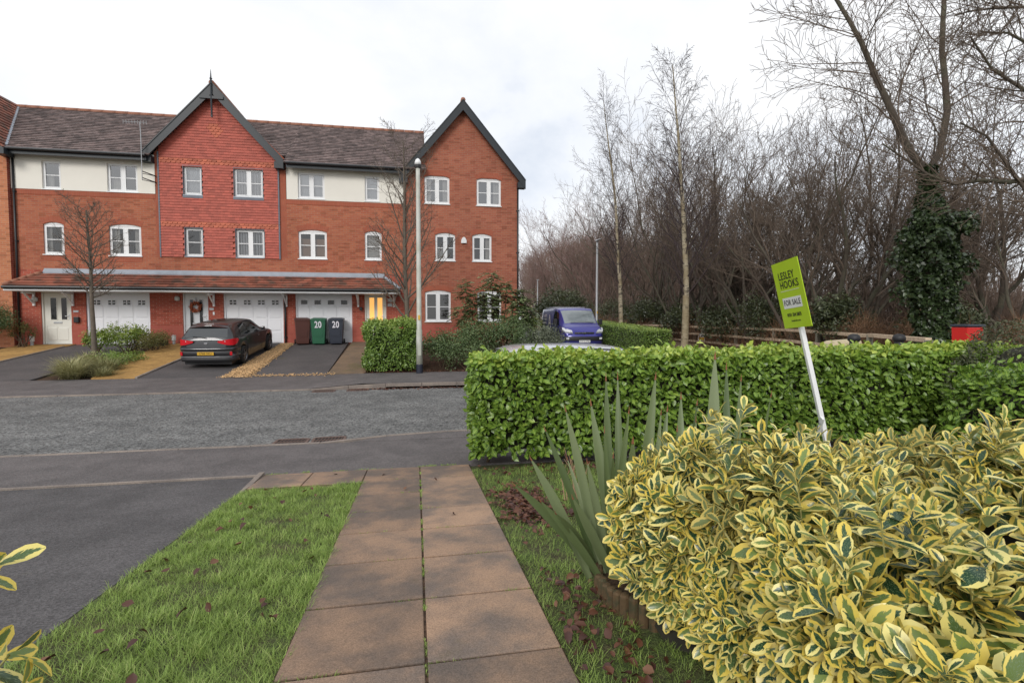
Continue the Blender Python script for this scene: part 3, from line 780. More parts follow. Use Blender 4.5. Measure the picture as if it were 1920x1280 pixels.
PZ0, PZ1, PY0, PY1 = 2.93, 3.44, 20.98, 21.86
def porch(par, x0, x1, hipL=False, hipR=False, seed=1):
    v = Vector((0, PY1 - PY0, PZ1 - PZ0)); L = v.length
    HL = .66
    def rngx(t): return (x0 + (HL * t if hipL else 0), x1 - (HL * t if hipR else 0))
    b = MB(); a0, a1 = rngx(0); b0, b1 = rngx(1)
    b.add([(a0, PY0, PZ0 - .01), (a1, PY0, PZ0 - .01), (b1, PY1, PZ1 - .01), (b0, PY1, PZ1 - .01)], [(0, 1, 2, 3)])
    # soffit, front and end boards
    b.add([(x0, PY0 + .03, PZ0 - .14), (x1, PY0 + .03, PZ0 - .14), (x1, F0, PZ0 - .14), (x0, F0, PZ0 - .14)], [(3, 2, 1, 0)])
    o = b.obj('porch_roof', 'porchtile', par)
    tiles('porch_tile_courses', o, 'porchtile', (0, PY0 - .03, PZ0), (1, 0, 0), v, rngx, L + .03, .30, .20, thick=.026, tilt=.03, seed=seed)
    e = MB(); e.box(x0, x1, PY0 + .0, PY0 + .028, PZ0 - .155, PZ0 - .10); e.box(x0, x1, PY0 + .0285, F0 - .002, PZ0 - .165, PZ0 - .145)
    e.obj('soffit_board', 'white', o)
    fb_ = MB(); fb_.box(x0, x1, PY0 - .002, PY0 + .02, PZ0 - .0985, PZ0 - .012); fb_.obj('fascia', 'barge', o)
    g = MB(); g.tube([(x0, PY0 - .05, PZ0 - .035), (x1, PY0 - .05, PZ0 - .035)], .055, 10); g.obj('gutter', 'black', o)
    l = MB(); xa, xb = rngx(1.0)
    n = max(1, int((xb - xa) / 1.5))
    for i in range(n):
        p, q = xa + (xb - xa) * i / n, xa + (xb - xa) * (i + 1) / n
        j = random.Random(i + seed).uniform(-.01, .01)
        l.add([(p, PY1 - .10, PZ1 - .035), (q, PY1 - .10, PZ1 - .035 + j * .3), (q, PY1 + .02, PZ1 + .06 + j), (p, PY1 + .02, PZ1 + .06 - j), (q, F0 - .012, PZ1 + .21), (p, F0 - .012, PZ1 + .21)], [(0, 1, 2, 3), (3, 2, 4, 5)], random.random())
    l.obj('lead_flashing', 'lead', o)
    for hip, xe, sg in ((hipL, x0, 1), (hipR, x1, -1)):
        if not hip: continue
        h = MB(); h.add([(xe, PY0, PZ0), (xe, F0, PZ0), (xe + sg * HL, PY1, PZ1 + .02), (xe + sg * HL, F0, PZ1 + .02)], [(0, 1, 3, 2)]); h.obj('hip_end', 'porchtile', o)
        r = MB()
        for i in range(5):
            t0, t1 = i / 5, (i + 1) / 5
            r.tube([(xe + sg * HL * t0, PY0 + (PY1 - PY0) * t0, PZ0 + (PZ1 - PZ0) * t0 + .05), (xe + sg * HL * t1, PY0 + (PY1 - PY0) * t1, PZ0 + (PZ1 - PZ0) * t1 + .045)], .07, 8, random.random())
        k = r.obj('hip_tiles', 'ridge' if sg == 1 else 'lead', o, smooth=True); k['kind'] = 'stuff'
        f = MB(); f.box(min(xe, xe + sg * .02), max(xe, xe + sg * .02), PY0 + .03, F0, PZ0 - .14, PZ0 - .01); f.obj('end_board', 'barge', o)
    return o
def bracket(par, x):
    b = MB(); z = PZ0 - .17; y1 = F0
    b.box(x - .035, x + .035, y1 - .07, y1 - .002, z - .50, z); b.box(x - .035, x + .035, y1 - .62, y1 - .0705, z - .07, z)
    b.bar((x, y1 - .05, z - .42), (x, y1 - .52, z - .06), .05, .05)
    return b.obj('porch_bracket', 'white', par, bevel=.006)
def lamp_small(par, x, z):
    b = MB(); b.lathe([(.03, z - .10), (.09, z - .06), (.09, z + .05), (.05, z + .09)], x, F0 - .09, 12); o = b.obj('wall_lamp', 'lightglass', par, smooth=True)
    k = MB(); k.box(x - .05, x + .05, F0 - .03, F0, z - .05, z + .07); k.obj('lamp_bracket', 'black', o)
def upper_trim(par, x0, x1):
    t = MB(); t.box(x0, x1, F0 - .012, F0 + .01, 6.36, 6.545); t.obj('brick_band', 'brick_trim', par)
def soldier_sill(par, x0, x1, z):
    t = MB(); t.box(x0 - .02, x1 + .02, F0 - .008, F0 + .01, z - .23, z - .032); t.obj('soldier_course', 'brick_trim', par)

BZ = .78   # ground floor level of the terrace
PL = 1.53  # top of the smooth plinth
def ground_floor(par, x0, x1, holes, z1=3.6):
    w = MB(); wallface(w, x0, x1, PL, z1, holes, F0); w.obj('ground_floor_wall', 'brick_low', par)
    p = MB(); wallface(p, x0, x1, .2, PL, holes, F0 - .012); p.obj('plinth', 'plinth', par)

# ---- house at the left: cream render, porch, cream door
X1, X2, X3, X4, X5 = -14.50, -9.78, -5.06, -0.46, 4.40
h = thing('terraced_house', 'red brick house with cream upper storey and cream front door at the left', 'house', (-12.2, F0, BZ), group='houses of the terrace')
gd, dr = (-12.25, -10.08, BZ, 2.83), (-13.72, -12.74, BZ + .02, 2.80)
ground_floor(h, X1, X2, [gd, dr])
wn5, wn6 = (-13.55, -12.88, 4.17, 5.36), (-11.39, -10.30, 4.17, 5.36)
w = MB(); wallface(w, X1, X2, 3.6, 6.36, [wn5, wn6], F0); w.obj('first_floor_wall', 'brick_up', h)
w1, w2 = (-13.51, -12.90, 6.57, 7.60), (-11.38, -10.35, 6.57, 7.63)
w = MB(); wallface(w, X1, X2 + .02, 6.545, 8.0, [w1, w2], F0 - .02, .13); w.obj('render_panel', 'render', h)
upper_trim(h, X1, X2)
window(h, *w1, double=False, inside='curtain_low'); window(h, *w2, inside='curtain_low')
window(h, *wn5, double=False, arch=True, inside='curtains'); window(h, *wn6, arch=True, inside='curtains')
for a in (wn5, wn6): soldier_sill(h, a[0], a[1], a[2])
garage(h, *gd); front_door(h, *dr, 'doorcream', [(-13.45, -13.26, 1.75, 2.56), (-13.10, -12.92, 1.75, 2.56)], 'panegrey' if 'panegrey' in M else 'panedark', letter=1.635)
porch(h, -14.22, X2, hipL=True, seed=3); bracket(h, -13.92); bracket(h, -12.66)
lamp_small(h, -13.86, 2.5)
main_roof(h, X1 - .05, X2 + .0, seed=11, skew=1.85); gutter(h, X1, X2 - .1)
downpipe(h, -14.40, .7, 7.85); shell(h, X1, X2, .2, 8.0, 'brick_up')
b = MB(); b.box(-12.63, -12.46, F0 - .10, F0, 1.63, 1.85); b.obj('letter_box', 'black', h, bevel=.02)
b = MB(); b.box(-12.72 + .05, -12.5, F0 - .012, F0, 2.02, 2.09); b.obj('number_plate', 'galv', h)

# ---- house with the tile hung gable
h = thing('terraced_house', 'house with red tile hung gable, finial and wreath on its door', 'house', (-7.4, F0, BZ), group='houses of the terrace')
gd, dr = (-7.47, -5.25, BZ, 2.86), (-8.93, -8.02, BZ + .02, 2.82)
ground_floor(h, X2, X3, [gd, dr])
w = MB(); wallface(w, X2, X3, 3.6, 4.2, [], F0); w.obj('first_floor_wall', 'brick_up', h)
xc = -7.60
w3, w4, w7, w8 = (-8.77, -8.12, 6.56, 7.66), (-6.97, -5.91, 6.56, 7.66), (-8.77, -8.13, 4.20, 5.29), (-6.95, -5.90, 4.20, 5.29)
HS = [w3, w4, w7, w8]
slope = (10.70 - 7.98) / 2.52
w = MB(); wallface(w, X2, X3, 4.2, 8.1, HS, F0, .12)
w.add([(X2, F0, 8.1), (X3, F0, 8.1), (xc, F0, 8.1 + 2.36 * slope)], [(0, 1, 2)]); w.obj('gable_wall', 'brick_trim2' if 'brick_trim2' in M else 'brick_trim', h)
# hung tiles, one by one
rr = random.Random(3); mt = MB(); mc = MB()
TX0, TX1 = -9.60, -5.36; g_, tw = .105, .17
row = 0; z = 4.17
while z < 10.6:
    zt = z + g_
    xa, xb = TX0, TX1
    if zt > 8.0:
        hw = (10.62 - zt) / slope - .06; xa, xb = max(xa, xc - hw), min(xb, xc + hw)
    if xb - xa < .05: break
    off = (row % 2) * tw / 2
    x = math.floor((xa - off) / tw) * tw + off
    band = (7.66 < z < 7.93) or (5.29 < z < 5.52)
    while x < xb:
        p, q = max(x, xa) + .001, min(x + tw, xb) - .001; x += tw
        if q - p < .015: continue
        m_x = (p + q) / 2; m_z = z + g_ / 2
        skip = False
        for hh in HS:
            if hh[0] - .03 < m_x < hh[1] + .03 and hh[2] - .04 < m_z < hh[3] + .02: skip = True
        if skip: continue
        for hh in HS:
            if hh[2] - .04 < m_z < hh[3] + .02:
                if p < hh[0] - .0 < q: q = hh[0] - .001
                if p < hh[1] < q: p = hh[1] + .001
        if q - p < .01: continue
        yb = F0 - .045 - rr.uniform(0, .006); yt = F0 - .026
        dia = abs(m_x - xc) / .33 + abs(m_z - 9.08) / .31 < 1
        if band or dia:
            c = (p + q) / 2; r = (q - p) / 2
            bot = [(p, z + .05), (p + r * .3, z + .012), (c, z), (q - r * .3, z + .012), (q, z + .05)]
            n = len(bot)
            vs = [(bx, yb, bz) for bx, bz in bot] + [(q, yt, zt + .02), (p, yt, zt + .02)] + [(bx, F0 - .001, bz) for bx, bz in bot]
            mc.add(vs, [(0, 1, 2, 3, 4, 5, 6)] + [(i, i + 7, i + 8, i + 1) for i in range(n - 1)], rr.random())
            mt.add([(p, F0 - .022, z - .01), (q, F0 - .022, z - .01), (q, F0 - .022, zt), (p, F0 - .022, zt)], [(0, 1, 2, 3)], .3)
        else:
            mt.add([(p, yb, z), (q, yb, z), (q, yt, zt + .02), (p, yt, zt + .02), (p, F0 - .001, z), (q, F0 - .001, z)], [(0, 1, 2, 3), (4, 5, 1, 0), (4, 0, 3), (5, 2, 1)], rr.random())
    z += g_; row += 1
o = mt.obj('hung_tiles', 'tilehang', h); o['kind'] = 'stuff'
o = mc.obj('decorative_club_tiles', 'clubtile', h); o['kind'] = 'stuff'
for sx in (TX0 - .03, TX1 + .03):
    b = MB(); zz = 4.15
    while zz < 8.05:
        b.box(sx - .025, sx + .025, F0 - .05, F0, zz, zz + .10, rr.random()); zz += .105
    b.obj('lead_edge', 'leaddark', h)
for a in HS:
    window(h, *a, y=F0, double=(a[1] - a[0] > .8), inside={w3: 'sheer', w4: 'slats', w7: 'curtain_right', w8: 'slats'}[a], trim='dark')
    if a[2] > 6:
        b = MB(); b.box(a[0] - .03, a[1] + .03, F0 - .05, F0 - .01, a[2] - .12, a[2] - .031); b.obj('lead_apron', 'leaddark', h)
    b = MB(); b.box(a[0] - .012, a[0] + .0, F0 - .05, F0 + .04, a[2], a[3]); b.box(a[1], a[1] + .012, F0 - .05, F0 + .04, a[2], a[3]); b.box(a[0] - .012, a[1] + .012, F0 - .05, F0 + .04, a[3], a[3] + .02); b.obj('window_surround', 'leaddark', h)
garage(h, *gd); front_door(h, *dr, 'doorwhite', [(-8.70, -8.58, 1.35, 2.52), (-8.36, -8.24, 1.35, 2.52)])
porch(h, X2, X3, seed=5); bracket(h, -7.80); bracket(h, -5.12)
lamp_small(h, -9.08, 2.56)
gable_roof(h, xc, 10.74, -10.10, -5.08, 7.98, 25.3, 21)
main_roof(h, X2, X3, front=False, seed=12)
fb = MB(); yv = 21.68
fb.tube([(xc, yv, 9.50), (xc, yv, 10.70)], .035, 8); fb.box(xc - .03, xc + .03, yv - .03, yv + .03, 9.46, 9.54)
fb.tube([(xc, yv, 10.7), (xc, yv, 10.95), (xc, yv, 11.24)], [.05, .028, .006], 8); fb.lathe([(.02, 10.86), (.055, 10.9), (.02, 10.94)], xc, yv, 10)
fb.obj('finial', 'barge', h)
fb = MB(); fb.bar((xc - .42, yv, 10.20), (xc + .42, yv, 10.20), .05, .10); fb.obj('collar_tie', 'barge', h)
downpipe(h, -5.17, .7, 2.85); shell(h, X2, X3, .2, 8.0, 'brick_up')
b = MB(); b.box(-7.98, -7.82, F0 - .012, F0, 2.12, 2.2); b.obj('number_plate', 'galv', h)
b = MB(); b.box(-7.85, -7.79, F0 - .03, F0, 1.93, 2.05); b.obj('door_bell', 'white', h)

# wreath hangs on the door
wr = thing('wreath', 'rust red leaf wreath hanging on the white door', 'wreath', (-8.47, F0 + .03, 2.0))
rgw = np.random.default_rng(2); n = 420
a = rgw.uniform(0, 2 * PI, n); rad = .165 + rgw.normal(0, .032, n)
P = np.stack([-8.47 + rad * np.cos(a), F0 + .01 - rgw.uniform(0, .06, n), 2.24 + rad * np.sin(a)], 1)
D = rgw.normal(0, 1, (n, 3)); Nn = rgw.normal(0, .6, (n, 3)) + np.array([0, -1, 0])
TM_S = leaf_tmpl(1, .55, rows=(0, .5, 1), prof=[.1, 1, .05], fold=.2, curl=.1)
M['wreathleaf'] = mat('autumn_wreath_leaf', (.36, .09, .035), .7, .2, 20, rnd=.7)
link('wreath_leaves', leaf_mesh('wreath_leaves', TM_S, P, frames(D, Nn), rgw.uniform(.04, .075, n), rgw.random(n)), 'wreathleaf', wr)
b = MB(); b.tube([(-8.47 + .165 * math.cos(q), F0 + .025, 2.24 + .165 * math.sin(q)) for q in np.linspace(0, 2 * PI, 20)], .02, 6); b.obj('ring', 'ridge', wr)
b = MB(); b.box(-8.485, -8.455, F0 + .03, F0 + .045, 2.40, 2.62); b.obj('ribbon', 'sheer', wr)

# ---- house with the bins
h = thing('terraced_house', 'brick house with cream upper storey behind the three bins', 'house', (-2.8, F0, BZ), group='houses of the terrace')
gd, dr = (-4.79, -2.59, BZ, 2.88), (-2.09, -1.22, BZ + .02, 2.88)
ground_floor(h, X3, X4, [gd, dr])
wA, wB = (-4.63, -3.54, 4.20, 5.36), (-2.05, -1.38, 4.20, 5.38)
w = MB(); wallface(w, X3, X4, 3.6, 6.36, [wA, wB], F0); w.obj('first_floor_wall', 'brick_up', h)
wC, wD = (-4.61, -3.59, 6.60, 7.64), (-2.02, -1.45, 6.60, 7.62)
w = MB(); wallface(w, X3 + .02, X4, 6.545, 8.0, [wC, wD], F0 - .02, .13); w.obj('render_panel', 'render', h)
upper_trim(h, X3, X4)
window(h, *wC, inside='sheer'); window(h, *wD, double=False, inside='sheer')
window(h, *wA, arch=True, inside='brown'); window(h, *wB, double=False, arch=True, inside='pink')
for a in (wA, wB): soldier_sill(h, a[0], a[1], a[2])
garage(h, *gd, cross=False); front_door(h, *dr, 'doorcream', [(-1.90, -1.71, 1.65, 2.65), (-1.58, -1.38, 1.65, 2.65)], 'warmglass')
porch(h, X3, -.62, hipR=True, seed=7); bracket(h, -2.34); bracket(h, -.90)
main_roof(h, X3, X4 + .9, seed=13); gutter(h, X3 + .1, X4 - .1)
downpipe(h, -.42, .7, 7.85); shell(h, X3, X4, .2, 8.0, 'brick_up')
b = MB(); b.box(-2.28, -2.18, F0 - .16, F0, 2.12, 2.26); b.obj('door_camera', 'black', h, bevel=.02)
for zz in (2.28, 2.48):
    b = MB(); b.box(-1.16, -.98, F0 - .012, F0, zz, zz + .14); b.obj('name_plate', 'galv', h)

# ---- gable house at the right end
h = thing('gabled_house', 'brick end house with steep dark edged gable and white alarm box', 'house', (2.0, F0, BZ), group='houses of the terrace')
WS = {(.39, 1.43, 6.60, 7.78): 'curtains', (2.58, 3.63, 6.60, 7.78): 'curtain_right', (.82, 1.66, 4.23, 5.40): 'curtain_low', (2.39, 3.22, 4.23, 5.40): 'curtain_right', (.38, 1.46, 1.66, 2.98): 'dark', (2.60, 3.64, 1.66, 2.98): 'dark'}
w = MB(); wallface(w, X4, X5, PL, 7.75, list(WS), F0 - .01)
sl4 = (10.86 - 7.66) / 2.62; xc4 = 2.0
w.add([(X4, F0 - .01, 7.75), (X5, F0 - .01, 7.75), (X5, F0 - .01, 7.95), (xc4, F0 - .01, 7.95 + 2.4 * sl4), (X4, F0 - .01, 7.95)], [(0, 1, 2, 3, 4)])
w.obj('front_wall', 'brick_right', h)
p = MB(); wallface(p, X4, X5, .2, PL, [], F0 - .022); p.obj('plinth', 'plinth', h)
for a, ins in WS.items():
    window(h, *a, y=F0 - .01, arch=True, inside=ins, wallmat='brick_right'); soldier_sill(h, a[0], a[1], a[2])
gable_roof(h, xc4, 10.84, -.64, 4.66, 7.66, 29.0, 31)
shell(h, X4, X5, .2, 7.9, 'brick_right', y0=F0)
downpipe(h, 4.36, .7, 7.6, y=F0 - .02)
b = MB(); b.prism([(1.91, 4.98), (2.14, 4.98), (2.14, 5.10), (2.09, 5.20), (2.025, 5.245), (1.96, 5.20), (1.91, 5.10)], F0 - .10, F0 - .012); b.obj('alarm_box', 'white', h, bevel=.01)
b = MB(); b.add([(4.38, 24.2, 2.95), (5.15, 24.2, 2.45), (5.15, 26.5, 2.45), (4.38, 26.5, 2.95)], [(0, 1, 2, 3)]); b.add([(4.38, 24.2, 2.9), (5.15, 24.2, 2.4), (4.38, 24.2, 2.4)], [(0, 2, 1)]); b.obj('side_porch_roof', 'porchtile', h)

# ---- wing at the far left
h = thing('gabled_house', 'pale orange brick house cut by the left edge of the picture', 'house', (-17, F0, BZ), group='houses of the terrace')
w = MB(); wallface(w, -19.6, X1 - .02, .2, 8.0, [], F0 - .16); w.add([(-18.2, F0 - .16, 8.0), (X1 - .02, F0 - .16, 8.0), (-16.35, F0 - .16, 10.6)], [(0, 1, 2)]); w.obj('front_wall', 'brick_wing', h)
w = MB(); w.add([(X1 - .02, F0 - .16, .2), (X1 - .02, F0 + .1, .2), (X1 - .02, F0 + .1, 8.0), (X1 - .02, F0 - .16, 8.0)], [(0, 1, 2, 3)]); w.obj('return_wall', 'brick_low', h)
b = MB()
vx = Vector((-17.3 + 14.35, 0, 3.0))
b.add([(-14.38, 21.45, 7.85), (-14.38, 29, 7.85), (-16.35, 29, 10.70), (-16.35, 21.45, 10.70), (-18.3, 21.45, 7.85), (-18.3, 29, 7.85)], [(0, 1, 2, 3), (3, 2, 5, 4)]); o = b.obj('roof', 'rooftile', h)
tiles('roof_tile_courses', o, 'porchtile', (-14.38, 0, 7.87), (0, 1, 0), (-1.97, 0, 2.85), lambda t: (21.45, 29), 3.46, .27, .185, seed=44)
b = MB()
for i in range(12):
    t0, t1 = i / 12, (i + 1) / 12
    def vp(t): return Vector((-14.47 - 1.82 * t, 21.72 + 3.5 * t, 8.02 + 2.62 * t))
    b.bar(vp(t0), vp(t1), .16, .03, c=random.random())
b.obj('valley_lead', 'lead', h)
b = MB(); b.box(-14.6, -14.3, 21.40, 21.9, 7.62, 7.84); b.obj('eaves_box', 'barge', h)
shell(h, -19.6, X1 - .03, .2, 8.0, 'brick_wing', y0=F0 - .15)

# aerial on the corner of the tiled gable
ae = thing('aerial', 'grey television aerial on a pole above the cream wall', 'aerial', (-9.98, 21.55, 6.6))
ax, ay = -9.98, 21.52
b = MB(); b.tube([(ax, ay, 6.95), (ax, ay, 8.55), (ax - .02, ay, 9.05)], .015, 8); b.obj('pole', 'galv', ae)
b = MB(); b.bar((ax - .45, ay - .25, 8.95), (ax + .15, ay + .1, 9.08), .012, .012)
for i in range(9):
    t = i / 8; c = Vector((ax - .45 + .6 * t, ay - .25 + .35 * t, 8.95 + .13 * t)); b.tube([c + Vector((.05, -.1, -.11)), c + Vector((-.05, .1, .11))], .004, 4)
b.obj('antenna', 'galv', ae)
for zz in (7.02, 7.26):
    b = MB(); b.bar((ax, ay, zz), (ax + .26, F0, zz - .05), .03, .03); b.bar((ax, ay, zz - .08), (ax + .26, F0, zz - .05), .02, .02); b.obj('wall_bracket', 'black', ae)
# ------------------------------------------------------------------ foliage
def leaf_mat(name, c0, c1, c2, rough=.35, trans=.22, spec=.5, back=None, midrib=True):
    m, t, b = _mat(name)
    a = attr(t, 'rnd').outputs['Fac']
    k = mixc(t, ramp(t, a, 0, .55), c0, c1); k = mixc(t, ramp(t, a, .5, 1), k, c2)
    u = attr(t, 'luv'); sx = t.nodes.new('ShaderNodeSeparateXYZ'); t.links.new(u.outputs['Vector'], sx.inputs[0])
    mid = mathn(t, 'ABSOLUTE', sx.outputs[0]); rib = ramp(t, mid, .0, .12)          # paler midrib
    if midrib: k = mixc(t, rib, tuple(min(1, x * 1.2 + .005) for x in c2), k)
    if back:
        g = t.nodes.new('ShaderNodeNewGeometry'); k = mixc(t, g.outputs['Backfacing'], k, back)
    t.links.new(k, b.inputs['Base Color'])
    b.inputs['Roughness'].default_value = rough; b.inputs['Specular IOR Level'].default_value = spec
    if trans:
        tr = t.nodes.new('ShaderNodeBsdfTranslucent'); t.links.new(k, tr.inputs[0])
        ms = t.nodes.new('ShaderNodeMixShader'); ms.inputs[0].default_value = trans
        t.links.new(b.outputs[0], ms.inputs[1]); t.links.new(tr.outputs[0], ms.inputs[2])
        t.links.new(ms.outputs[0], t.nodes['Material Output'].inputs[0])
    return m
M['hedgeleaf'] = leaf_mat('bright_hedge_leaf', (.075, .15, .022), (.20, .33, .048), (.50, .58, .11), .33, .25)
M['darkhedge'] = leaf_mat('dull_hedge_leaf', (.035, .050, .022), (.075, .085, .04), (.14, .13, .065), .5, .15)
M['squarehedge'] = leaf_mat('square_hedge_leaf', (.07, .14, .024), (.19, .30, .055), (.40, .48, .13), .35, .22)
M['shrubleaf'] = leaf_mat('dark_shrub_leaf', (.045, .08, .025), (.11, .165, .06), (.22, .27, .11), .4, .15)
M['greyshrub'] = leaf_mat('grey_green_shrub_leaf', (.05, .065, .04), (.12, .14, .09), (.28, .30, .20), .5, .15)
M['mahonia'] = leaf_mat('mahonia_leaf', (.06, .105, .035), (.15, .21, .08), (.46, .43, .27), .4, .12)
M['limeleaf'] = leaf_mat('lime_shrub_leaf', (.09, .16, .02), (.22, .30, .05), (.42, .46, .10), .4, .25)
M['heather'] = leaf_mat('olive_heather_leaf', (.07, .085, .02), (.15, .14, .04), (.26, .21, .07), .6, .2)
M['sedge'] = leaf_mat('sedge_blade', (.17, .17, .07), (.36, .35, .16), (.55, .50, .28), .5, .25)
M['ivy'] = leaf_mat('ivy_leaf', (.02, .036, .014), (.045, .072, .026), (.10, .14, .055), .32, .1)
M['holly'] = leaf_mat('holly_leaf', (.030, .044, .018), (.062, .078, .030), (.12, .13, .055), .3, .1)
M['grass'] = leaf_mat('grass_blade', (.12, .19, .03), (.26, .39, .07), (.55, .60, .22), .5, .3)
M['deadleaf'] = leaf_mat('dead_leaf', (.06, .022, .016), (.13, .05, .026), (.26, .14, .07), .55, .1, midrib=False)
M['phormium'] = leaf_mat('strap_leaf', (.09, .13, .048), (.145, .19, .08), (.22, .265, .14), .42, .15, midrib=False)
M['stem'] = mat('twig_brown', (.10, .065, .04), .85, .2, 15)
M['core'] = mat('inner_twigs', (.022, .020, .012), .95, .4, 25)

def variegated():
    m, t, b = _mat('variegated_leaf')
    a = attr(t, 'rnd').outputs['Fac']
    u = attr(t, 'luv'); sx = t.nodes.new('ShaderNodeSeparateXYZ'); t.links.new(u.outputs['Vector'], sx.inputs[0])
    au = mathn(t, 'ABSOLUTE', sx.outputs[0])
    cb = t.nodes.new('ShaderNodeCombineXYZ')
    ux = mathn(t, 'MULTIPLY', sx.outputs[0], 1.9); ux = mathn(t, 'ADD', ux, mathn(t, 'MULTIPLY', a, 57.0))
    vy = mathn(t, 'MULTIPLY', sx.outputs[1], 3.2); vy = mathn(t, 'ADD', vy, mathn(t, 'MULTIPLY', a, 31.0))
    vy2 = mathn(t, 'ADD', vy, mathn(t, 'MULTIPLY', au, -1.6))
    t.links.new(ux, cb.inputs[0]); t.links.new(vy2, cb.inputs[1])
    nz_ = noise(t, cb.outputs[0], 1.6, 4, .6)
    # signed distance-like: margin width grows towards the tip
    e = mathn(t, 'ADD', au, mathn(t, 'MULTIPLY', mathn(t, 'SUBTRACT', nz_, .5), 1.15))
    e = mathn(t, 'ADD', e, mathn(t, 'MULTIPLY', mathn(t, 'POWER', sx.outputs[1], 4.0), .55))
    sp = mathn(t, 'FRACT', mathn(t, 'MULTIPLY', a, 7.13))
    thr = mathn(t, 'MULTIPLY_ADD', sp, .36); t.nodes[-1].inputs[2].default_value = .42
    d = mathn(t, 'SUBTRACT', e, thr)
    g = ramp(t, d, -.035, .035)                      # 0 green, 1 yellow
    # green: some leaves deep green, others pale olive; mottled
    sp2 = mathn(t, 'FRACT', mathn(t, 'MULTIPLY', a, 13.7))
    green = mixc(t, ramp(t, sp2, .25, .8), (.018, .062, .030), (.21, .285, .07))
    n2 = noise(t, cb.outputs[0], 5.0, 3)
    green = mixc(t, ramp(t, n2, .52, .62), green, (.16, .23, .11))
    yel = mixc(t, ramp(t, mathn(t, 'FRACT', mathn(t, 'MULTIPLY', a, 3.3)), .1, .9), (.78, .605, .11), (.86, .765, .28))
    k = mixc(t, g, green, yel)
    gm = t.nodes.new('ShaderNodeNewGeometry')
    back = mixc(t, g, (.22, .27, .12), (.68, .56, .18))
    k = mixc(t, gm.outputs['Backfacing'], k, back)
    t.links.new(k, b.inputs['Base Color']); b.inputs['Roughness'].default_value = .27; b.inputs['Specular IOR Level'].default_value = .5
    tr = t.nodes.new('ShaderNodeBsdfTranslucent'); t.links.new(k, tr.inputs[0])
    ms = t.nodes.new('ShaderNodeMixShader'); ms.inputs[0].default_value = .18
    t.links.new(b.outputs[0], ms.inputs[1]); t.links.new(tr.outputs[0], ms.inputs[2])
    t.links.new(ms.outputs[0], t.nodes['Material Output'].inputs[0])
    return m
M['variegated'] = variegated()

TM_HEDGE = leaf_tmpl(1, .64, rows=(0, .25, .65, 1), prof=[.12, .8, .9, .06], fold=.22, curl=.12)
TM_SMALL = leaf_tmpl(1, .6, rows=(0, .5, 1), prof=[.1, 1, .08], fold=.25, curl=.12)
TM_EU = leaf_tmpl(1, .50, rows=(0, .16, .40, .64, .86, 1), prof=[.08, .45, .84, 1.0, .80, .16], fold=.22, curl=.20, cols=5)
TM_BLADE = leaf_tmpl(1, .05, rows=(0, .45, .8, 1), prof=[1, .85, .5, .05], fold=0, curl=.35, cols=2)
TM_LITTER = leaf_tmpl(1, .7, rows=(0, .3, .7, 1), prof=[.1, .9, .8, .1], fold=.45, curl=.15)

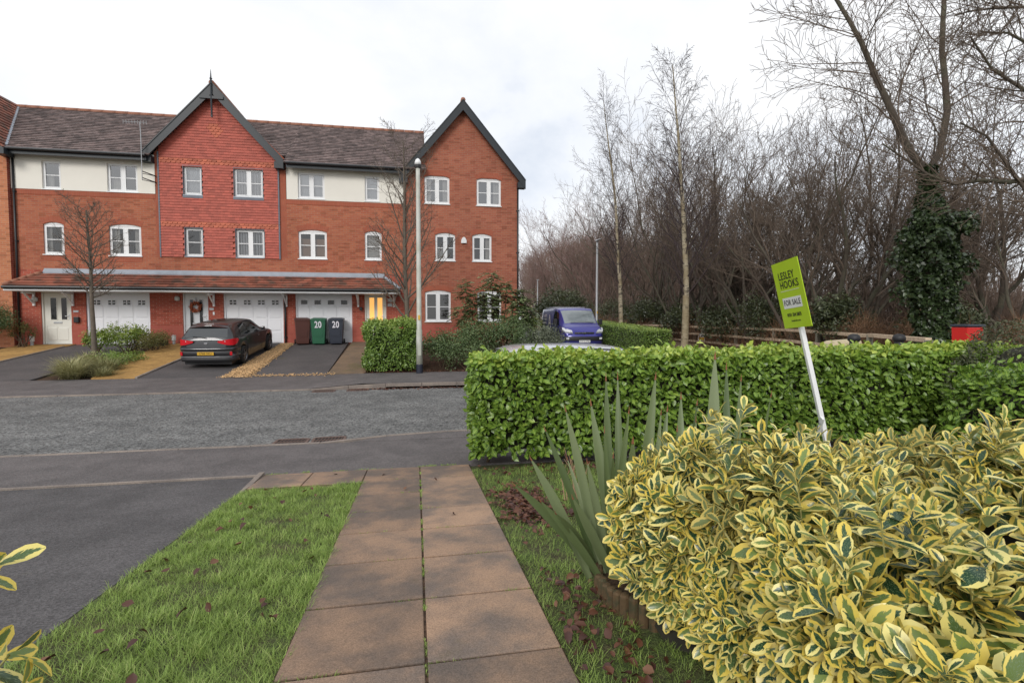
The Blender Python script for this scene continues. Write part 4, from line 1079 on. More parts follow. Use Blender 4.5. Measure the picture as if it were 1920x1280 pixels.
def unit(a): return a / (np.linalg.norm(a, axis=1, keepdims=True) + 1e-9)
def orient(rg, out, up=.55, jit=.55, droop=-.3):
    n = len(out)
    Nn = unit(out * .75 + np.array([0, 0, up]) + rg.normal(0, jit, (n, 3)))
    D = unit(out * .45 + np.array([0, 0, droop]) + rg.normal(0, .75, (n, 3)))
    return frames(D, Nn)
def hedge(par, rg, x0, x1, y0, y1, z0, z1, dens, size, m, tm=TM_HEDGE, wob=.05, faces='FTLRB', parts=0, zf=None, topbright=True, round_=.12, corem='core', inset=0):
    """leaves through the outer skin of a clipped hedge"""
    Ps, Os, B = [], [], []
    def put_(n, f):
        a, b = rg.random(n), rg.random(n)
        P, O = f(a, b); Ps.append(P); Os.append(O)
    X, Y, Z = x1 - x0, y1 - y0, z1 - z0
    full = lambda n, v: np.full(n, v)
    if 'F' in faces: n = int(X * Z * dens); put_(n, lambda a, b: (np.stack([x0 + X * a, full(n, y0), z0 + Z * b], 1), np.tile([0, -1, 0], (n, 1))))
    if 'B' in faces: n2 = int(X * Z * dens * .5); put_(n2, lambda a, b: (np.stack([x0 + X * a, full(n2, y1), z0 + Z * b], 1), np.tile([0, 1, 0], (n2, 1))))
    if 'T' in faces: n3 = int(X * Y * dens * 1.25); put_(n3, lambda a, b: (np.stack([x0 + X * a, y0 + Y * b, full(n3, z1)], 1), np.tile([0, 0, 1], (n3, 1))))
    if 'L' in faces: n4 = int(Y * Z * dens * 1.1); put_(n4, lambda a, b: (np.stack([full(n4, x0), y0 + Y * a, z0 + Z * b], 1), np.tile([-1, 0, 0], (n4, 1))))
    if 'R' in faces: n5 = int(Y * Z * dens); put_(n5, lambda a, b: (np.stack([full(n5, x1), y0 + Y * a, z0 + Z * b], 1), np.tile([1, 0, 0], (n5, 1))))
    P = np.concatenate(Ps).astype(float); O = np.concatenate(Os).astype(float); n = len(P)
    # round the shoulders, wobble the faces
    c = np.array([(x0 + x1) / 2, (y0 + y1) / 2, (z0 + z1) / 2]); hf = np.array([X, Y, Z]) / 2
    q = P - c; r = min(round_, hf.min() * .9); lim = hf - r; cl = np.clip(q, -lim, lim); cl[:, 2] = np.clip(q[:, 2], -hf[2], lim[2])
    dv = q - cl; dl = np.linalg.norm(dv, axis=1, keepdims=True); k = np.where(dl > r, r / (dl + 1e-9), 1.0)
    On = np.where(dl > 1e-6, dv / (dl + 1e-9), O); P = c + cl + dv * k
    w = np.sin(P[:, 0] * 4.1 + P[:, 2] * 5) * .5 + np.sin(P[:, 0] * 9.7 + P[:, 1] * 7 - P[:, 2] * 8.3) * .5
    P += On * (w * wob)[:, None] - On * (np.abs(rg.normal(0, .05, n)) * (1.2))[:, None] + rg.normal(0, .012, (n, 3))
    strag = rg.random(n) < .09; P[strag] += On[strag] * (rg.uniform(.0, .085, strag.sum()) * (.5 + .7 * np.clip(On[strag, 2], 0, 1)))[:, None]
    if zf is not None: P[:, 2] += zf(P)
    R = orient(rg, On)
    sc = size * rg.uniform(.6, 1.15, n)
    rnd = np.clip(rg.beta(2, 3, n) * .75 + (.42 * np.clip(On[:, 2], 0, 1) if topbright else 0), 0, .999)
    mask = np.ones(n, bool)
    if parts: mask = leaf_parts(par, tm, P, R, sc, rnd, m, parts)
    o = link('foliage', leaf_mesh('foliage', tm, P[mask], R[mask], sc[mask], rnd[mask]), m, par, 'stuff')
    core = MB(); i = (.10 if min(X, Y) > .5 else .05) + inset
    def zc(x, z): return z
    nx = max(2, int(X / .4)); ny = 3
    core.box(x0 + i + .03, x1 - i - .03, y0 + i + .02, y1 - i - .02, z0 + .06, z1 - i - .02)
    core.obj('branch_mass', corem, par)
    return o
def blob(par, rg, c, r, n, size, m, tm=TM_SMALL, clumps=14, shell_=.55, flat=.35, up=.5, name='foliage', kind='stuff', droop=-.1):
    """shrub crown built of leaf clumps of uneven size with gaps between them"""
    c = np.array(c, float); r = np.array(r, float)
    cd = unit(rg.normal(0, 1, (clumps, 3))); cd[:, 2] = np.abs(cd[:, 2]) * .95 - flat * .3
    cc = c + cd * r * rg.uniform(shell_, .95, (clumps, 1)); cr = rg.uniform(.28, .5, clumps) * r.mean()
    id_ = rg.integers(0, clumps, n)
    d = unit(rg.normal(0, 1, (n, 3)))
    P = cc[id_] + d * (cr[id_] * rg.random(n) ** .45)[:, None]
    O = unit((P - c) / r + d * .6)
    keep = P[:, 2] > c[2] - r[2] * .98
    P, O = P[keep], O[keep]; n = len(P)
    R = orient(rg, O, up, .6, droop); sc = size * rg.uniform(.55, 1.2, n)
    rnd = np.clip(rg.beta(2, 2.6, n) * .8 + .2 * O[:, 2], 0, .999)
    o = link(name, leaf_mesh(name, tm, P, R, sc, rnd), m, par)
    if kind: o['kind'] = kind
    return cc
def stems(par, base, tips, r0=.02, m='stem', seed=1):
    mb = MB(); rr = random.Random(seed)
    for tp in tips:
        b = Vector(base) + Vector((rr.uniform(-.12, .12), rr.uniform(-.08, .08), 0)); t = Vector(tp)
        mid = b.lerp(t, .5) + Vector((rr.uniform(-.1, .1), rr.uniform(-.1, .1), .05))
        mb.tube([b, mid, t], [r0, r0 * .7, r0 * .3], 5)
    return mb.obj('stems', m, par)

# ---- the long bright hedge in front
rg = np.random.default_rng(21)
hg = thing('hedge', 'long clipped bright green hedge with broad leaves across the garden front', 'hedge', (4, 6.2, .1))
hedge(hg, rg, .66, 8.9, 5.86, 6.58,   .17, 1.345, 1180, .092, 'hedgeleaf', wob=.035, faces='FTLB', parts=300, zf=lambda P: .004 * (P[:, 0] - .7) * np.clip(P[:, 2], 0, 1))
mb = MB()
for i in range(26):
    x = .85 + i * .31; mb.tube([(x, 6.2, .0), (x + .05, 6.15, .3), (x - .04, 6.2, .7)], [.022, .018, .012], 6)
mb.obj('stems', 'stem', hg)

# ---- dark small leaved bush at the right end of the hedge, and the green one in front of it
db = thing('shrub', 'dull brown green small leaved bush rising at the right edge beyond the hedge', 'shrub', (8.1, 5.7, .1))
rg = np.random.default_rng(22)
n = 17000; a = rg.uniform(0, 2 * PI, n); zz = rg.random(n) ** .8
ph = np.arccos(np.clip(1 - zz, -1, 1)); d = np.stack([np.cos(a) * np.sin(ph), np.sin(a) * np.sin(ph), np.cos(ph)], 1)
sq = np.sign(d) * np.abs(d) ** .75
P = np.array([8.75, 5.35, .25]) + sq * np.array([1.75, 1.0, 1.60]) * (1 - np.abs(rg.normal(0, .05, n)))[:, None] + d * (.06 * np.sin(sq[:, 0] * 9 + sq[:, 2] * 7))[:, None]
link('foliage', leaf_mesh('foliage', TM_SMALL, P, orient(rg, d, .4, .7), .038 * rg.uniform(.6, 1.3, n), np.clip(rg.beta(2, 2.5, n) * .8 + .2 * d[:, 2], 0, .999)), 'darkhedge', db, 'stuff')
mb = MB(); mb.lathe([(1.0, .1), (1.02, .5), (.95, 1.0), (.7, 1.35), (.3, 1.5)], 8.75, 5.35, 14)
mb.v = [(8.75 + (x - 8.75) * 1.45, 5.35 + (y - 5.35) * .75, z) for x, y, z in mb.v]; mb.obj('branch_mass', 'core', db)
gb = thing('hedge', 'darker green hedge return at the right edge, in front of the brown bush', 'hedge', (6.9, 4.7, .1))
rg = np.random.default_rng(23)
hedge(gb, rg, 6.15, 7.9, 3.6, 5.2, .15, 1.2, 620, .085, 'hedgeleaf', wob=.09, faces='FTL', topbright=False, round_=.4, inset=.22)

# ---- the big variegated shrub by the path
def eu_shoots(rg, P, Dn, size=1.0, nodes=6):
    """upright shoots with opposite pairs of leaves; returns leaf arrays"""
    n = len(P); LP, LD, LN, LS = [], [], [], []
    Dn = unit(Dn); ref = unit(np.cross(Dn, rg.normal(0, 1, (n, 3)))); ref2 = np.cross(Dn, ref)
    for j in range(nodes):
        t = j / (nodes - 1)
        pos_ = P - Dn * ((1 - t) * .15 * size)[..., None] if np.ndim(size) else P - Dn * ((1 - t) * .15 * size)
        for s in (0, 1):
            az = (j % 2) * PI / 2 + s * PI + rg.normal(0, .28, n)
            rad = ref * np.cos(az)[:, None] + ref2 * np.sin(az)[:, None]
            el = np.radians(82 - 52 * t) + rg.normal(0, .17, n)
            D = Dn * np.cos(el)[:, None] + rad * np.sin(el)[:, None]
            Nn = Dn * np.sin(el)[:, None] - rad * np.cos(el)[:, None] + rg.normal(0, .22, (n, 3))
            LP.append(pos_ + rad * .004); LD.append(D); LN.append(Nn)
            LS.append(.104 * size * (1.08 - .45 * t) * rg.uniform(.6, 1.22, n))
    return np.concatenate(LP), frames(np.concatenate(LD), np.concatenate(LN)), np.concatenate(LS)
eu = thing('variegated_shrub', 'large yellow and green variegated euonymus shrub filling the right foreground', 'shrub', (2.2, 1.7, .4))
rg = np.random.default_rng(31)
BX0, BX1, BY0, BY1 = 1.05, 4.6, .42, 2.55
def eu_h(x, y):
    b1 = .17 * np.exp(-((x - 1.42) / .34) ** 2 - ((y - 2.12) / .45) ** 2)
    rt = .16 * np.clip((x - 1.75) / .55, 0, 1) * np.clip((2.0 - y) / .4, 0, 1) * np.clip((y - .55) / .5, 0, 1)
    return 1.10 + .05 * np.sin(x * 5.3 + 1) * np.sin(y * 4.7) + .05 * np.sin(x * 11 + y * 9) + b1 + rt - .12 * np.clip((x - 1.9) / .6, 0, 1) * np.clip((y - 1.9) / .5, 0, 1)
def eu_xl(y, z): return BX0 + .09 * np.sin(y * 5.1) + .06 * np.sin(z * 9 + y * 7) + .06 * np.clip(1.9 - y, 0, 2) + .25 * np.clip((y - 2.25) / .4, 0, 1) ** 2
n = 1650
x = rg.uniform(.8, 4.3, n); y = rg.uniform(BY0, BY1, n)
xl = eu_xl(y, 1.0); e = np.minimum(np.minimum(x - xl, BY1 - y), 10)
ok = e > 0; x, y, e = x[ok], y[ok], e[ok]
z = eu_h(x, y) - .30 * (1 - np.clip(e / .30, 0, 1)) ** 2 - np.abs(rg.normal(0, .035, len(x)))
cn = np.stack([rg.uniform(.85, 4.3, 88), rg.uniform(BY0, BY1, 88)], 1); cz = rg.normal(.02, .05, 88)
dd_ = np.linalg.norm(np.stack([x, y], 1)[:, None] - cn[None], axis=2); ci = dd_.argmin(1); dm = dd_.min(1)
z = z + cz[ci] - 5.5 * np.minimum(dm, .19) ** 2
top = np.stack([x, y, z], 1)
tilt = np.stack([-(1 - np.clip((x - eu_xl(y, 1.)) / .32, 0, 1)) * .9, (1 - np.clip((BY1 - y) / .3, 0, 1)) * .7, np.ones(len(x))], 1) + rg.normal(0, .26, (len(x), 3)) + np.array([-.10, -.16, 0]) + np.concatenate([(np.stack([x, y], 1) - cn[ci]) * 5.0, np.zeros((len(x), 1))], 1)
n2 = 560
ys_ = rg.uniform(BY0 + .2, BY1, n2); zs_ = .42 + rg.random(n2) * .66
left = np.stack([eu_xl(ys_, zs_) + np.abs(rg.normal(0, .04, n2)) + .18 * np.clip((.75 - zs_) / .4, 0, 1) ** 2, ys_, zs_], 1)
cl_ = np.stack([rg.uniform(BY0, BY1, 46), rg.uniform(.4, 1.05, 46)], 1); dl_ = np.linalg.norm(left[:, None, 1:] - cl_[None], axis=2); li = dl_.argmin(1); left[:, 0] += 4.5 * np.minimum(dl_.min(1), .17) ** 2 - .03
tl = np.stack([np.full(n2, -.95), np.full(n2, -.25), np.full(n2, .35)], 1) + rg.normal(0, .30, (n2, 3)) + np.concatenate([np.zeros((n2, 1)), (left[:, 1:] - cl_[li]) * 4.5], 1)
n3 = 330
xs_ = rg.uniform(1.1, 4.3, n3); zs3 = .4 + rg.random(n3) * .7
back_ = np.stack([xs_, BY1 + rg.normal(0, .03, n3), zs3], 1); tb = np.stack([np.zeros(n3), np.full(n3, .9), np.full(n3, .6)], 1) + rg.normal(0, .35, (n3, 3))
# taller sprigs that stand above the mass
n4 = 130
xs4 = rg.uniform(1.0, 4.2, n4); ys4 = rg.uniform(.9, BY1 - .05, n4); k4 = xs4 > eu_xl(ys4, 1.) + .1; xs4, ys4 = xs4[k4], ys4[k4]
sp4 = np.stack([xs4, ys4, eu_h(xs4, ys4) + rg.uniform(.02, .13, len(xs4))], 1); ts4 = np.stack([np.zeros(len(xs4)), np.zeros(len(xs4)), np.ones(len(xs4))], 1) + rg.normal(0, .16, (len(xs4), 3))
PP = np.concatenate([top, left, back_, sp4]); DD = np.concatenate([tilt, tl, tb, ts4])
far_ok = np.linalg.norm(PP - np.array(EYE), axis=1) > .74
PP, DD = PP[far_ok], DD[far_ok]
LP, LR, LS = eu_shoots(rg, PP, DD)
rnd = rg.random(len(LP)) * .999
mask = leaf_parts(eu, TM_EU, LP, LR, LS, rnd, 'variegated', 300, 12)
link('foliage', leaf_mesh('foliage', TM_EU, LP[mask], LR[mask], LS[mask], rnd[mask]), 'variegated', eu, 'stuff')
mb = MB(); Du = unit(DD); sel = rg.permutation(len(PP))[:1500]
M['yellowstem'] = mat('yellow_green_stem', (.30, .28, .09), .6, .2, 20)
for i in sel:
    p = Vector(PP[i]); d = Vector(Du[i]); mb.tube([p - d * .20 + Vector((0, 0, -.06)), p - d * .1, p - d * .01], [.0038, .003, .0018], 4, cap=False)
mb.obj('stems', 'yellowstem', eu)
cm = MB(); nxx, nyy = 26, 16; vs = []
for i in range(nxx + 1):
    for j in range(nyy + 1):
        yy = BY0 + .12 + (BY1 - BY0 - .28) * j / nyy; xa = float(eu_xl(yy, 1.0)) + .17; xx = xa + (4.5 - xa) * i / nxx
        ed = min(i / 3, (nyy - j) / 2, 1); vs.append((xx, yy, float(eu_h(xx, yy)) - .27 - .5 * (1 - ed)))
cm.add(vs, [(i * (nyy + 1) + j, (i + 1) * (nyy + 1) + j, (i + 1) * (nyy + 1) + j + 1, i * (nyy + 1) + j + 1) for i in range(nxx) for j in range(nyy)])
cm.box(1.22, 4.4, BY0 + .3, BY1 - .22, .3, .72)
cm.obj('branch_mass', 'core', eu, smooth=True)

# ---- shoots of the matching shrub at the left edge
e2 = thing('variegated_shrub', 'few yellow edged leaf sprigs poking in at the bottom left corner', 'shrub', (-1.3, .9, .5))
rg = np.random.default_rng(33)
n = 150; P = np.stack([rg.uniform(-1.95, -1.16, n), rg.uniform(.62, 1.15, n), rg.uniform(.75, 1.08, n)], 1)
P = P[(P[:, 0] < -1.0 - .30 * (1.15 - P[:, 1]) + .0)]
ex = np.array([(-.80, 1.13, 1.325), (-.765, 1.12, 1.155), (-.745, 1.1, 1.09)]); P = np.concatenate([P, ex])
D = np.stack([np.full(len(P), .35), np.zeros(len(P)), np.ones(len(P))], 1) + rg.normal(0, .3, (len(P), 3)); D[-3:] = [(.9, .1, .45), (.9, .1, .2), (.8, -.1, .7)]
LP, LR, LS = eu_shoots(rg, P, D)
link('foliage', leaf_mesh('foliage', TM_EU, LP, LR, LS, rg.random(len(LP)) * .999), 'variegated', e2, 'stuff')
mb = MB()
for i in range(len(P)):
    p = Vector(P[i]); d = Vector(D[i]).normalized(); b_ = Vector((-1.45, .95, .45)); mb.tube([b_, b_.lerp(p, .6) + Vector((0, 0, -.04)), p - d * .01], [.006, .004, .002], 4, cap=False)
mb.obj('stems', 'yellowstem', e2)

# ---- phormium: every strap leaf its own piece
def unproj(px, py, z):
    rm = cam.rotation_euler.to_matrix(); return EYE + rm @ Vector(((px - 960) / 960 * z, (640 - py) / 960 * z, -z))
M['stake2'] = mat('rust_brown_tip', (.22, .085, .04), .8, .2, 20)
pf = thing('flax_plant', 'grey green flax with sword shaped leaves standing between path and shrub', 'plant', (1.12, 2.62, .33))
tips = [(960, 905, 2.75, .05), (993, 856, 2.85, .055), (1059, 762, 2.9, .05), (1107, 750, 3.0, .06), (1136, 702, 3.0, .05), (1158, 700, 3.1, .045), (1180, 765, 2.9, .04), (1133, 802, 2.85, .035), (1187, 822, 2.75, .085), (1230, 700, 3.1, .062), (1240, 768, 3.1, .042), (1252, 762, 3.15, .055), (1277, 738, 3.2, .062), (1308, 750, 3.2, .05), (1341, 662, 3.1, .085), (1362, 682, 3.15, .05), (1447, 735, 3.2, .035), (1062, 855, 3.0, .032), (1204, 853, 2.8, .035), (1305, 782, 3.1, .035), (1100, 862, 2.9, .045), (1072, 930, 2.75, .05), (1270, 800, 3.0, .05), (1020, 800, 2.95, .042), (1150, 850, 2.7, .045), (1040, 960, 2.6, .04), (1390, 705, 3.3, .045), (1010, 935, 2.65, .04)]
rr = random.Random(6)
for i, (tx, ty, tz, wd) in enumerate(tips):
    tip = unproj(tx, ty, tz)
    k = (tx - 1190) / 260
    b0 = Vector((1.13 + (.17 if k < 0 else .85) * k + rr.uniform(-.05, .05), 2.66 + rr.uniform(-.09, .12), .33))
    d = tip - b0; L = d.length
    side = d.cross(Vector((.25 * math.sin(i * 2.1), -1, 0))).normalized(); nrm = side.cross(d).normalized()
    if nrm.y > 0: nrm = -nrm
    bow = .045 * L * (1 if abs(k) > .5 else .4)
    V, F, UV = [], [], []; NR = 12
    side2 = (side + nrm * rr.uniform(-.35, .35)).normalized()
    for r in range(NR + 1):
        t = r / NR; p = b0.lerp(tip, t) + Vector((0, 0, bow * math.sin(PI * t)))
        w = wd * .53 * min(1.0, .62 + t * 1.3) * (1 if t < .55 else max(.03, (1 - ((t - .55) / .45) ** 1.7)))
        fold = .55 * (1 - t * .8)
        for u in (-1, -.5, 0, .5, 1):
            V.append(p + side2 * (u * w) - nrm * (abs(u) * w * -fold)); UV.append((u, t, 1))
    for r in range(NR):
        for c in range(4): a = r * 5 + c; F.append((a, a + 1, a + 6, a + 5))
    me = npmesh('strap_leaf', np.array([tuple(v) for v in V]), np.array(F), np.full(len(V), rr.random()), np.array(UV), True)
    link('strap_leaf', me, 'phormium', pf)
    # frayed rust tip
    b = MB(); q = b0.lerp(tip, .965) + Vector((0, 0, bow * math.sin(PI * .965))); b.tube([q, q.lerp(tip, .7), tip + Vector((0, 0, .012))], [wd * .10, wd * .055, .001], 5); b.obj('rusty_tip', 'stake2', pf)

# ---- log edging round the flax
le = thing('log_edging', 'low edging of round wooden stakes round the flax', 'edging', (1.0, 2.4, .33))
M['stake'] = mat('weathered_stake', (.10, .062, .028), .8, .35, 14, col2=(.055, .05, .022), c2scale=25, bmp=.4, bscale=80)
arc_ = np.array([(1.10, 2.80), (1.03, 2.74), (.985, 2.66), (.965, 2.575), (.962, 2.49), (.972, 2.405), (.995, 2.325), (1.035, 2.255), (1.085, 2.19), (1.14, 2.13), (1.20, 2.075), (1.265, 2.03)])
s_ = np.concatenate([[0], np.cumsum(np.linalg.norm(np.diff(arc_, axis=0), axis=1))]); q_ = np.arange(0, s_[-1], .0535)
pts = list(zip(np.interp(q_, s_, arc_[:, 0]), np.interp(q_, s_, arc_[:, 1])))
for i, (x, y) in enumerate(pts):
    b = MB(); zt = zn(y) + .095 + rr.uniform(-.012, .012); b.lathe([(.0255, zn(y) - .05), (.026, zt - .010), (.020, zt), (.005, zt + .003)], x, y, 10); b.obj('stake', 'stake', le, smooth=False)
sheet('flax_soil', [(.97, 2.5), (1.0, 2.35), (1.3, 2.05), (1.9, 2.1), (1.9, 2.9), (1.15, 2.85), (1.0, 2.7)], lambda y: zn(y) + .06, 'soil', 'raised dark soil inside the stakes')

# ---- grass
def lawn(name, label, rg, n, sampler, h0, h1, rb=.0, width=1.0):
    P = sampler(n); n = len(P)
    az = rg.uniform(0, 2 * PI, n); le_ = rg.uniform(.15, 1.0, n)
    D = np.stack([np.cos(az) * le_, np.sin(az) * le_, np.ones(n) * .9], 1)
    Nn = np.stack([-np.cos(az), -np.sin(az), le_], 1)
    cl = .5 + .5 * np.sin(P[:, 0] * 6.3 + 1.3 * np.sin(P[:, 1] * 4.1)) * np.sin(P[:, 1] * 5.2 + P[:, 0] * 2)
    cl2 = np.sin(P[:, 0] * 21 + P[:, 1] * 9) * np.sin(P[:, 1] * 17 - P[:, 0] * 11)
    sc = (h0 + (h1 - h0) * np.clip(cl * .6 + .25 * cl2 + rg.random(n) * .5, 0, 1.2)) * rg.uniform(.6, 1.2, n)
    rnd = np.clip(rg.beta(2, 2.4, n) * .8 + .12 * cl2 + rb, 0, .999)
    me = leaf_mesh(name, (TM_BLADE[0] * np.array([width, 1, 1]), TM_BLADE[1], TM_BLADE[2]), P, frames(D, Nn), sc, rnd)
    return tag(link(name, me, 'grass', None, 'stuff'), label, 'grass')
def samp(x0, x1, y0, y1, rg, bare=None):
    def f(n):
        # denser near the camera where single blades show
        y = y0 + (y1 - y0) * rg.random(n) ** 1.15; x = rg.uniform(x0, x1, n)
        if bare is not None:
            k = bare(x, y, rg.random(n)); x, y = x[k], y[k]
        return np.stack([x, y, .03 + .083 * (6.1 - y) - .012], 1)
    return f
rg = np.random.default_rng(41)
lawn('lawn', 'green lawn with scattered dead leaves between driveway and path', rg, 92000, samp(-1.72, -.55, 1.25, 5.46, rg, lambda x, y, r: r < np.clip(.80 + .5 * np.sin(x * 9 + 3 * np.sin(y * 3.1)) * np.sin(y * 7.3 + x * 4), .22, 1)), .018, .066, .05, 1.15)
def bare(x, y, r):
    s = np.sin(x * 7 + 2) * np.sin(y * 5.3) + .5 * np.sin(x * 17 + y * 13)
    litter = ((x - .93) / .28) ** 2 + ((y - 4.3) / .55) ** 2
    keep = (r < np.clip(.85 + .4 * s, .2, 1)) & ((litter > 1) | (r < .22))
    inside = (x > 1.0 + .0 * y) & (y > 2.05) & (y < 2.85); bush = (x > 1.35) & (y < 2.5)
    return keep & ~inside & ~bush
lawn('rough_grass', 'patchy mossy grass between path and flax', rg, 84000, samp(.60, 3.0, 1.35, 5.85, rg, bare), .018, .055, .0, 1.1)

# weeds in the path joints
def joint(n):
    k = rg.integers(0, 3, n); y = rg.uniform(1.6, 6.1, n)
    x = np.where(k < 2, .03 + rg.normal(0, .006, n), 0)
    row = np.array(ys)[rg.integers(0, 8, n)]; hx = rg.uniform(-.57, .6, n) ; 
    clumpy = np.sin(y * 9) * np.sin(y * 23 + 1) > .05
    x = np.where(k == 2, hx, x); y = np.where(k == 2, row + rg.normal(0, .005, n), y)
    c2 = np.sin(x * 11 + y * 3) > .35
    keep = np.where(k == 2, c2, clumpy)
    x, y = x[keep], y[keep]
    return np.stack([x, y, .03 + .083 * (6.1 - y) + .002], 1)
lawn('joint_weeds', 'thin moss and weeds in the joints of the path', rg, 5200, joint, .010, .026, .05, 3.0)
def fringe(n):
    x = rg.uniform(-1.7, .62, n); y = 6.12 + rg.normal(0, .018, n); k = np.sin(x * 7) + np.sin(x * 19) > .1
    return np.stack([x[k], y[k], np.full(k.sum(), .03)], 1)
lawn('pavement_moss', 'mossy weeds along the back of the near pavement', rg, 1800, fringe, .01, .03, .05, 3.0)

# dead leaves: bigger ones singly, the rest as litter
rgd = np.random.default_rng(51)
litm = [npmesh('fallen_leaf', leaf_tmpl(1, w_, rows=(0, .3, .7, 1), prof=[.1, .9, .8, .1], fold=f_, curl=c_)[0], TM_LITTER[1], np.full(12, q), TM_LITTER[2], True) for w_, f_, c_, q in ((.85, .5, .3, .05), (.95, .3, -.35, .25), (.8, .7, .2, .4), (1.0, .4, .4, .12), (.9, .6, -.3, .7))]
for me in litm: me.materials.append(M['deadleaf'])
def drop_leaf(x, y, s, label, group, dz=.03):
    o = bpy.data.objects.new('fallen_leaf', litm[rgd.integers(0, 5)]); COL.objects.link(o)
    o.location = (x, y, zn(y) + dz); o.rotation_euler = (rgd.normal(0, .35), rgd.normal(0, .35), rgd.uniform(0, 6.3)); o.scale = (s, s, s)
    return tag(o, label, 'leaf', group)
for i in range(58):
    y = 1.55 + 3.7 * rgd.random() ** 1.3; x = rgd.uniform(-1.62, -.64)
    drop_leaf(x, y, rgd.uniform(.03, .06), 'dead brown leaf lying on the left lawn', 'dead leaves on the left lawn', rgd.uniform(.02, .05))
for i in range(24):
    y = rgd.uniform(1.5, 2.75); x = rgd.uniform(.68, .98)
    drop_leaf(x, y, rgd.uniform(.025, .05), 'dead brown leaf on the grass by the wooden stakes', 'dead leaves by the stakes', rgd.uniform(.012, .03))
for x, y in [(-.12, 5.0), (.28, 4.1), (-.35, 5.75), (-.9, 5.9), (.2, 5.3)]:
    drop_leaf(x, y, .04, 'small dead leaf lying on the paving slabs', 'dead leaves on the path', .022)
n = 900; P = np.stack([.93 + rgd.normal(0, .14, n), 4.3 + rgd.normal(0, .33, n), np.zeros(n)], 1); P = P[P[:, 0] > .64]
q = np.stack([rgd.uniform(.7, 8, 500), rgd.uniform(5.45, 6.0, 500), np.zeros(500)], 1); q2 = np.stack([rgd.uniform(.66, 1.05, 160), rgd.uniform(1.4, 2.9, 160), np.zeros(160)], 1)
P = np.concatenate([P, q, q2]); P[:, 2] = .03 + .083 * (6.1 - P[:, 1]) + rgd.uniform(.0, .025, len(P))
n = len(P); me = leaf_mesh('leaf_litter', TM_LITTER, P, frames(rgd.normal(0, 1, (n, 3)) * [1, 1, .2], rgd.normal(0, .4, (n, 3)) + [0, 0, 1]), rgd.uniform(.025, .06, n), rgd.random(n) * .7)
tag(link('leaf_litter', me, 'deadleaf', None, 'stuff'), 'brown leaf litter under the hedge and on the rough grass', 'leaves')
# far side: litter along the shrub bed
n = 900; P = np.stack([rgd.uniform(-1.6, 4.8, n), 15.98 + np.abs(rgd.normal(0, .14, n)), np.zeros(n)], 1); P[:, 2] = .135 + .02 * rgd.random(n) + np.clip(P[:, 1] - 16, 0, 1) * .115
k = 320; P[:k, 1] = 13.36 - np.abs(rgd.normal(0, .09, k)); P[:k, 0] = rgd.uniform(-1.6, 2.2, k); P[:k, 2] = .01
me = leaf_mesh('leaf_litter', TM_LITTER, P, frames(rgd.normal(0, 1, (n, 3)) * [1, 1, .2], rgd.normal(0, .4, (n, 3)) + [0, 0, 1]), rgd.uniform(.04, .08, n), rgd.random(n) * .6)
tag(link('leaf_litter', me, 'deadleaf', None, 'stuff'), 'reddish leaf litter along the far kerb and shrub bed', 'leaves')
# dead stalk beside the flax
ds = thing('dry_stalks', 'bare dry stalks standing in the grass behind the flax', 'plant', (1.35, 4.3, .17))
mb = MB(); rr = random.Random(3)
for i in range(8):
    a = rr.uniform(0, 6.28); p = Vector((1.35 + rr.uniform(-.06, .06), 4.3 + rr.uniform(-.06, .06), .17)); h_ = rr.uniform(.15, .5)
    q = p + Vector((math.cos(a) * .12, math.sin(a) * .12, h_)); mb.tube([p, p.lerp(q, .5) + Vector((.01, 0, .02)), q], [.005, .004, .002], 5)
    for t in (.5, .75): r_ = p.lerp(q, t); mb.tube([r_, r_ + Vector((rr.uniform(-.06, .06), rr.uniform(-.06, .06), .09))], [.003, .0015], 4)
M['drystalk'] = mat('dry_stalk', (.36, .23, .14), .85, .2, 20)
mb.obj('stalks', 'drystalk', ds)

# ------------------------------------------------------------------ planting across the road
rg = np.random.default_rng(61)
sh = thing('hedge', 'square clipped green hedge beside the lamp post across the road', 'hedge', (-.8, 16.9, .2))
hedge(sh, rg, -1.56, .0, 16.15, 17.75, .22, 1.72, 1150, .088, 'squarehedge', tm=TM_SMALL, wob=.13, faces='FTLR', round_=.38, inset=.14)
mb = MB()
for i in range(7): mb.tube([(-1.4 + i * .2, 16.6, .1), (-1.4 + i * .21, 16.55, .5)], [.03, .02], 6)
mb.obj('stems', 'stem', sh)
def shrub(label, c, r, n, size, m, seed, name='shrub', tm=TM_SMALL, zb=None, **kw):
    rg = np.random.default_rng(seed); zb = zb if zb is not None else c[2] - r[2]
    s = thing(name, label, 'shrub', (c[0], c[1], zb))
    cc = blob(s, rg, c, r, n, size, m, tm=tm, **kw)
    stems(s, (c[0], c[1], zb), [tuple(p) for p in cc[:9]], .02, seed=seed)
    return s
shrub('low dark green shrub directly right of the lamp post', (.95, 16.9, .75), (.85, .6, .75), 5200, .06, 'shrubleaf', 71, clumps=26)
shrub('mid green shrub with dense small leaves under the ground floor window', (2.05, 17.4, .95), (1.0, .7, .95), 7000, .06, 'shrubleaf', 72, clumps=30)
shrub('dark reddish tinged shrub under the mahonia', (3.25, 17.7, 1.05), (.95, .7, .95), 6000, .06, 'shrubleaf', 73, clumps=28)
shrub('grey green shrub leaning towards the blue van', (4.35, 17.6, .88), (.85, .7, .72), 5600, .06, 'greyshrub', 74, clumps=28)
shrub('low dark ground shrub at the kerb in front of the bed', (1.8, 16.5, .5), (1.25, .35, .5), 4200, .05, 'shrubleaf', 75, clumps=26)
shrub('low shrub between the kerb and the grey green bush', (3.6, 16.6, .5), (1.1, .4, .55), 4000, .05, 'greyshrub', 76, clumps=26)
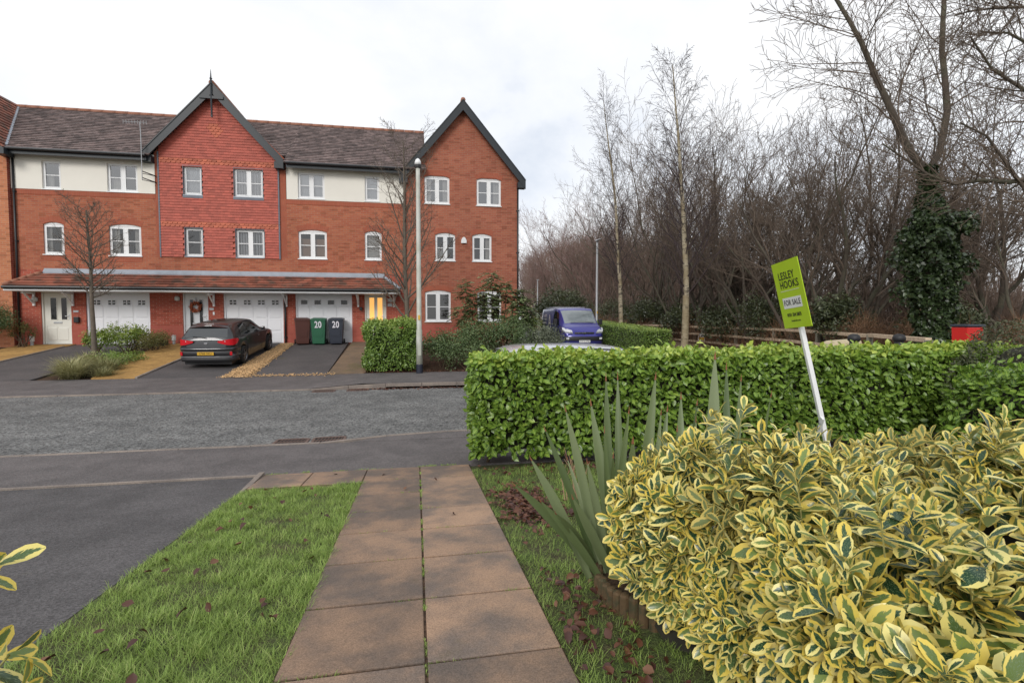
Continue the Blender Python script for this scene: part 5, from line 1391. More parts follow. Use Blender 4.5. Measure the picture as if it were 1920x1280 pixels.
# mahonia: tall canes with whorls of feathery leaves
mh = thing('mahonia', 'tall feathery evergreen shrub with whorled leaves before the end house', 'shrub', (2.9, 18.9, .4))
rg = np.random.default_rng(77); LP, LD, LN = [], [], []
mb = MB()
heads = [(1.75, 18.8, 3.05), (2.05, 18.7, 2.6), (2.45, 18.9, 2.9), (2.75, 18.8, 3.45), (3.05, 18.9, 2.95), (3.3, 18.7, 3.05), (3.65, 18.8, 2.75), (3.95, 18.7, 2.75), (4.05, 18.8, 2.45), (4.1, 18.6, 2.0), (1.6, 18.6, 2.2), (2.3, 18.5, 2.15), (2.75, 18.5, 2.5), (3.5, 18.5, 2.2), (4.0, 18.5, 2.15), (1.85, 18.5, 1.75), (3.1, 18.5, 1.9)]
for hx, hy, hz in heads:
    b0 = Vector((2.9 + (hx - 2.9) * .45, 18.9, .4)); tp = Vector((hx, hy, hz))
    mb.tube([b0, b0.lerp(tp, .55) + Vector((.03, 0, -.1)), tp], [.022, .016, .010], 6)
    for lev in range(4):
        zc = hz - lev * .16
        for k in range(9):
            a = rg.uniform(0, 2 * PI); L = rg.uniform(.30, .46); el = rg.uniform(-.15, .65) - lev * .12
            d = np.array([math.cos(a) * math.cos(el), math.sin(a) * math.cos(el), math.sin(el)])
            sd = unit(np.cross(d, [0, 0, 1])[None])[0]
            for q in range(7):
                t = .22 + .78 * q / 6; base = np.array([hx, hy, zc]) + d * L * t + np.array([0, 0, -.10 * t * t])
                for s in ((-1, 1) if q < 6 else (0,)):
                    LP.append(base); LD.append(sd * s + d * .55 + np.array([0, 0, -.1])); LN.append(np.array([0, 0, 1.]) + rg.normal(0, .25, 3))
LP, LD, LN = np.array(LP), np.array(LD), np.array(LN); n = len(LP)
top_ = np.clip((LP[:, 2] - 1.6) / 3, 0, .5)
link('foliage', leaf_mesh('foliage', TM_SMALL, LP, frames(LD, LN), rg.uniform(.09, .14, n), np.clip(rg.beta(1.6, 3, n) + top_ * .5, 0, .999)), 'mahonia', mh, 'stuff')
mb.obj('stems', 'stem', mh)
shrub('lime green shrub at the foot of the slim bare tree', (-10.0, 20.2, 1.05), (.85, .6, .6), 3600, .07, 'limeleaf', 81, clumps=22)
shrub('bright green rounded shrub left of the slim bare tree', (-10.95, 20.3, 1.0), (.45, .4, .48), 1800, .065, 'limeleaf', 82, clumps=14)
shrub('olive heather along the yellow path', (-9.35, 20.5, .92), (.75, 1.0, .36), 4200, .045, 'heather', 83, clumps=26)
shrub('low glossy green ground plant beside the yellow path', (-9.35, 18.2, .48), (.75, .9, .22), 2600, .05, 'squarehedge', 84, clumps=22)
shrub('large dark green bush at the left edge before the end wall', (-15.0, 21.1, 1.55), (1.0, .7, 1.0), 8000, .06, 'shrubleaf', 85, clumps=30, zb=.5)
shrub('small red brown bush against the plinth left of the cream door', (-14.0, 21.45, 1.25), (.34, .3, .5), 900, .05, 'heather', 86, clumps=12)
# sedge tufts at the pavement
for i, (x, y, h_, lab) in enumerate([(-9.5, 16.35, .62, 'broad pale sedge tuft nearest the pavement'), (-9.05, 17.1, .5, 'brownish sedge tuft against the yellow path'), (-9.95, 17.0, .55, 'pale sedge tuft at the edge of the drive'), (-9.7, 17.8, .5, 'sedge tuft behind the front tufts'), (-10.15, 18.3, .45, 'sedge tuft in front of the slim bare tree'), (-8.75, 16.4, .35, 'small brown sedge tuft at the corner of the yellow path')]):
    s = thing('sedge', lab, 'grass tuft', (x, y, zd(y) - .04), group='sedge tufts in the bed')
    rg = np.random.default_rng(90 + i); n = 900
    az = rg.uniform(0, 2 * PI, n); le_ = rg.uniform(.15, 1.5, n)
    P = np.stack([x + rg.normal(0, .09, n), y + rg.normal(0, .09, n), np.full(n, zd(y) - .04)], 1)
    D = np.stack([np.cos(az) * le_, np.sin(az) * le_, np.ones(n)], 1); Nn = np.stack([-np.cos(az), -np.sin(az), le_], 1)
    tm = leaf_tmpl(1, .022, rows=(0, .35, .7, 1), prof=[1, 1, .7, .05], fold=0, curl=.45, cols=2)
    link('blades', leaf_mesh('blades', tm, P, frames(D, Nn), h_ * rg.uniform(.6, 1.25, n), np.clip(rg.beta(2, 2, n) + (-.25 if 'brown' in lab else 0), 0, .999)), 'sedge', s, 'stuff')
# clipped hedge beside the van and a round evergreen behind it
rg = np.random.default_rng(62)
vh = thing('hedge', 'low clipped green hedge running away beside the blue van', 'hedge', (9.4, 22, .3))
P_, O_ = [], []
def along(t): return np.array([8.55 + (7.95 - 8.55) * 0 + .55 * t, 14.9 + 9.5 * t])
n = 15000; t = rg.random(n) ** 1.3; fc = rg.choice(3, n, p=[.42, .46, .12]); w = rg.random(n)
ctr = np.stack([9.0 + .95 * t, 18.0 + 9.0 * t], 1); zb = .36 + .3 * t; hh = .98
P = np.zeros((n, 3)); O = np.zeros((n, 3))
side_ = (fc == 0); P[side_] = np.stack([ctr[side_, 0] - .55, ctr[side_, 1], zb[side_] + w[side_] * hh], 1); O[side_] = (-1, 0, 0)
tp = (fc == 1); P[tp] = np.stack([ctr[tp, 0] + (w[tp] - .5) * 1.1, ctr[tp, 1], zb[tp] + hh], 1); O[tp] = (0, 0, 1)
fr_ = (fc == 2); P[fr_] = np.stack([9.0 + (w[fr_] - .5) * 1.1, np.full(fr_.sum(), 18.0), .36 + rg.random(fr_.sum()) * hh], 1); O[fr_] = (0, -1, 0)
P += rg.normal(0, .03, (n, 3)) - O * np.abs(rg.normal(0, .05, n))[:, None]
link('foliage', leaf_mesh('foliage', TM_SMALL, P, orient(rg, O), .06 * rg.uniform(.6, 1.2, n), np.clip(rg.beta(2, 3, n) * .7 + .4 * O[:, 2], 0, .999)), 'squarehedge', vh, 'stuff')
mb = MB(); mb.add([(8.52, 18.1, .2), (9.48, 18.1, .2), (10.4, 26.9, .5), (9.45, 26.9, .5), (8.52, 18.1, 1.24), (9.48, 18.1, 1.24), (10.4, 26.9, 1.54), (9.45, 26.9, 1.54)], [(0, 3, 2, 1), (4, 5, 6, 7), (0, 1, 5, 4), (1, 2, 6, 5), (2, 3, 7, 6), (3, 0, 4, 7)]); mb.obj('branch_mass', 'core', vh)
shrub('round dark evergreen bush behind the blue van', (10.0, 34.5, 2.5), (1.9, 1.5, 1.6), 6500, .13, 'holly', 87, clumps=30, zb=.5)
shrub('pale green low bush far down the side street', (6.6, 27.5, 1.2), (1.1, .8, .7), 3000, .08, 'limeleaf', 88, clumps=20, zb=.4)
# ------------------------------------------------------------------ bare trees
M['bark'] = mat('dark_bark', (.082, .064, .049), .9, .3, 6, col2=(.085, .08, .052), c2scale=2, bmp=.5, bscale=30)
M['twig'] = mat('brown_twig', (.135, .100, .074), .9, .2, 3)
M['twig_bg'] = mat('pale_brown_twig', (.23, .165, .125), .9, .25, 1)
M['twig_birch'] = mat('birch_twig', (.05, .034, .035), .9, .2, 3)
M['twig_red'] = mat('purple_brown_twig', (.22, .14, .12), .9, .25, .6)
M['twig_tan'] = mat('tan_dead_stem', (.24, .135, .072), .9, .35, 1.2)
M['barkgrey'] = mat('street_tree_bark', (.13, .105, .08), .9, .25, 10, bmp=.3)
def birch_mat():
    m, t, b = _mat('birch_bark'); p = pos(t)
    mp = t.nodes.new('ShaderNodeMapping'); mp.inputs['Scale'].default_value = (3, 3, 9); t.links.new(p, mp.inputs[0])
    n = noise(t, mp.outputs[0], 1.6, 5, .65)
    k = mixc(t, ramp(t, n, .50, .60), (.36, .31, .22), (.06, .05, .04))
    k = mixc(t, ramp(t, noise(t, p, 1.3, 4), .4, .7), k, (.24, .19, .11))
    t.links.new(k, b.inputs['Base Color']); b.inputs['Roughness'].default_value = .8
    bump(t, b, n, .4, .02); return m
M['birch'] = birch_mat()

class Grow:
    """branches collected per level; each becomes a tapered tube"""
    def __init__(s, seed): s.rg = np.random.default_rng(seed); s.lv = {}
    def add(s, lvl, pts, rad): s.lv.setdefault(lvl, []).append((np.array(pts), np.array(rad)))
    def branch(s, p, d, L, r, lvl, P):
        rg = s.rg; n = P['seg'][lvl]; pts = [np.array(p, float)]; d = np.array(d, float); d /= np.linalg.norm(d); ds = [d]
        for i in range(n):
            d = d + rg.normal(0, P['wig'][lvl], 3) + np.array([0, 0, P['trop'][lvl]]); d /= np.linalg.norm(d)
            pts.append(pts[-1] + d * L / n); ds.append(d)
        rad = np.linspace(r, max(r * P['tap'][lvl], P.get('rmin', .003)), n + 1)
        s.add(lvl, pts, rad)
        s.children(pts, ds, rad, L, lvl, P)
    def children(s, pts, ds, rad, L, lvl, P):
        rg = s.rg
        if lvl + 1 >= len(P['seg']): return
        n = len(pts) - 1; k = P['n'][lvl]; k = max(1, int(round(k * rg.uniform(.75, 1.25))))
        az0 = rg.uniform(0, 6.28)
        for j in range(k):
            t = P['t0'][lvl] + (1 - P['t0'][lvl]) * ((j + rg.random()) / k)
            x = min(t * n, n - 1e-6); i = int(x); f = x - i
            p = pts[i] * (1 - f) + pts[i + 1] * f; d = ds[i + 1]; r = rad[i] * (1 - f) + rad[i + 1] * f
            az = az0 + j * 2.4 + rg.normal(0, .4)
            a = np.cross(d, [0, 0, 1.0]) if abs(d[2]) < .95 else np.cross(d, [1.0, 0, 0]); a /= np.linalg.norm(a); b = np.cross(d, a)
            ang = np.radians(P['ang'][lvl] * rg.uniform(.7, 1.3))
            dd = d * np.cos(ang) + (a * np.cos(az) + b * np.sin(az)) * np.sin(ang)
            L2 = L * P['lr'][lvl] * (1 - P.get('cone', .35) * t) * rg.uniform(.65, 1.25)
            s.branch(p, dd, L2, max(r * P['rr'][lvl], P.get('rmin', .003)), lvl + 1, P)
    def mesh(s, name, lo, hi, sides):
        Vs, Fs, off = [], [], 0
        for lvl in range(lo, hi + 1):
            for pts, rad in s.lv.get(lvl, []):
                k = sides[lvl]; n = len(pts)
                tg = np.empty_like(pts); tg[1:-1] = pts[2:] - pts[:-2]; tg[0] = pts[1] - pts[0]; tg[-1] = pts[-1] - pts[-2]
                tg /= np.linalg.norm(tg, axis=1, keepdims=True) + 1e-9
                ref = np.array([0, 0, 1.0]) if abs(tg[0][2]) < .8 else np.array([1.0, .2, 0])
                a = np.cross(tg, ref); a /= np.linalg.norm(a, axis=1, keepdims=True) + 1e-9; b = np.cross(tg, a)
                th = np.arange(k) * 2 * PI / k
                ring = pts[:, None] + (a[:, None] * np.cos(th)[None, :, None] + b[:, None] * np.sin(th)[None, :, None]) * rad[:, None, None]
                Vs.append(ring.reshape(-1, 3))
                i = np.arange(n - 1)[:, None] * k; j = np.arange(k)[None]; j2 = (j + 1) % k
                Fs.append((np.stack([i + j, i + j2, i + k + j2, i + k + j], 2) + off).reshape(-1, 4)); off += n * k
        return npmesh(name, np.concatenate(Vs), np.concatenate(Fs), smooth=True)

OAK = dict(seg=[4, 10, 7, 5, 3], wig=[.06, .115, .15, .18, .2], trop=[.05, .045, .07, .06, .04], tap=[.75, .22, .28, .35, .45], n=[6, 11, 7, 5], t0=[.3, .28, .18, .12],
           ang=[27, 31, 33, 36], lr=[3.3, .40, .46, .46], rr=[.62, .46, .52, .6], cone=.22, rmin=.0055)
BIRCH = dict(seg=[12, 6, 5, 3], wig=[.022, .06, .09, .12], trop=[.015, .01, -.06, -.14], tap=[.10, .25, .4, .5], n=[54, 7, 4], t0=[.20, .12, .1], ang=[36, 30, 34], lr=[.25, .52, .6], rr=[.22, .5, .6], cone=.55, rmin=.0042)
STREET = dict(seg=[8, 5, 4, 3], wig=[.02, .10, .16, .2], trop=[.02, .10, .08, .05], tap=[.25, .3, .4, .5], n=[36, 8, 6], t0=[.42, .2, .15], ang=[62, 40, 42], lr=[.34, .5, .5], rr=[.45, .55, .6], cone=.5, rmin=.0035)
FAST = dict(seg=[8, 6, 4, 3], wig=[.02, .07, .13, .18], trop=[.02, .05, .05, .05], tap=[.18, .25, .4, .5], n=[46, 9, 6], t0=[.20, .2, .15], ang=[40, 38, 42], lr=[.34, .42, .5], rr=[.45, .5, .6], cone=.45, rmin=.0035)
def tree(name, label, base, H, r, P, seed, trunkmat='bark', twigmat='twig', lean=(0, 0), group=None, split=1, sides=(9, 7, 5, 3, 3), trunkL=1.0):
    t = thing(name, label, 'tree', base, group=group)
    g = Grow(seed); g.branch(np.array(base) + [0, 0, -.1], (lean[0], lean[1], 1), H * trunkL, r, 0, P)
    mx_ = max(g.lv)
    link('trunk', g.mesh('trunk', 0, split, sides), trunkmat, t)
    link('crown', g.mesh('crown', split + 1, mx_, sides), twigmat, t)
    return t

tree('street_tree', 'slim bare young tree in the bed left of the dark hatchback', (-10.53, 19.3, .45), 5.0, .085, STREET, 5, 'barkgrey', 'barkgrey', split=0)
tree('street_tree', 'tall bare upswept street tree behind the lamp post', (-.25, 17.9, .3), 7.4, .10, FAST, 8, 'barkgrey', 'barkgrey', (.012, 0), split=0)
tree('birch_tree', 'slender silver birch right of the lamp by the van', (10.25, 24.5, .4), 12.6, .13, BIRCH, 11, 'birch', 'twig_birch', (-.02, .01), split=0)
tree('birch_tree', 'pale trunked birch rising in front of the fence', (9.22, 16.56, .3), 10.6, .135, BIRCH, 14, 'birch', 'twig_birch', (.05, .01), split=0)

def wpos(px, z):     # a spot behind the fence seen at that column, z metres out
    rm = cam.rotation_euler.to_matrix(); v = EYE + rm @ Vector(((px - 960) / 960 * z, 0, -z)); return (v.x, v.y, zw(v.x, v.y) - .1)
near = [(1232, 31, 4.9, 'bare tree in the wood above the low hedge end'), (1300, 25.5, 4.2, 'bare tree just right of the front birch'), (1352, 23, 4.1, 'bare spreading tree behind the yellow warning sign'), (1405, 20.5, 3.8, 'bare tree standing left of the sale board'),
        (1480, 18, 3.7, 'bare tree with forked stems directly behind the sale board'), (1545, 15.6, 3.2, 'bare leaning tree to the right of the sale board'), (1625, 17, 3.6, 'bare tree above the brown bracken'), (1675, 20, 3.8, 'bare tree left of the ivy clad trunk'),
        (1835, 15, 3.3, 'bare tree right of the ivy clad trunk'), (1890, 13.5, 3.0, 'bare tree nearest the right edge above the red bin'), (1780, 22, 4.0, 'bare tree seen through the fork of the ivy clad tree'), (1440, 25, 4.4, 'slim bare tree deeper behind the sale board'), (1512, 21.5, 4.3, 'bare tree rising just above the sale board'), (1585, 19, 3.9, 'bare tree between the sale board and the bracken mound'), (1385, 27, 4.7, 'tall bare tree between front birch and sale board'), (1262, 28, 4.8, 'bare tree directly behind the front birch trunk'), (1718, 17, 3.6, 'bare tree close to the left side of the ivy clad trunk')]
protos = []
for i, (px, z, h_, lab) in enumerate(near):
    b = wpos(px, z)
    lean = [(0, 0), (.1, 0), (.05, 0), (-.1, .1), (.05, 0), (.28, 0), (.1, 0), (0, 0), (.15, 0), (.25, -.1), (0, 0), (-.05, 0), (.12, 0), (.15, 0), (0, 0), (-.1, 0), (.1, 0)][i]
    t = tree('woodland_tree', lab, b, h_ * 1.10, .115 + .02 * (i % 3), OAK, 100 + i, lean=lean, trunkmat='bark', twigmat='twig', group='trees along the wood edge', trunkL=.52)
    protos.append(t)
# deeper trees share the shapes of the edge trees
rr = random.Random(12); k = 0
deep = []
for i in range(74):
    px = 985 + (i % 37) * 25.5 + rr.uniform(-10, 10)
    zf_ = float(np.interp(px, [985, 1040, 1100, 1200, 1320, 1450, 1600, 1900], [74, 58, 46, 36, 29, 26, 23, 20]))
    deep.append((px, zf_ * (1.0 if i < 37 else 1.38) * rr.uniform(.95, 1.2)))
def copy_tree(src, loc, rot, sc, label, group, mats=None):
    r = src.copy(); COL.objects.link(r); r.location = loc; r.rotation_euler = (0, 0, rot); r.scale = sc
    r['label'] = label; r['group'] = group
    for ch in src.children:
        c = ch.copy(); COL.objects.link(c); c.parent = r
        if mats and ch.name.startswith('crown'): c.material_slots[0].link = 'OBJECT'; c.material_slots[0].material = M[mats]
    return r
for i, (px, z) in enumerate(deep):
    if px > 1280 and (i >= 37 or i % 3 == 0): continue
    s = protos[rr.randrange(len(protos))]
    k = rr.uniform(.8, 1.15) * float(np.interp(px, [985, 1040, 1100, 1200, 1400, 1900], [.95, 1.15, 1.3, 1.1, .85, .72]))
    far = px < 1130
    copy_tree(s, wpos(px, z), rr.uniform(0, 6.28), (k, k, k * rr.uniform(.95, 1.1)),
              'distant bare tree in the purple brown row down the street' if far else 'bare tree deep in the wood behind the edge trees', 'far bare trees down the street' if far else 'bare trees deep in the wood', 'twig_red' if (far or i % 3 == 0) else None)

# the ivy clad forked tree
it = thing('ivy_tree', 'tall forked bare tree with trunk wrapped in dark ivy', 'tree', (11.44, 9.6, .35))
g = Grow(7)
def px3(l, z): return [np.array(unproj(a, b, z)) for a, b in l]
trunk = [np.array((11.44, 9.58, .2))] + px3([(1750, 560), (1748, 450), (1742, 380), (1738, 325)], 11.5)
g.add(0, trunk, [.24, .19, .16, .14, .13])
LIMB = dict(seg=[6, 7, 5, 3], wig=[.05, .10, .16, .2], trop=[.05, .03, .04, .04], tap=[.3, .2, .35, .5], n=[22, 8, 5], t0=[.18, .12, .12], ang=[58, 38, 42], lr=[.40, .48, .5], rr=[.24, .5, .6], cone=.35, rmin=.005)
for l, r0, r1 in (([(1738, 325), (1700, 275), (1668, 200), (1640, 140), (1615, 80), (1590, 35), (1556, -20), (1500, -110)], .085, .025), ([(1738, 325), (1762, 285), (1776, 210), (1772, 150), (1766, 95), (1768, 40), (1772, -30), (1768, -120)], .08, .035)):
    pts = px3(l, 11.5); rad = np.linspace(r0, r1, len(pts)); g.add(1, pts, rad)
    ds = [pts[1] - pts[0]] + [pts[i + 1] - pts[i] for i in range(len(pts) - 1)]; ds = [d / np.linalg.norm(d) for d in ds]
    g.children(pts, ds, rad, 6.0, 0, LIMB)
lv1 = g.lv[1]; g.lv[0] += lv1[:1] + [b for b in lv1 if len(b[0]) == 8 and b is not lv1[0] and b[1][0] > .075]
g.lv[1] = [b for b in lv1 if b[1][0] < .075]
link('trunk', g.mesh('trunk', 0, 0, (12,)), 'bark', it); link('crown', g.mesh('crown', 1, 3, (12, 6, 4, 3)), 'twig', it)
rg = np.random.default_rng(19); n = 13500
zt = rg.random(n); z = .3 + zt * 4.9
cx = np.interp(z, [p[2] for p in trunk], [p[0] for p in trunk]); cy = np.interp(z, [p[2] for p in trunk], [p[1] for p in trunk])
wid = np.interp(z, [.3, 1.2, 2.4, 3.6, 4.1, 4.6, 5.2], [.34, .42, .52, .66, .46, .22, .15])
a = rg.uniform(0, 2 * PI, n); lump = .72 + .22 * np.sin(a * 3 + z * 4) * np.sin(z * 6 + a) + .2 * np.sin(z * 11 + a * 2) * np.sin(a * 5 - z * 3)
rad = wid * lump * (1 - np.abs(rg.normal(0, .16, n)))
P = np.stack([cx + rad * np.cos(a), cy + rad * np.sin(a), z], 1); O = np.stack([np.cos(a), np.sin(a), np.full(n, .25)], 1)
# two bushy shoulders
for (sx, sz, q) in ((-.45, 3.6, 500), (.52, 3.9, 600), (-.62, 3.2, 300), (.5, 3.0, 400), (-.5, 2.4, 300)):
    e = rg.normal(0, 1, (q, 3)); e = unit(e) * (rg.random(q) ** .5)[:, None] * np.array([.34, .3, .3]); P = np.concatenate([P, np.array([11.4 + sx * .85, 9.6 - sx * .45, sz]) + e]); O = np.concatenate([O, unit(e)])
n = len(P)
TM_IVY = leaf_tmpl(1, .95, rows=(0, .3, 1), prof=[.5, 1, .08], fold=.15, curl=.1)
link('ivy', leaf_mesh('ivy', TM_IVY, P, orient(rg, O, .3, .5, -.6), rg.uniform(.05, .10, n), rg.beta(2, 3, n)), 'ivy', it, 'stuff')

# tree beyond the right edge whose boughs hang into the picture
rt = thing('overhanging_tree', 'bare boughs reaching in from a tree beyond the right edge', 'tree', tuple(unproj(2130, 700, 9.0)))
g = Grow(17); g.add(0, px3([(2130, 760), (2120, 500), (2090, 300), (2060, 60), (2050, -150)], 9.0), [.28, .24, .2, .15, .1])
for l, r0, r1, k in (([(2100, 330), (1980, 325), (1890, 342), (1840, 338), (1790, 345), (1740, 328), (1700, 300), (1655, 270)], .05, .013, 26), ([(2060, 40), (1960, 12), (1900, 14), (1860, 16), (1815, 22), (1790, 30)], .035, .011, 20), ([(2095, 330), (1985, 215), (1915, 165), (1860, 130), (1820, 70)], .05, .012, 22), ([(2110, 520), (1990, 440), (1915, 345), (1850, 255), (1800, 230)], .05, .01, 22), ([(2060, 140), (1960, 100), (1890, 62), (1840, 60)], .035, .01, 18)):
    pts = px3(l, 9.0); rad = np.linspace(r0, r1, len(pts)); g.add(0, pts, rad)
    ds = [pts[min(i + 1, len(pts) - 1)] - pts[max(i - 1, 0)] for i in range(len(pts))]; ds = [d / np.linalg.norm(d) for d in ds]
    g.children(pts, ds, rad, 3.6, 0, dict(LIMB, n=[k, 6, 4], lr=[.38, .5, .5], ang=[48, 38, 42], t0=[.2, .12, .12], rr=[.45, .5, .6], rmin=.0035))
link('trunk', g.mesh('trunk', 0, 0, (8,)), 'bark', rt); link('crown', g.mesh('crown', 1, 3, (8, 5, 4, 3)), 'twig', rt)

# thicket filling the wood, and dead bracken along the fence
def thicket(name, label, rg, n, zrange, pxr, hfun, m, r=(.006, .014), cat='undergrowth', Lr=(.8, 2.4), arch=.25, side=.55):
    px = rg.uniform(*pxr, n); z0 = np.interp(px, [985, 1040, 1100, 1200, 1320, 1450, 1600, 1900, 1990], zrange[0]); z = z0 * (1 + zrange[1] * rg.random(n))
    rm = np.array(cam.rotation_euler.to_matrix())
    v = np.stack([(px - 960) / 960 * z, np.zeros(n), -z], 1) @ rm.T
    x, y = v[:, 0], v[:, 1]
    top = hfun(px, z); h = rg.random(n) ** 1.3 * top
    g = .36 + np.maximum(0, .012 * (np.hypot(x - 12, y - 15) - 6)) - .1
    L = rg.uniform(*Lr, n) * (.6 + .4 * z / 25)
    d = unit(np.stack([rg.normal(0, side, n), rg.normal(0, .4, n), np.abs(rg.normal(.9, .4, n))], 1))
    d2 = unit(d + rg.normal(0, .35, (n, 3)) + np.array([0, 0, -arch]))
    p0 = np.stack([x, y, g + h * .75], 1); p1 = p0 + d * (L * .5)[:, None]; p2 = p1 + d2 * (L * .5)[:, None]
    rr_ = rg.uniform(*r, n) * (z / 22) ** .6
    a = unit(np.cross(d, rg.normal(0, 1, (n, 3)))); b = np.cross(d, a)
    V = np.zeros((n, 9, 3))
    for k, (p, s) in enumerate(((p0, 1.0), (p1, .75), (p2, .3))):
        for j in range(3):
            th = j * 2.094
            V[:, k * 3 + j] = p + (a * math.cos(th) + b * math.sin(th)) * (rr_ * s)[:, None]
    F = np.array([(k * 3 + j, k * 3 + (j + 1) % 3, k * 3 + 3 + (j + 1) % 3, k * 3 + 3 + j) for k in range(2) for j in range(3)])
    me = npmesh(name, V.reshape(-1, 3), (F[None] + (np.arange(n) * 9)[:, None, None]).reshape(-1, 4), np.repeat(rg.random(n), 9))
    return tag(link(name, me, m, None, 'stuff'), label, cat)
ZF = [78, 60, 47, 37, 29, 23.5, 18, 14.5, 14]
rg = np.random.default_rng(71)
top1 = lambda px, z: z * np.interp(px, [985, 1040, 1100, 1200, 1320, 1450, 1600, 1900], [.13, .17, .19, .18, .14, .11, .09, .08]) + 1.2
thicket('woodland_thicket', 'brown twiggy thicket filling the wood behind the fence', rg, 22000, (ZF, .55), (980, 1985), top1, 'twig_bg', (.005, .012))
thicket('woodland_thicket', 'purple brown haze of fine birch twigs deep in the wood', rg, 20000, ([q * 1.35 for q in ZF], .6), (978, 1420), top1, 'twig_red', (.006, .012))
thicket('dead_bracken', 'russet tangle of dead bracken and brambles behind the fence', rg, 16000, ([62, 46, 36, 30, 23, 17.5, 14, 11.5, 11], .3), (1060, 1985), lambda px, z: .7 + 1.5 * (.5 + .5 * np.sin(px * .021) * np.sin(px * .05)), 'twig_tan', (.004, .009), 'bracken', (.35, 1.0), .5)
thicket('dead_bracken', 'tall tan mound of dead climber stems left of the ivy clad trunk', rg, 5200, ([30, 30, 30, 30, 30, 30, 13.4, 13.4, 13.4], .2), (1575, 1720), lambda px, z: 1.7 + 1.0 * np.sin(px * .05) * np.sin(px * .021 + 1) - .5 * np.abs((px - 1645) / 70) ** 2, 'twig_tan', (.004, .008), 'bracken', (.5, 1.5), 1.4, 1.0)
for i, (px, z, r_, h_, n, lab) in enumerate([(1215, 31, 1.5, 2.6, 4200, 'dark evergreen bush behind the first birch'), (1290, 26, 1.6, 2.3, 4500, 'dark holly bush behind the front birch'), (1360, 22.5, 1.4, 2.2, 4200, 'dark holly bush behind the warning sign'), (1430, 19.5, 1.1, 2.5, 3800, 'dark holly bush at the left edge of the sale board'),
        (1568, 14.6, .75, 2.3, 4200, 'glossy green holly bush just right of the sale board'), (1770, 14.5, 1.3, 2.2, 4000, 'dark evergreen scrub behind the ivy clad trunk'), (1140, 40, 2.2, 2.6, 4000, 'dark evergreen scrub behind the lamp by the van'), (1505, 18.5, 1.0, 1.7, 3200, 'low evergreen bush behind the sale board post')]):
    b = wpos(px, z); shrub(lab, (b[0], b[1], b[2] + h_ * .52), (r_, r_ * .8, h_ * .55), n, .085 if z < 20 else .12, 'holly', 200 + i, name='holly_bush', clumps=26, zb=b[2])
# ------------------------------------------------------------------ vehicles
def carpaint(name, col, flake=.2):
    m, t, b = _mat(name); p = pos(t)
    b.inputs['Base Color'].default_value = c4(col); b.inputs['Metallic'].default_value = .25; b.inputs['Roughness'].default_value = .32
    b.inputs['Coat Weight'].default_value = .8; b.inputs['Coat Roughness'].default_value = .06
    d = noise(t, p, 3.0, 5); rr_ = mathn(t, 'MULTIPLY_ADD', d, .25); t.nodes[-1].inputs[2].default_value = .22; t.links.new(rr_, b.inputs['Roughness'])
    return m
M['paint_dark'] = carpaint('graphite_paint', (.014, .015, .018))
M['paint_blue'] = carpaint('deep_blue_paint', (.045, .045, .27))
M['paint_silver'] = carpaint('silver_paint', (.50, .51, .53))
M['tyre'] = mat('tyre', (.013, .013, .013), .85, .1, 20)
M['rim'] = mat('alloy', (.24, .24, .25), .35, .05, metal=.8)
M['redlens'] = mat('red_lens', (.55, .012, .02), .12, .05, 6)
M['whitelens'] = mat('clear_lens', (.62, .64, .66), .12, .1, 30)
M['numyellow'] = mat('yellow_number_plate', (.62, .36, .03), .5, .03)
M['numwhite'] = mat('white_number_plate', (.75, .75, .74), .5, .03)
M['ink'] = mat('black_ink', (.012, .012, .012), .6, .02)
M['whiteink'] = mat('white_vinyl', (.72, .70, .74), .5, .02)
M['greystrip'] = mat('satin_grey_strip', (.16, .16, .17), .35, .05)
M['trim'] = mat('dark_trim', (.018, .018, .02), .55, .1, 10)
def pchip(x, y):
    x = np.array(x, float); y = np.array(y, float); h = np.diff(x); d = np.diff(y) / h; m = np.zeros_like(y)
    for i in range(1, len(x) - 1):
        if d[i - 1] * d[i] > 0: w1 = 2 * h[i] + h[i - 1]; w2 = h[i] + 2 * h[i - 1]; m[i] = (w1 + w2) / (w1 / d[i - 1] + w2 / d[i])
    m[0], m[-1] = d[0], d[-1]
    def f(q):
        q = np.clip(q, x[0], x[-1]); i = np.clip(np.searchsorted(x, q) - 1, 0, len(x) - 2); t = (q - x[i]) / h[i]
        return (1 + 2 * t) * (1 - t) ** 2 * y[i] + t * (1 - t) ** 2 * h[i] * m[i] + t * t * (3 - 2 * t) * y[i + 1] + t * t * (t - 1) * h[i] * m[i + 1]
    return f
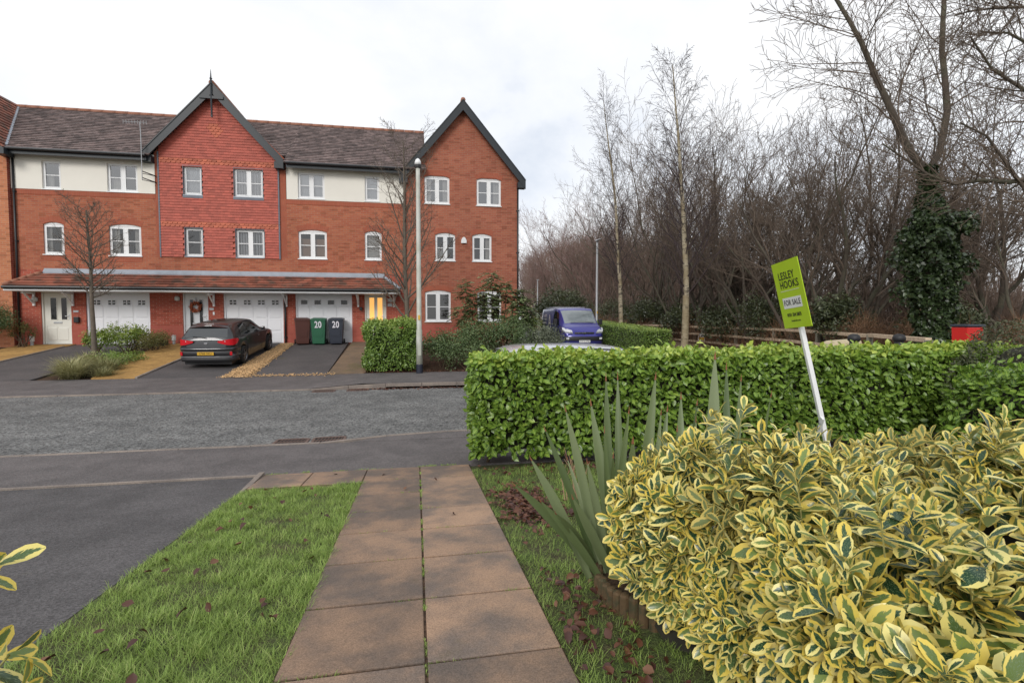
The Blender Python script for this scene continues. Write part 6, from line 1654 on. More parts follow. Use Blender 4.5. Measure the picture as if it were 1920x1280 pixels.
class Body:
    def __init__(s, keys, wheels, wr, sill):
        k = np.array(keys); s.L = k[-1, 0]; s.w = pchip(k[:, 0], k[:, 1]); s.zb = pchip(k[:, 0], k[:, 2]); s.zt = pchip(k[:, 0], k[:, 3]); s.wt = pchip(k[:, 0], k[:, 4])
        s.wheels, s.wr, s.sill = wheels, wr, sill
    def lo(s, y):
        z = s.sill + .05 * max(0, 1 - y / .5) + .03 * max(0, 1 - (s.L - y) / .5)
        for c in s.wheels:
            d = abs(y - c); R = s.wr + .055
            if d < R: z = max(z, s.wr + math.sqrt(R * R - d * d))
        return z
    def S(s, y, q):
        """q 0 sill .. .45 belt .. .75 roof edge .. 1 centre line"""
        w, zb, zt, wt, lo = float(s.w(y)), float(s.zb(y)), float(s.zt(y)), float(s.wt(y)), s.lo(y)
        rise = min(.055, max(.012, .3 * (zt - zb))); ze = zt - rise
        if ze < zb: zb = ze
        if q <= .45:
            t = q / .45; return (w * (.93 + .07 * math.sin(PI * (.12 + .62 * t))), y, lo + (zb - lo) * t)
        xb = w * (.93 + .07 * math.sin(PI * .74))
        if q <= .75:
            t = (q - .45) / .30; return (xb + (wt - xb) * t + .025 * math.sin(PI * t), y, zb + (ze - zb) * t)
        t = (q - .75) / .25; return (wt * math.cos(t * PI / 2) ** .75 if t < 1 else 0.0, y, ze + rise * math.sin(t * PI / 2) ** 1.3)
    def mesh(s, name, m, par):
        ys = sorted(set(list(np.linspace(0, s.L, 70)) + [c + (s.wr + .055) * math.sin(a) for c in s.wheels for a in np.linspace(-PI / 2, PI / 2, 15)]))
        qs = list(np.linspace(0, .45, 9)) + list(np.linspace(.45, .75, 7))[1:] + list(np.linspace(.75, 1, 8))[1:]
        mb = MB(); V = []; nq = len(qs); row = 2 * nq - 1
        for y in ys:
            r = [s.S(y, q) for q in qs]; V += r + [(-x, yy, z) for x, yy, z in r[-2::-1]]
        F = [(i * row + j, i * row + j + 1, (i + 1) * row + j + 1, (i + 1) * row + j) for i in range(len(ys) - 1) for j in range(row - 1)]
        F.append(tuple(range(row))); F.append(tuple(range((len(ys) - 1) * row, len(ys) * row))[::-1])
        mb.add(V, F); o = mb.obj(name, m, par, smooth=True, local=True)
        e = o.modifiers.new('edges', 'EDGE_SPLIT'); e.split_angle = math.radians(48)
        return o
    def patch(s, name, m, par, corners, sides=(1,), off=.006, n=8):
        """a skin over the body between four (y,q) corners; q above 1 crosses the centre line"""
        out = []
        for sg in sides:
            mb = MB(); V = []
            c = corners
            def SS(y, q):
                if q > 1: x, yy, z = s.S(y, 2 - q); return Vector((-x * sg, yy, z))
                x, yy, z = s.S(y, q); return Vector((x * sg, yy, z))
            for i in range(n + 1):
                for j in range(n + 1):
                    u, v = i / n, j / n
                    y = (c[0][0] * (1 - u) + c[1][0] * u) * (1 - v) + (c[3][0] * (1 - u) + c[2][0] * u) * v
                    q = (c[0][1] * (1 - u) + c[1][1] * u) * (1 - v) + (c[3][1] * (1 - u) + c[2][1] * u) * v
                    p = SS(y, q); e = .01
                    nn = (SS(min(y + e, s.L), q) - SS(max(y - e, 0), q)).cross(SS(y, min(q + e, 1.99)) - SS(y, q - e))
                    if nn.length > 1e-9:
                        nn.normalize()
                        if nn.dot(p - Vector((0, s.L / 2, .7))) < 0: nn = -nn
                    V.append(p + nn * off)
            fs_ = [(i * (n + 1) + j, (i + 1) * (n + 1) + j, (i + 1) * (n + 1) + j + 1, i * (n + 1) + j + 1) for i in range(n) for j in range(n)]
            mid = (n // 2) * (n + 1) + n // 2; e1 = V[mid + n + 1] - V[mid]; e2 = V[mid + 1] - V[mid]
            if e1.cross(e2).dot(V[mid] - Vector((0, s.L / 2, .6))) < 0: fs_ = [f[::-1] for f in fs_]
            mb.add(V, fs_)
            out.append(mb.obj(name, m, par, smooth=True, local=True))
        return out
def wheel(par, x, y, r, w, sg, spokes=5):
    mb = MB(); prof = [(r * .62, -w / 2), (r * .9, -w / 2), (r, -w / 2 + .03), (r, w / 2 - .03), (r * .9, w / 2), (r * .62, w / 2)]
    n = 28; V = []
    for rad, xx in prof:
        for k in range(n): a = 2 * PI * k / n; V.append((x + xx, y + rad * math.cos(a), r + rad * math.sin(a)))
    F = [(i * n + k, i * n + (k + 1) % n, (i + 1) * n + (k + 1) % n, (i + 1) * n + k) for i in range(len(prof) - 1) for k in range(n)]
    mb.add(V, F); o = mb.obj('wheel', 'tyre', par, smooth=False, local=True)
    rm = MB(); xo = x + sg * (w / 2 - .02)
    rm.tube([(xo, y + r * .60 * math.cos(a), r + r * .60 * math.sin(a)) for a in np.linspace(0, 2 * PI, 25)], r * .05, 6)
    for k in range(spokes):
        a = 2 * PI * k / spokes + .3; rm.bar((xo, y, r), (xo - sg * .01, y + r * .6 * math.cos(a), r + r * .6 * math.sin(a)), r * .16, .02, up=(1, 0, 0))
    rm.tube([(xo - .01, y, r), (xo + .012 * sg, y, r)], r * .13, 10); rm.obj('rim', 'rim', o, local=True)
    d = MB(); d.tube([(x - sg * .02, y, r), (x + sg * (w / 2 - .05), y, r)], r * .62, 20); d.obj('wheel_well', 'trim', o, local=True)

def hatchback(label, loc, rot, paint, plate, scale=(1, 1, 1)):
    c = thing('car', label, 'car', loc, rot); c.scale = scale
    K = [(0, .76, .92, .95, .69), (.04, .815, .95, 1.03, .685), (.10, .85, .97, 1.12, .67), (.20, .872, .975, 1.27, .645), (.29, .882, .97, 1.375, .625), (.38, .888, .965, 1.425, .615), (.8, .89, .945, 1.465, .60), (1.6, .89, .92, 1.47, .60), (2.2, .89, .905, 1.445, .59), (2.5, .888, .90, 1.38, .595), (2.9, .885, .895, 1.18, .64), (3.2, .88, .885, 1.02, .70), (3.45, .872, .86, .955, .74), (3.9, .85, .78, .86, .70), (4.18, .79, .68, .74, .62), (4.3, .70, .58, .62, .50)]
    B = Body(K, (.86, 3.50), .315, .21); B.mesh('body', paint, c)
    u = MB(); u.box(-.74, .74, .06, 4.2, .13, .52); u.obj('underbody', 'trim', c, local=True)
    B.patch('rear_window', 'carglass2', c, [(.055, .79), (.055, 1.21), (.31, 1.20), (.31, .80)], off=.006, n=10)
    B.patch('windscreen', 'carglass2', c, [(2.42, .80), (2.42, 1.2), (3.12, 1.2), (3.12, .80)], off=.006, n=10)
    B.patch('rear_side_window', 'carglass2', c, [(.72, .50), (1.42, .49), (1.42, .72), (.95, .71)], (1, -1)); B.patch('front_side_window', 'carglass2', c, [(1.48, .49), (2.62, .50), (2.28, .70), (1.48, .72)], (1, -1))
    for q in (.47, .735): B.patch('window_trim', 'trim', c, [(.62, q - .012), (2.75, q - .012), (2.75, q + .006), (.62, q + .006)] if q < .6 else [(.85, q - .004), (2.35, q - .004), (2.3, q + .010), (.85, q + .010)], (1, -1), off=.009)
    B.patch('door_seam', 'ink', c, [(1.44, .06), (1.455, .06), (1.455, .46), (1.44, .46)], (1, -1), off=.003); B.patch('door_seam', 'ink', c, [(2.60, .06), (2.615, .06), (2.615, .46), (2.60, .46)], (1, -1), off=.003)
    for yy in (1.30, 2.35):
        for sg in (1, -1):
            h = MB(); h.box(min(sg * .885, sg * .915), max(sg * .885, sg * .915), yy - .18, yy, .80, .83); h.obj('door_handle', paint, c, local=True, bevel=.008)
    # spoiler, wiper, bumper, lamps
    sp = MB(); n = 12
    V = []
    for i in range(n + 1):
        x = -.60 + 1.2 * i / n; z = 1.405 - .06 * (x / .6) ** 2; V += [(x, .42, z + .022), (x, .20 + .05 * (x / .6) ** 2, z - .012), (x, .21 + .05 * (x / .6) ** 2, z - .05), (x, .38, z - .03)]
    sp.add(V, [(i * 4 + j, i * 4 + (j + 1) % 4, i * 4 + 4 + (j + 1) % 4, i * 4 + 4 + j) for i in range(n) for j in range(4)]); sp.obj('spoiler', paint, c, smooth=False, local=True)
    wp = MB(); wp.bar((.02, .02, 1.02), (-.42, .05, 1.075), .018, .012); wp.obj('rear_wiper', 'trim', c, local=True)
    plan = [(.885, .55), (.892, .30), (.872, .10), (.80, -.02), (.60, -.065), (.3, -.085), (0, -.09)]; plan = plan + [(-x, y) for x, y in plan[-2::-1]]
    def strip(rows, name, m, a=0, b=None):
        mb = MB(); pl = plan[a:b]; V = []
        for z, o_ in rows:
            for x, y in pl: V.append((x * (1 + o_ * .6), y - o_, z))
        k = len(pl); mb.add(V, [(r * k + i, r * k + i + 1, (r + 1) * k + i + 1, (r + 1) * k + i) for r in range(len(rows) - 1) for i in range(k - 1)]); return mb.obj(name, m, c, smooth=True, local=True)
    strip([(.25, -.10), (.28, -.03), (.40, -.012), (.405, .006), (.42, .006), (.425, -.012), (.60, -.012), (.62, .01), (.68, .006), (.715, -.03), (.72, -.14)], 'rear_bumper', paint)
    strip([(.23, -.06), (.25, -.004), (.385, -.002), (.39, -.03)], 'lower_bumper', 'trim', 1, -1); strip([(.43, -.02), (.44, -.004), (.59, -.004), (.60, -.02)], 'bumper_insert', 'trim', 3, -3)
    strip([(.392, .004), (.398, .010), (.412, .010), (.418, .004)], 'bumper_strip', 'greystrip', 3, -3)
    for sg in (1, -1):
        r = MB(); r.bar((sg * .78, -.042, .455), (sg * .78, -.042, .575), .07, .03, up=(0, 1, 0)); r.obj('rear_reflector', 'redlens', c, local=True)
        t = MB(); pts = [(.885, .40, .90, .96), (.886, .28, .83, .99), (.866, .12, .79, 1.0), (.80, .02, .785, .995), (.66, -.035, .80, .975), (.50, -.045, .84, .95), (.38, -.046, .88, .925)]
        V = [(sg * (x + .008), y - .012, z0) for x, y, z0, z1 in pts] + [(sg * (x - .004), y - .004, z1) for x, y, z0, z1 in pts]; k = len(pts)
        t.add(V, [(i, i + 1, k + i + 1, k + i) for i in range(k - 1)]); tl = t.obj('tail_lamp', 'redlens', c, smooth=True, local=True)
        w = MB(); w.add([(sg * .80, .012, .90), (sg * .60, -.052, .905), (sg * .60, -.05, .935), (sg * .80, .015, .94)], [(0, 1, 2, 3)]); w.obj('reversing_lens', 'whitelens', tl, local=True)
        mi = MB(); mi.box(min(sg * .90, sg * 1.03), max(sg * .90, sg * 1.03), 2.52, 2.66, .96, 1.09); mi.obj('door_mirror', paint, c, local=True, bevel=.03)
        for y in (.86, 3.50): wheel(c, sg * .80, y, .315, .205, sg)
    tg = MB(); V = []
    for z, ya in ((.70, -.05), (.78, -.035), (.86, -.02), (.93, -.002)):
        for i in range(9):
            x = -.62 + 1.24 * i / 8; V.append((x, ya + .03 * (abs(x) / .62) ** 3, z))
    tg.add(V, [(r * 9 + i, r * 9 + i + 1, (r + 1) * 9 + i + 1, (r + 1) * 9 + i) for r in range(3) for i in range(8)]); tg.obj('tailgate_skin', paint, c, smooth=True, local=True)
    bd = MB(); bd.lathe([(.055, -.004), (.06, 0), (.05, .004)], 0, 0, 20); bd.v = [(x, -.042 - z, .845 + y * .5) for x, y, z in bd.v]; bd.obj('badge', 'chrome', c, local=True)
    p = MB(); p.box(-.26, .26, -.118, -.108, .47, .575); pl = p.obj('number_plate', 'numyellow', c, local=True)
    if plate: text(plate, .098, 'ink', pl, Matrix.Translation((0, -.1195, .521)) @ Matrix.Rotation(PI / 2, 4, 'X'), sx=.92)
    return c
M['carglass2'] = mat('tinted_car_glass', (.010, .014, .015), .035, .02, spec=.9, coat=1)
hatchback('graphite hatchback parked on the drive in front of the garage', (-6.30, 17.15, .255), (math.atan(.115), 0, math.radians(-3.0)), 'paint_dark', 'LP68 OEU', (.91, .91, .92))
hatchback('silver car with only its roof showing above the long hedge', (1.25, 9.15, 0), (0, 0, -PI / 2), 'paint_silver', None, (1, 1, .905))

def van(loc, rot):
    c = thing('van', 'dark blue panel van with white lettering parked in the side street', 'van', loc, rot)
    K = [(0, .93, 1.1, 1.90, .84), (.06, .97, 1.1, 1.95, .86), (.3, .99, 1.1, 1.97, .87), (2.6, .99, 1.1, 1.97, .87), (3.1, .99, 1.1, 1.96, .86), (3.42, .99, 1.1, 1.92, .83), (3.62, .988, 1.1, 1.82, .80), (4.05, .98, 1.09, 1.50, .79), (4.38, .965, 1.04, 1.24, .80), (4.52, .955, .99, 1.155, .82), (4.75, .93, .92, 1.05, .79), (4.90, .88, .80, .93, .72), (4.97, .80, .66, .76, .62)]
    B = Body(K, (.95, 3.95), .335, .24); B.mesh('body', 'paint_blue', c)
    u = MB(); u.box(-.8, .8, .15, 4.8, .18, .62); u.obj('underbody', 'trim', c, local=True)
    B.patch('windscreen', 'screen', c, [(3.62, .79), (3.62, 1.21), (4.40, 1.20), (4.40, .80)], off=.007, n=12)
    B.patch('side_window', 'carglass2', c, [(2.95, .47), (4.08, .47), (3.62, .70), (2.98, .71)], (1, -1), off=.007)
    B.patch('rub_strip', 'trim', c, [(.25, .22), (4.6, .22), (4.6, .26), (.25, .26)], (1, -1), off=.012); B.patch('painted_side_shine', 'shine_tint', c, [(.3, .415), (2.9, .415), (2.9, .42), (.3, .42)], (1, -1), off=.006)
    B.patch('door_seam', 'ink', c, [(2.88, .06), (2.895, .06), (2.895, .70), (2.88, .70)], (1, -1), off=.004)
    wp = MB(); wp.bar((.5, 4.42, 1.245), (-.1, 4.46, 1.245), .02, .015); wp.bar((-.1, 4.45, 1.25), (-.62, 4.42, 1.24), .02, .015); wp.obj('wipers', 'trim', c, local=True)
    plan = [(.985, 4.35), (.975, 4.62), (.93, 4.84), (.80, 4.98), (.5, 5.045), (0, 5.06)]; plan += [(-x, y) for x, y in plan[-2::-1]]
    def strip(rows, name, m, a=0, b=None):
        mb = MB(); pl = plan[a:b]; V = []
        for z, o_ in rows:
            for x, y in pl: V.append((x, y + o_, z))
        k = len(pl); mb.add(V, [(r * k + i, r * k + i + 1, (r + 1) * k + i + 1, (r + 1) * k + i) for r in range(len(rows) - 1) for i in range(k - 1)]); return mb.obj(name, m, c, smooth=True, local=True)
    strip([(.22, -.12), (.26, -.02), (.52, 0), (.60, -.005), (.66, -.03), (.72, -.07), (.75, -.16)], 'front_bumper', 'paint_blue')
    strip([(.40, .004), (.42, .012), (.585, .010), (.60, .0)], 'lower_grille', 'trim', 2, -2)
    gr = MB(); gr.box(-.46, .46, 4.985, 5.02, .725, .80); g_ = gr.obj('upper_grille', 'trim', c, local=True, bevel=.01)
    b = MB(); b.box(-.44, .44, 5.02, 5.03, .756, .772); b.obj('chrome_bar', 'chrome', g_, local=True)
    b = MB(); b.lathe([(.085, 0), (.085, .012)], 0, 0, 20); b.v = [(x, 5.032 + z, .764 + y * .45) for x, y, z in b.v]; b.obj('badge', 'chrome', g_, local=True)
    p = MB(); p.box(-.26, .26, 5.075, 5.083, .325, .435); pl = p.obj('number_plate', 'numwhite', c, local=True)
    text('DW16 VXB', .10, 'ink', pl, Matrix.Translation((0, 5.0845, .379)) @ Matrix.Rotation(PI, 4, 'Z') @ Matrix.Rotation(PI / 2, 4, 'X'), sx=.9)
    for sg in (1, -1):
        hl = MB(); q = [Vector((sg * .955, 4.60, 1.00)), Vector((sg * .60, 5.005, .865)), Vector((sg * .56, 5.035, .785)), Vector((sg * .88, 4.94, .80)), Vector((sg * .965, 4.72, .90))]
        nn = (q[1] - q[0]).cross(q[3] - q[0]).normalized(); nn = nn if nn.y > 0 else -nn
        k_ = len(q); hl.add([p_ + nn * .03 for p_ in q] + [p_ - nn * .06 for p_ in q], [tuple(range(k_)) if sg < 0 else tuple(range(k_))[::-1]] + [(i, (i + 1) % k_, (i + 1) % k_ + k_, i + k_) for i in range(k_)]); hl.obj('headlamp', 'whitelens', c, local=True)
        f = MB(); f.bar((sg * .78, 4.985, .47), (sg * .78, 4.985, .56), .12, .05, up=(0, 1, 0)); f.obj('fog_lamp', 'whitelens', c, local=True)
        mi = MB(); mi.box(min(sg * 1.02, sg * 1.20), max(sg * 1.02, sg * 1.20), 3.86, 4.0, 1.12, 1.40); m_o = mi.obj('door_mirror', 'trim', c, local=True, bevel=.03)
        for y in (.95, 3.95): wheel(c, sg * .88, y, .335, .22, sg, 7)
    for y in (.6, 1.4, 2.2): 
        r = MB(); r.box(-.84, .84, y, y + .04, 1.985, 2.01); r.obj('roof_rail', 'galv', c, local=True)
    # white lettering on the side that shows: two short lines of unreadable print and a tall mark
    sd = 1
    rr = random.Random(2)
    base = Matrix.Translation((1.004, 0, 0)) @ Matrix.Rotation(PI / 2, 4, 'Z') @ Matrix.Rotation(PI / 2, 4, 'X')
    pr = MB()
    for z, hgt, x0, x1 in ((1.50, .15, .35, 1.75), (1.36, .06, .40, 1.6), (1.16, .09, .3, 1.6)):
        x = x0
        while x < x1:
            w = rr.uniform(.04, .09) * hgt / .12
            if rr.random() > .12:
                pr.box(1.0065, 1.009, x, x + w * .32, z, z + hgt)
                if rr.random() > .4: pr.box(1.0065, 1.0088, x + w * .34, x + w, z + hgt * rr.choice([0, .42, .8]), z + hgt * rr.choice([.9, 1.0]) )
            x += w * 1.35
    pr.obj('side_print', 'whiteink', c, local=True)
    lg = MB()
    lg.bar((1.008, 1.98, .98), (1.008, 2.26, 1.62), .003, .09, up=(0, 1, 0)); lg.bar((1.008, 2.46, .92), (1.008, 2.28, 1.62), .003, .12, up=(0, 1, 0)); lg.bar((1.008, 2.06, 1.2), (1.008, 2.42, 1.2), .003, .07)
    lg.obj('side_logo', 'whiteink', c, local=True)
    return c
M['screen'] = mat('windscreen_glass', (.16, .19, .20), .05, .05, spec=1.0, coat=1)
M['shine_tint'] = mat('painted_crease_shine', (.16, .15, .22), .3, .02)  # paler tint that paints a shine along the van's side crease
van((7.75, 27.45, .36), (0, 0, PI - math.radians(2)))

# ------------------------------------------------------------------ wheelie bins
def bin_(label, x, y, m, number, rot=0):
    z0 = zd(y) + .01
    b = thing('wheelie_bin', label, 'bin', (x, y, z0), (0, 0, rot), 'wheelie bins by the garage')
    mb = MB(); V = []
    for z, w, d0, d1 in ((.02, .225, -.22, .20), (.12, .23, -.235, .22), (.90, .275, -.31, .27), (.93, .29, -.325, .285), (.97, .29, -.325, .285)):
        V += [(-w, d0, z), (w, d0, z), (w, d1, z), (-w, d1, z)]
    mb.add(V, [(r * 4 + i, r * 4 + (i + 1) % 4, r * 4 + 4 + (i + 1) % 4, r * 4 + 4 + i) for r in range(4) for i in range(4)] + [(3, 2, 1, 0)]); mb.obj('body', m, b, local=True, bevel=.015)
    l = MB(); l.add([(-.30, -.345, .972), (.30, -.345, .972), (.30, .30, .972), (-.30, .30, .972), (-.29, -.335, 1.0), (.29, -.335, 1.0), (.29, .30, 1.035), (-.29, .30, 1.035), (-.2, -.2, 1.03), (.2, -.2, 1.03), (.2, .22, 1.055), (-.2, .22, 1.055)],
                    [(0, 1, 5, 4), (1, 2, 6, 5), (2, 3, 7, 6), (3, 0, 4, 7), (4, 5, 9, 8), (5, 6, 10, 9), (6, 7, 11, 10), (7, 4, 8, 11), (8, 9, 10, 11), (3, 2, 1, 0)]); l.obj('lid', m, b, local=True, bevel=.012)
    h = MB(); h.tube([(-.27, .34, 1.0), (.27, .34, 1.0)], .018, 8); h.box(-.26, -.22, .27, .345, .97, 1.01); h.box(.22, .26, .27, .345, .97, 1.01); h.obj('handle', m, b, local=True)
    pn = MB(); pn.add([(-.16, -.272, .32), (.16, -.272, .32), (.18, -.293, .56), (.12, -.297, .60), (-.12, -.297, .60), (-.18, -.293, .56)], [(0, 1, 2, 3, 4, 5)]); pn.obj('moulded_panel', m, b, local=True)
    for sg in (-1, 1):
        w = MB(); w.tube([(sg * .245, .24, .10), (sg * .295, .24, .10)], .10, 14); w.obj('wheel', 'tyre', b, local=True)
    if number:
        t = Matrix.Translation((0, -.316, .77)) @ Matrix.Rotation(math.radians(90 + 5.5), 4, 'X')
        text(number, .36, 'whiteink', b, t, name='number', sx=.72, spacing=1.05, bold=.008)
M['bin_brown'] = mat('brown_bin_plastic', (.085, .030, .022), .5, .08); M['bin_green'] = mat('green_bin_plastic', (.022, .115, .058), .45, .08); M['bin_grey'] = mat('blue_grey_bin_plastic', (.030, .036, .052), .45, .08)
bin_('dark brown wheelie bin, leftmost of the three by the garage', -4.46, 21.62, 'bin_brown', None, .25)
bin_('green wheelie bin numbered 20 in front of the garage', -3.83, 21.60, 'bin_green', '20', .06)
bin_('blue grey wheelie bin numbered 20 in front of the garage', -3.16, 21.62, 'bin_grey', '20', .04)

# ------------------------------------------------------------------ lamp posts
M['postpaint'] = mat('pale_grey_post_paint', (.52, .52, .47), .5, .10, 3, col2=(.42, .43, .36), c2scale=2)
M['navy'] = mat('navy_base_paint', (.014, .017, .032), .5, .1)
def lamp(label, x, y, z, H, r, base=True, head='cap', m='postpaint'):
    l = thing('lamp_post', label, 'lamp post', (x, y, z), group='street lamps')
    p = MB(); p.lathe([(r * 1.25, .25), (r * 1.2, 1.3), (r * 1.0, 1.34), (r * .82, H - .35), (r * .8, H - .1)], 0, 0, 16); p.obj('column', m, l, smooth=True, local=True)
    b = MB(); b.lathe([(r * 1.32, 0), (r * 1.32, .26), (r * 1.26, .28)], 0, 0, 16); b.obj('base', 'navy' if base else m, l, smooth=False, local=True)
    if head == 'cap':
        h = MB(); h.lathe([(r * .85, H - .12), (r * 1.25, H - .10), (r * 1.3, H - .02)], 0, 0, 16); h.obj('lamp_collar', 'trim', l, local=True)
        h = MB(); h.lathe([(r * 1.2, H - .02), (r * 1.25, H + .06), (r * .9, H + .13), (r * .3, H + .17)], 0, 0, 16); h.obj('lamp_cap', 'white', l, smooth=True, local=True)
    else:
        h = MB(); h.add([(-.08, -.5, H - .06), (.08, -.5, H - .06), (.1, .1, H - .08), (-.1, .1, H - .08), (-.05, -.48, H), (.05, -.48, H), (.08, .1, H + .02), (-.08, .1, H + .02)], [(3, 2, 1, 0), (4, 5, 6, 7), (0, 1, 5, 4), (1, 2, 6, 5), (2, 3, 7, 6), (3, 0, 4, 7)]); h.obj('lantern', 'galv', l, local=True, bevel=.02)
    d = MB(); d.box(-.045, .045, -r * 1.27, -r * 1.1, .55, .95); d.obj('service_door', m, l, local=True)
    k = MB(); k.box(-.03, .03, -r * 1.20, -r * 1.0, 1.62, 1.76); k.obj('id_sticker', 'numyellow', l, local=True)
lamp('pale grey lamp post with dark base beside the square hedge', .09, 15.75, .13, 6.25, .075)
lamp('grey lamp post with flat lantern behind the blue van', 10.4, 28.6, .45, 5.9, .07, False, 'lantern', 'galv')
lamp('thin distant lamp post far down the side street', 13.4, 56, .9, 5.2, .075, False, 'lantern', 'galv')

# ------------------------------------------------------------------ fence, sign, bin, bollards
M['rail'] = mat('weathered_rail', (.64, .50, .35), .85, .25, 4, col2=(.46, .36, .25), c2scale=6, bmp=.3)
M['fpost'] = mat('grey_green_post', (.23, .22, .17), .9, .2, 6)
fz = .40
fe = thing('fence', 'wooden post and three rail fence along the edge of the wood', 'fence', (12, 18, fz))
for i, (x, y) in enumerate(FENCE):
    b = MB(); b.box(x - .055, x + .055, y - .045, y + .045, fz - .1, fz + 1.0); b.obj('post', 'fpost', fe, bevel=.008)
rr = random.Random(9)
for i in range(len(FENCE) - 1):
    (xa, ya), (xb, yb) = FENCE[i], FENCE[i + 1]
    for q, zz in enumerate((.99, .64, .30)):
        d = Vector((xb - xa, yb - ya, 0)).normalized(); nrm = Vector((d.y, -d.x, 0)); nrm = nrm if nrm.x < 0 else -nrm
        o_ = nrm * (.075 if q else 0); j = rr.uniform(-.012, .012)
        a = Vector((xa, ya, fz + zz + j)) + o_ + d * .004; c = Vector((xb, yb, fz + zz + j + rr.uniform(-.01, .01))) + o_ - d * .004
        b = MB(); b.bar(a, c, .10 if q == 0 else .04, .085 if q == 0 else .095); b.obj('rail', 'rail', fe, bevel=.005)
ws = thing('warning_sign', 'small white and yellow notice fixed to the fence', 'sign', (13.22, 22.1, .9))
ws.rotation_euler = (0, math.radians(4), math.radians(-22))
b = MB(); b.box(-.15, .15, -.15, -.135, -.16, .16); b.obj('panel', 'numwhite', ws, local=True)
b = MB(); b.box(-.125, .125, -.154, -.1505, -.13, .01); b.obj('yellow_field', 'numyellow', ws, local=True)
b = MB(); b.prism([(-.06, .03), (.06, .03), (0, .135)], -.154, -.1505); b.obj('symbol', 'trim', ws, local=True)
def bollard(label, x, y, z):
    l = thing('bollard', label, 'bollard', (x, y, z), group='black bollards')
    b = MB(); b.lathe([(.085, 0), (.08, .05), (.075, .85), (.075, .95)], 0, 0, 16); b.obj('shaft', 'trim', l, smooth=True, local=True)
    b = MB(); b.lathe([(.085, .95), (.105, .97), (.105, 1.02), (.09, 1.06), (.05, 1.085), (.02, 1.09)], 0, 0, 16); b.obj('cap', 'trim', l, smooth=True, local=True)
bollard('black bollard showing above the hedge beside the cream boulder', 8.02, 8.2, .42); bollard('black bollard between the boulder and the red bin', 8.85, 8.05, .42)
st = MB(); st.add([(8.15, 9.0, .2), (9.3, 8.9, .2), (9.25, 9.6, .2), (8.2, 9.7, .2), (8.45, 9.1, 1.33), (9.02, 9.02, 1.38), (9.0, 9.4, 1.36), (8.5, 9.5, 1.32)], [(3, 2, 1, 0), (4, 5, 6, 7), (0, 1, 5, 4), (1, 2, 6, 5), (2, 3, 7, 6), (3, 0, 4, 7)])
M['stone'] = mat('cream_stone', (.52, .44, .29), .9, .15, 5, bmp=.4, bscale=25)
tag(st.obj('boulder', 'stone', bevel=.06), 'cream boulder top showing over the hedge behind a bollard', 'boulder')
rb = thing('litter_bin', 'bright red litter bin with dark lid showing above the hedge', 'bin', (9.75, 7.55, .42)); rb.scale = (.72, .72, 1)
M['redpaint'] = mat('red_bin_paint', (.62, .022, .018), .4, .08, 4)
b = MB(); V = []
for z, w, d in ((.25, .19, .15), (.3, .20, .16), (1.18, .245, .20), (1.22, .25, .205)): V += [(-w, -d, z), (w, -d, z), (w, d, z), (-w, d, z)]
b.add(V, [(r * 4 + i, r * 4 + (i + 1) % 4, r * 4 + 4 + (i + 1) % 4, r * 4 + 4 + i) for r in range(3) for i in range(4)] + [(3, 2, 1, 0), (12, 13, 14, 15)]); b.obj('body', 'redpaint', rb, local=True, bevel=.02)
b = MB(); b.box(-.27, .27, -.225, .225, 1.222, 1.27); b.obj('lid', 'bin_grey', rb, local=True, bevel=.015)
b = MB(); b.tube([(0, 0, 0), (0, 0, .26)], .04, 8); b.obj('post', 'trim', rb, local=True)

# for sale board: post leaning, board nailed to its top
M['lime'] = mat('lime_board', (.42, .60, .012), .45, .04, 3)
fs = thing('for_sale_board', 'leaning lime green for sale board on a white post', 'sign', (4.76, 5.11, .1))
A = Vector((4.76, 5.11, .05)); T = Vector((4.37, 5.35, 2.15))
ud = (T - A).normalized()
hd = (Vector((4.35, 4.99, 1.70)) - Vector((4.47, 5.57, 1.68))); hd = (hd - ud * hd.dot(ud)).normalized()     # along the board, far to near
nd = hd.cross(ud); nd = -nd if nd.x > 0 else nd                                                                # towards the road user on the left
hd_ = ud.cross(nd)                                                                                               # reading direction
p = MB(); p.bar(A, T, .05, .05, up=nd); p.obj('post', 'white', fs, bevel=.004)
Cb = A + ud * ((T - A).length - .06) + nd * .035
R3 = Matrix((hd_, ud, nd)).transposed().to_4x4()
MB_ = Matrix.Translation(Cb - fs.location) @ R3
def onboard(mb, name, m, par=None):
    mb.v = [tuple((MB_ @ Vector(v))) for v in mb.v]; return mb.obj(name, m, par or fs, local=True)
BW, BH = .60, .80
b = MB(); b.box(-BW / 2, BW / 2, -BH / 2, BH / 2, -.004, .004); bd = onboard(b, 'board', 'lime')
b = MB(); b.box(-.21, .21, .045, .05, .0045, .0055); onboard(b, 'rule', 'whiteink', bd)
b = MB(); b.box(-.205, .205, -.165, -.035, .0045, .006); onboard(b, 'white_panel', 'numwhite', bd)
def bt(s, size, x, y, sx=1, al='LEFT', m='ink', bold=.0, sp=1.0): text(s, size, m, bd, MB_ @ Matrix.Translation((x, y, .0072)), depth=.0006, sx=sx, align=al, bold=bold, spacing=sp)
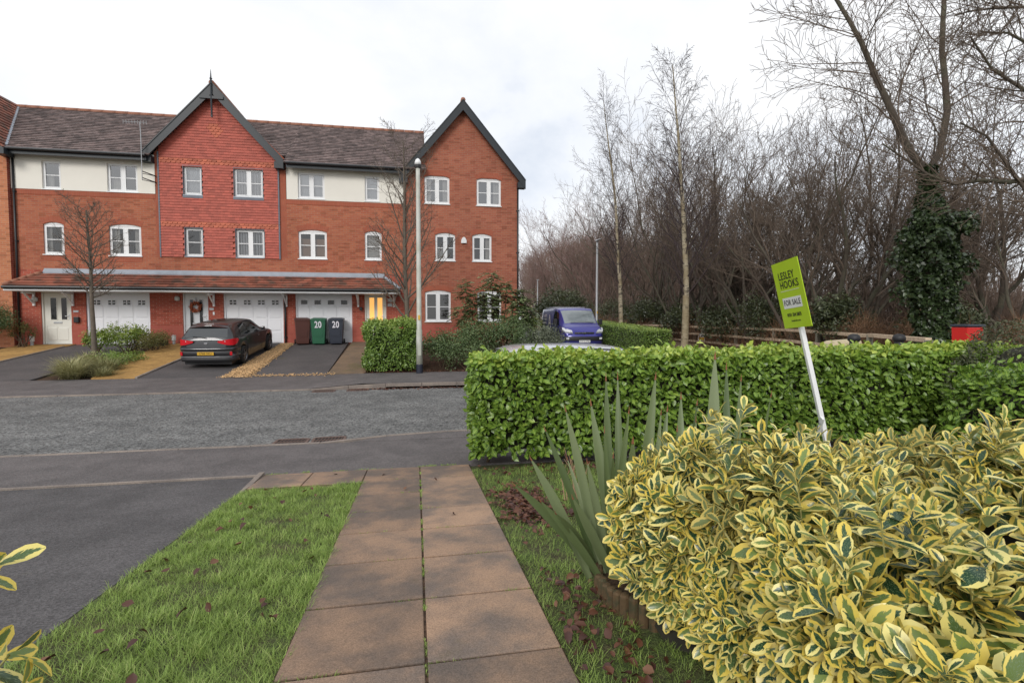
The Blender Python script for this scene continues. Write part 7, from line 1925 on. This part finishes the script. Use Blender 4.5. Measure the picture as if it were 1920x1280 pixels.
bt('LESLEY', .125, -.19, .225, .86, sp=1.1, bold=.0015); bt('HOOKS', .125, -.19, .118, .90, sp=1.1, bold=.0015)
bt('FOR SALE', .092, -.185, -.10, .88, sp=1.08, bold=.001)
bt('0151 334 5875', .056, -.165, -.245, .92, bold=.0012); bt('lesleyhooks.co.uk', .030, -.10, -.315, .95)
br = MB(); br.bar(A + ud * .05 + hd_ * -.36 + nd * .04 + Vector((0, 0, -.02)), A + ud * .62 + hd_ * .10 + nd * .04, .05, .022, up=nd); br.obj('brace', 'white', fs, bevel=.004)
for t_ in (.56, .50):
    q = A + ud * t_ + hd_ * (.10 - (.62 - t_) * .8) + nd * .055; b = MB(); b.tube([q, q + nd * .012], .012, 8); b.obj('bolt', 'galv', fs)

gh = thing('hedge', 'unseen hedge behind the end house, added to darken the van side reflection', 'hedge', (3.5, 37, .4))  # out of view, added to darken what the van's side reflects
hedge(gh, np.random.default_rng(300), 2.9, 4.5, 29.5, 46, .4, 3.6, 160, .16, 'holly', tm=TM_SMALL, faces='FTR', topbright=False)
# garden lights and planter by the doors
for x, lab in ((-13.9, 'small grey bollard light left of the cream door'), (-9.17, 'small grey bollard light beside the wreathed door')):
    l = thing('garden_light', lab, 'lamp', (x, 21.75, zd(21.75)), group='bollard lights by the doors')
    b = MB(); b.lathe([(.05, -.02), (.05, .18)], 0, 0, 12); b.obj('stem', 'galv', l, local=True); b = MB(); b.lathe([(.075, .18), (.075, .36), (.07, .38)], 0, 0, 12); b.obj('lantern', 'lightglass', l, local=True)
pt = thing('planter', 'black trough planter with pale stones beside the wreathed door', 'planter', (-9.65, 21.55, zd(21.55)))
b = MB(); b.box(-.32, .32, -.13, .13, -.02, .22); b.obj('trough', 'trim', pt, local=True, bevel=.01)
b = MB(); b.add([(-.22, -.1, .22), (.24, -.1, .22), (.24, .1, .22), (-.22, .1, .22), (.0, 0, .36)], [(0, 1, 4), (1, 2, 4), (2, 3, 4), (3, 0, 4)]); b.obj('stones', 'stone', pt, local=True)
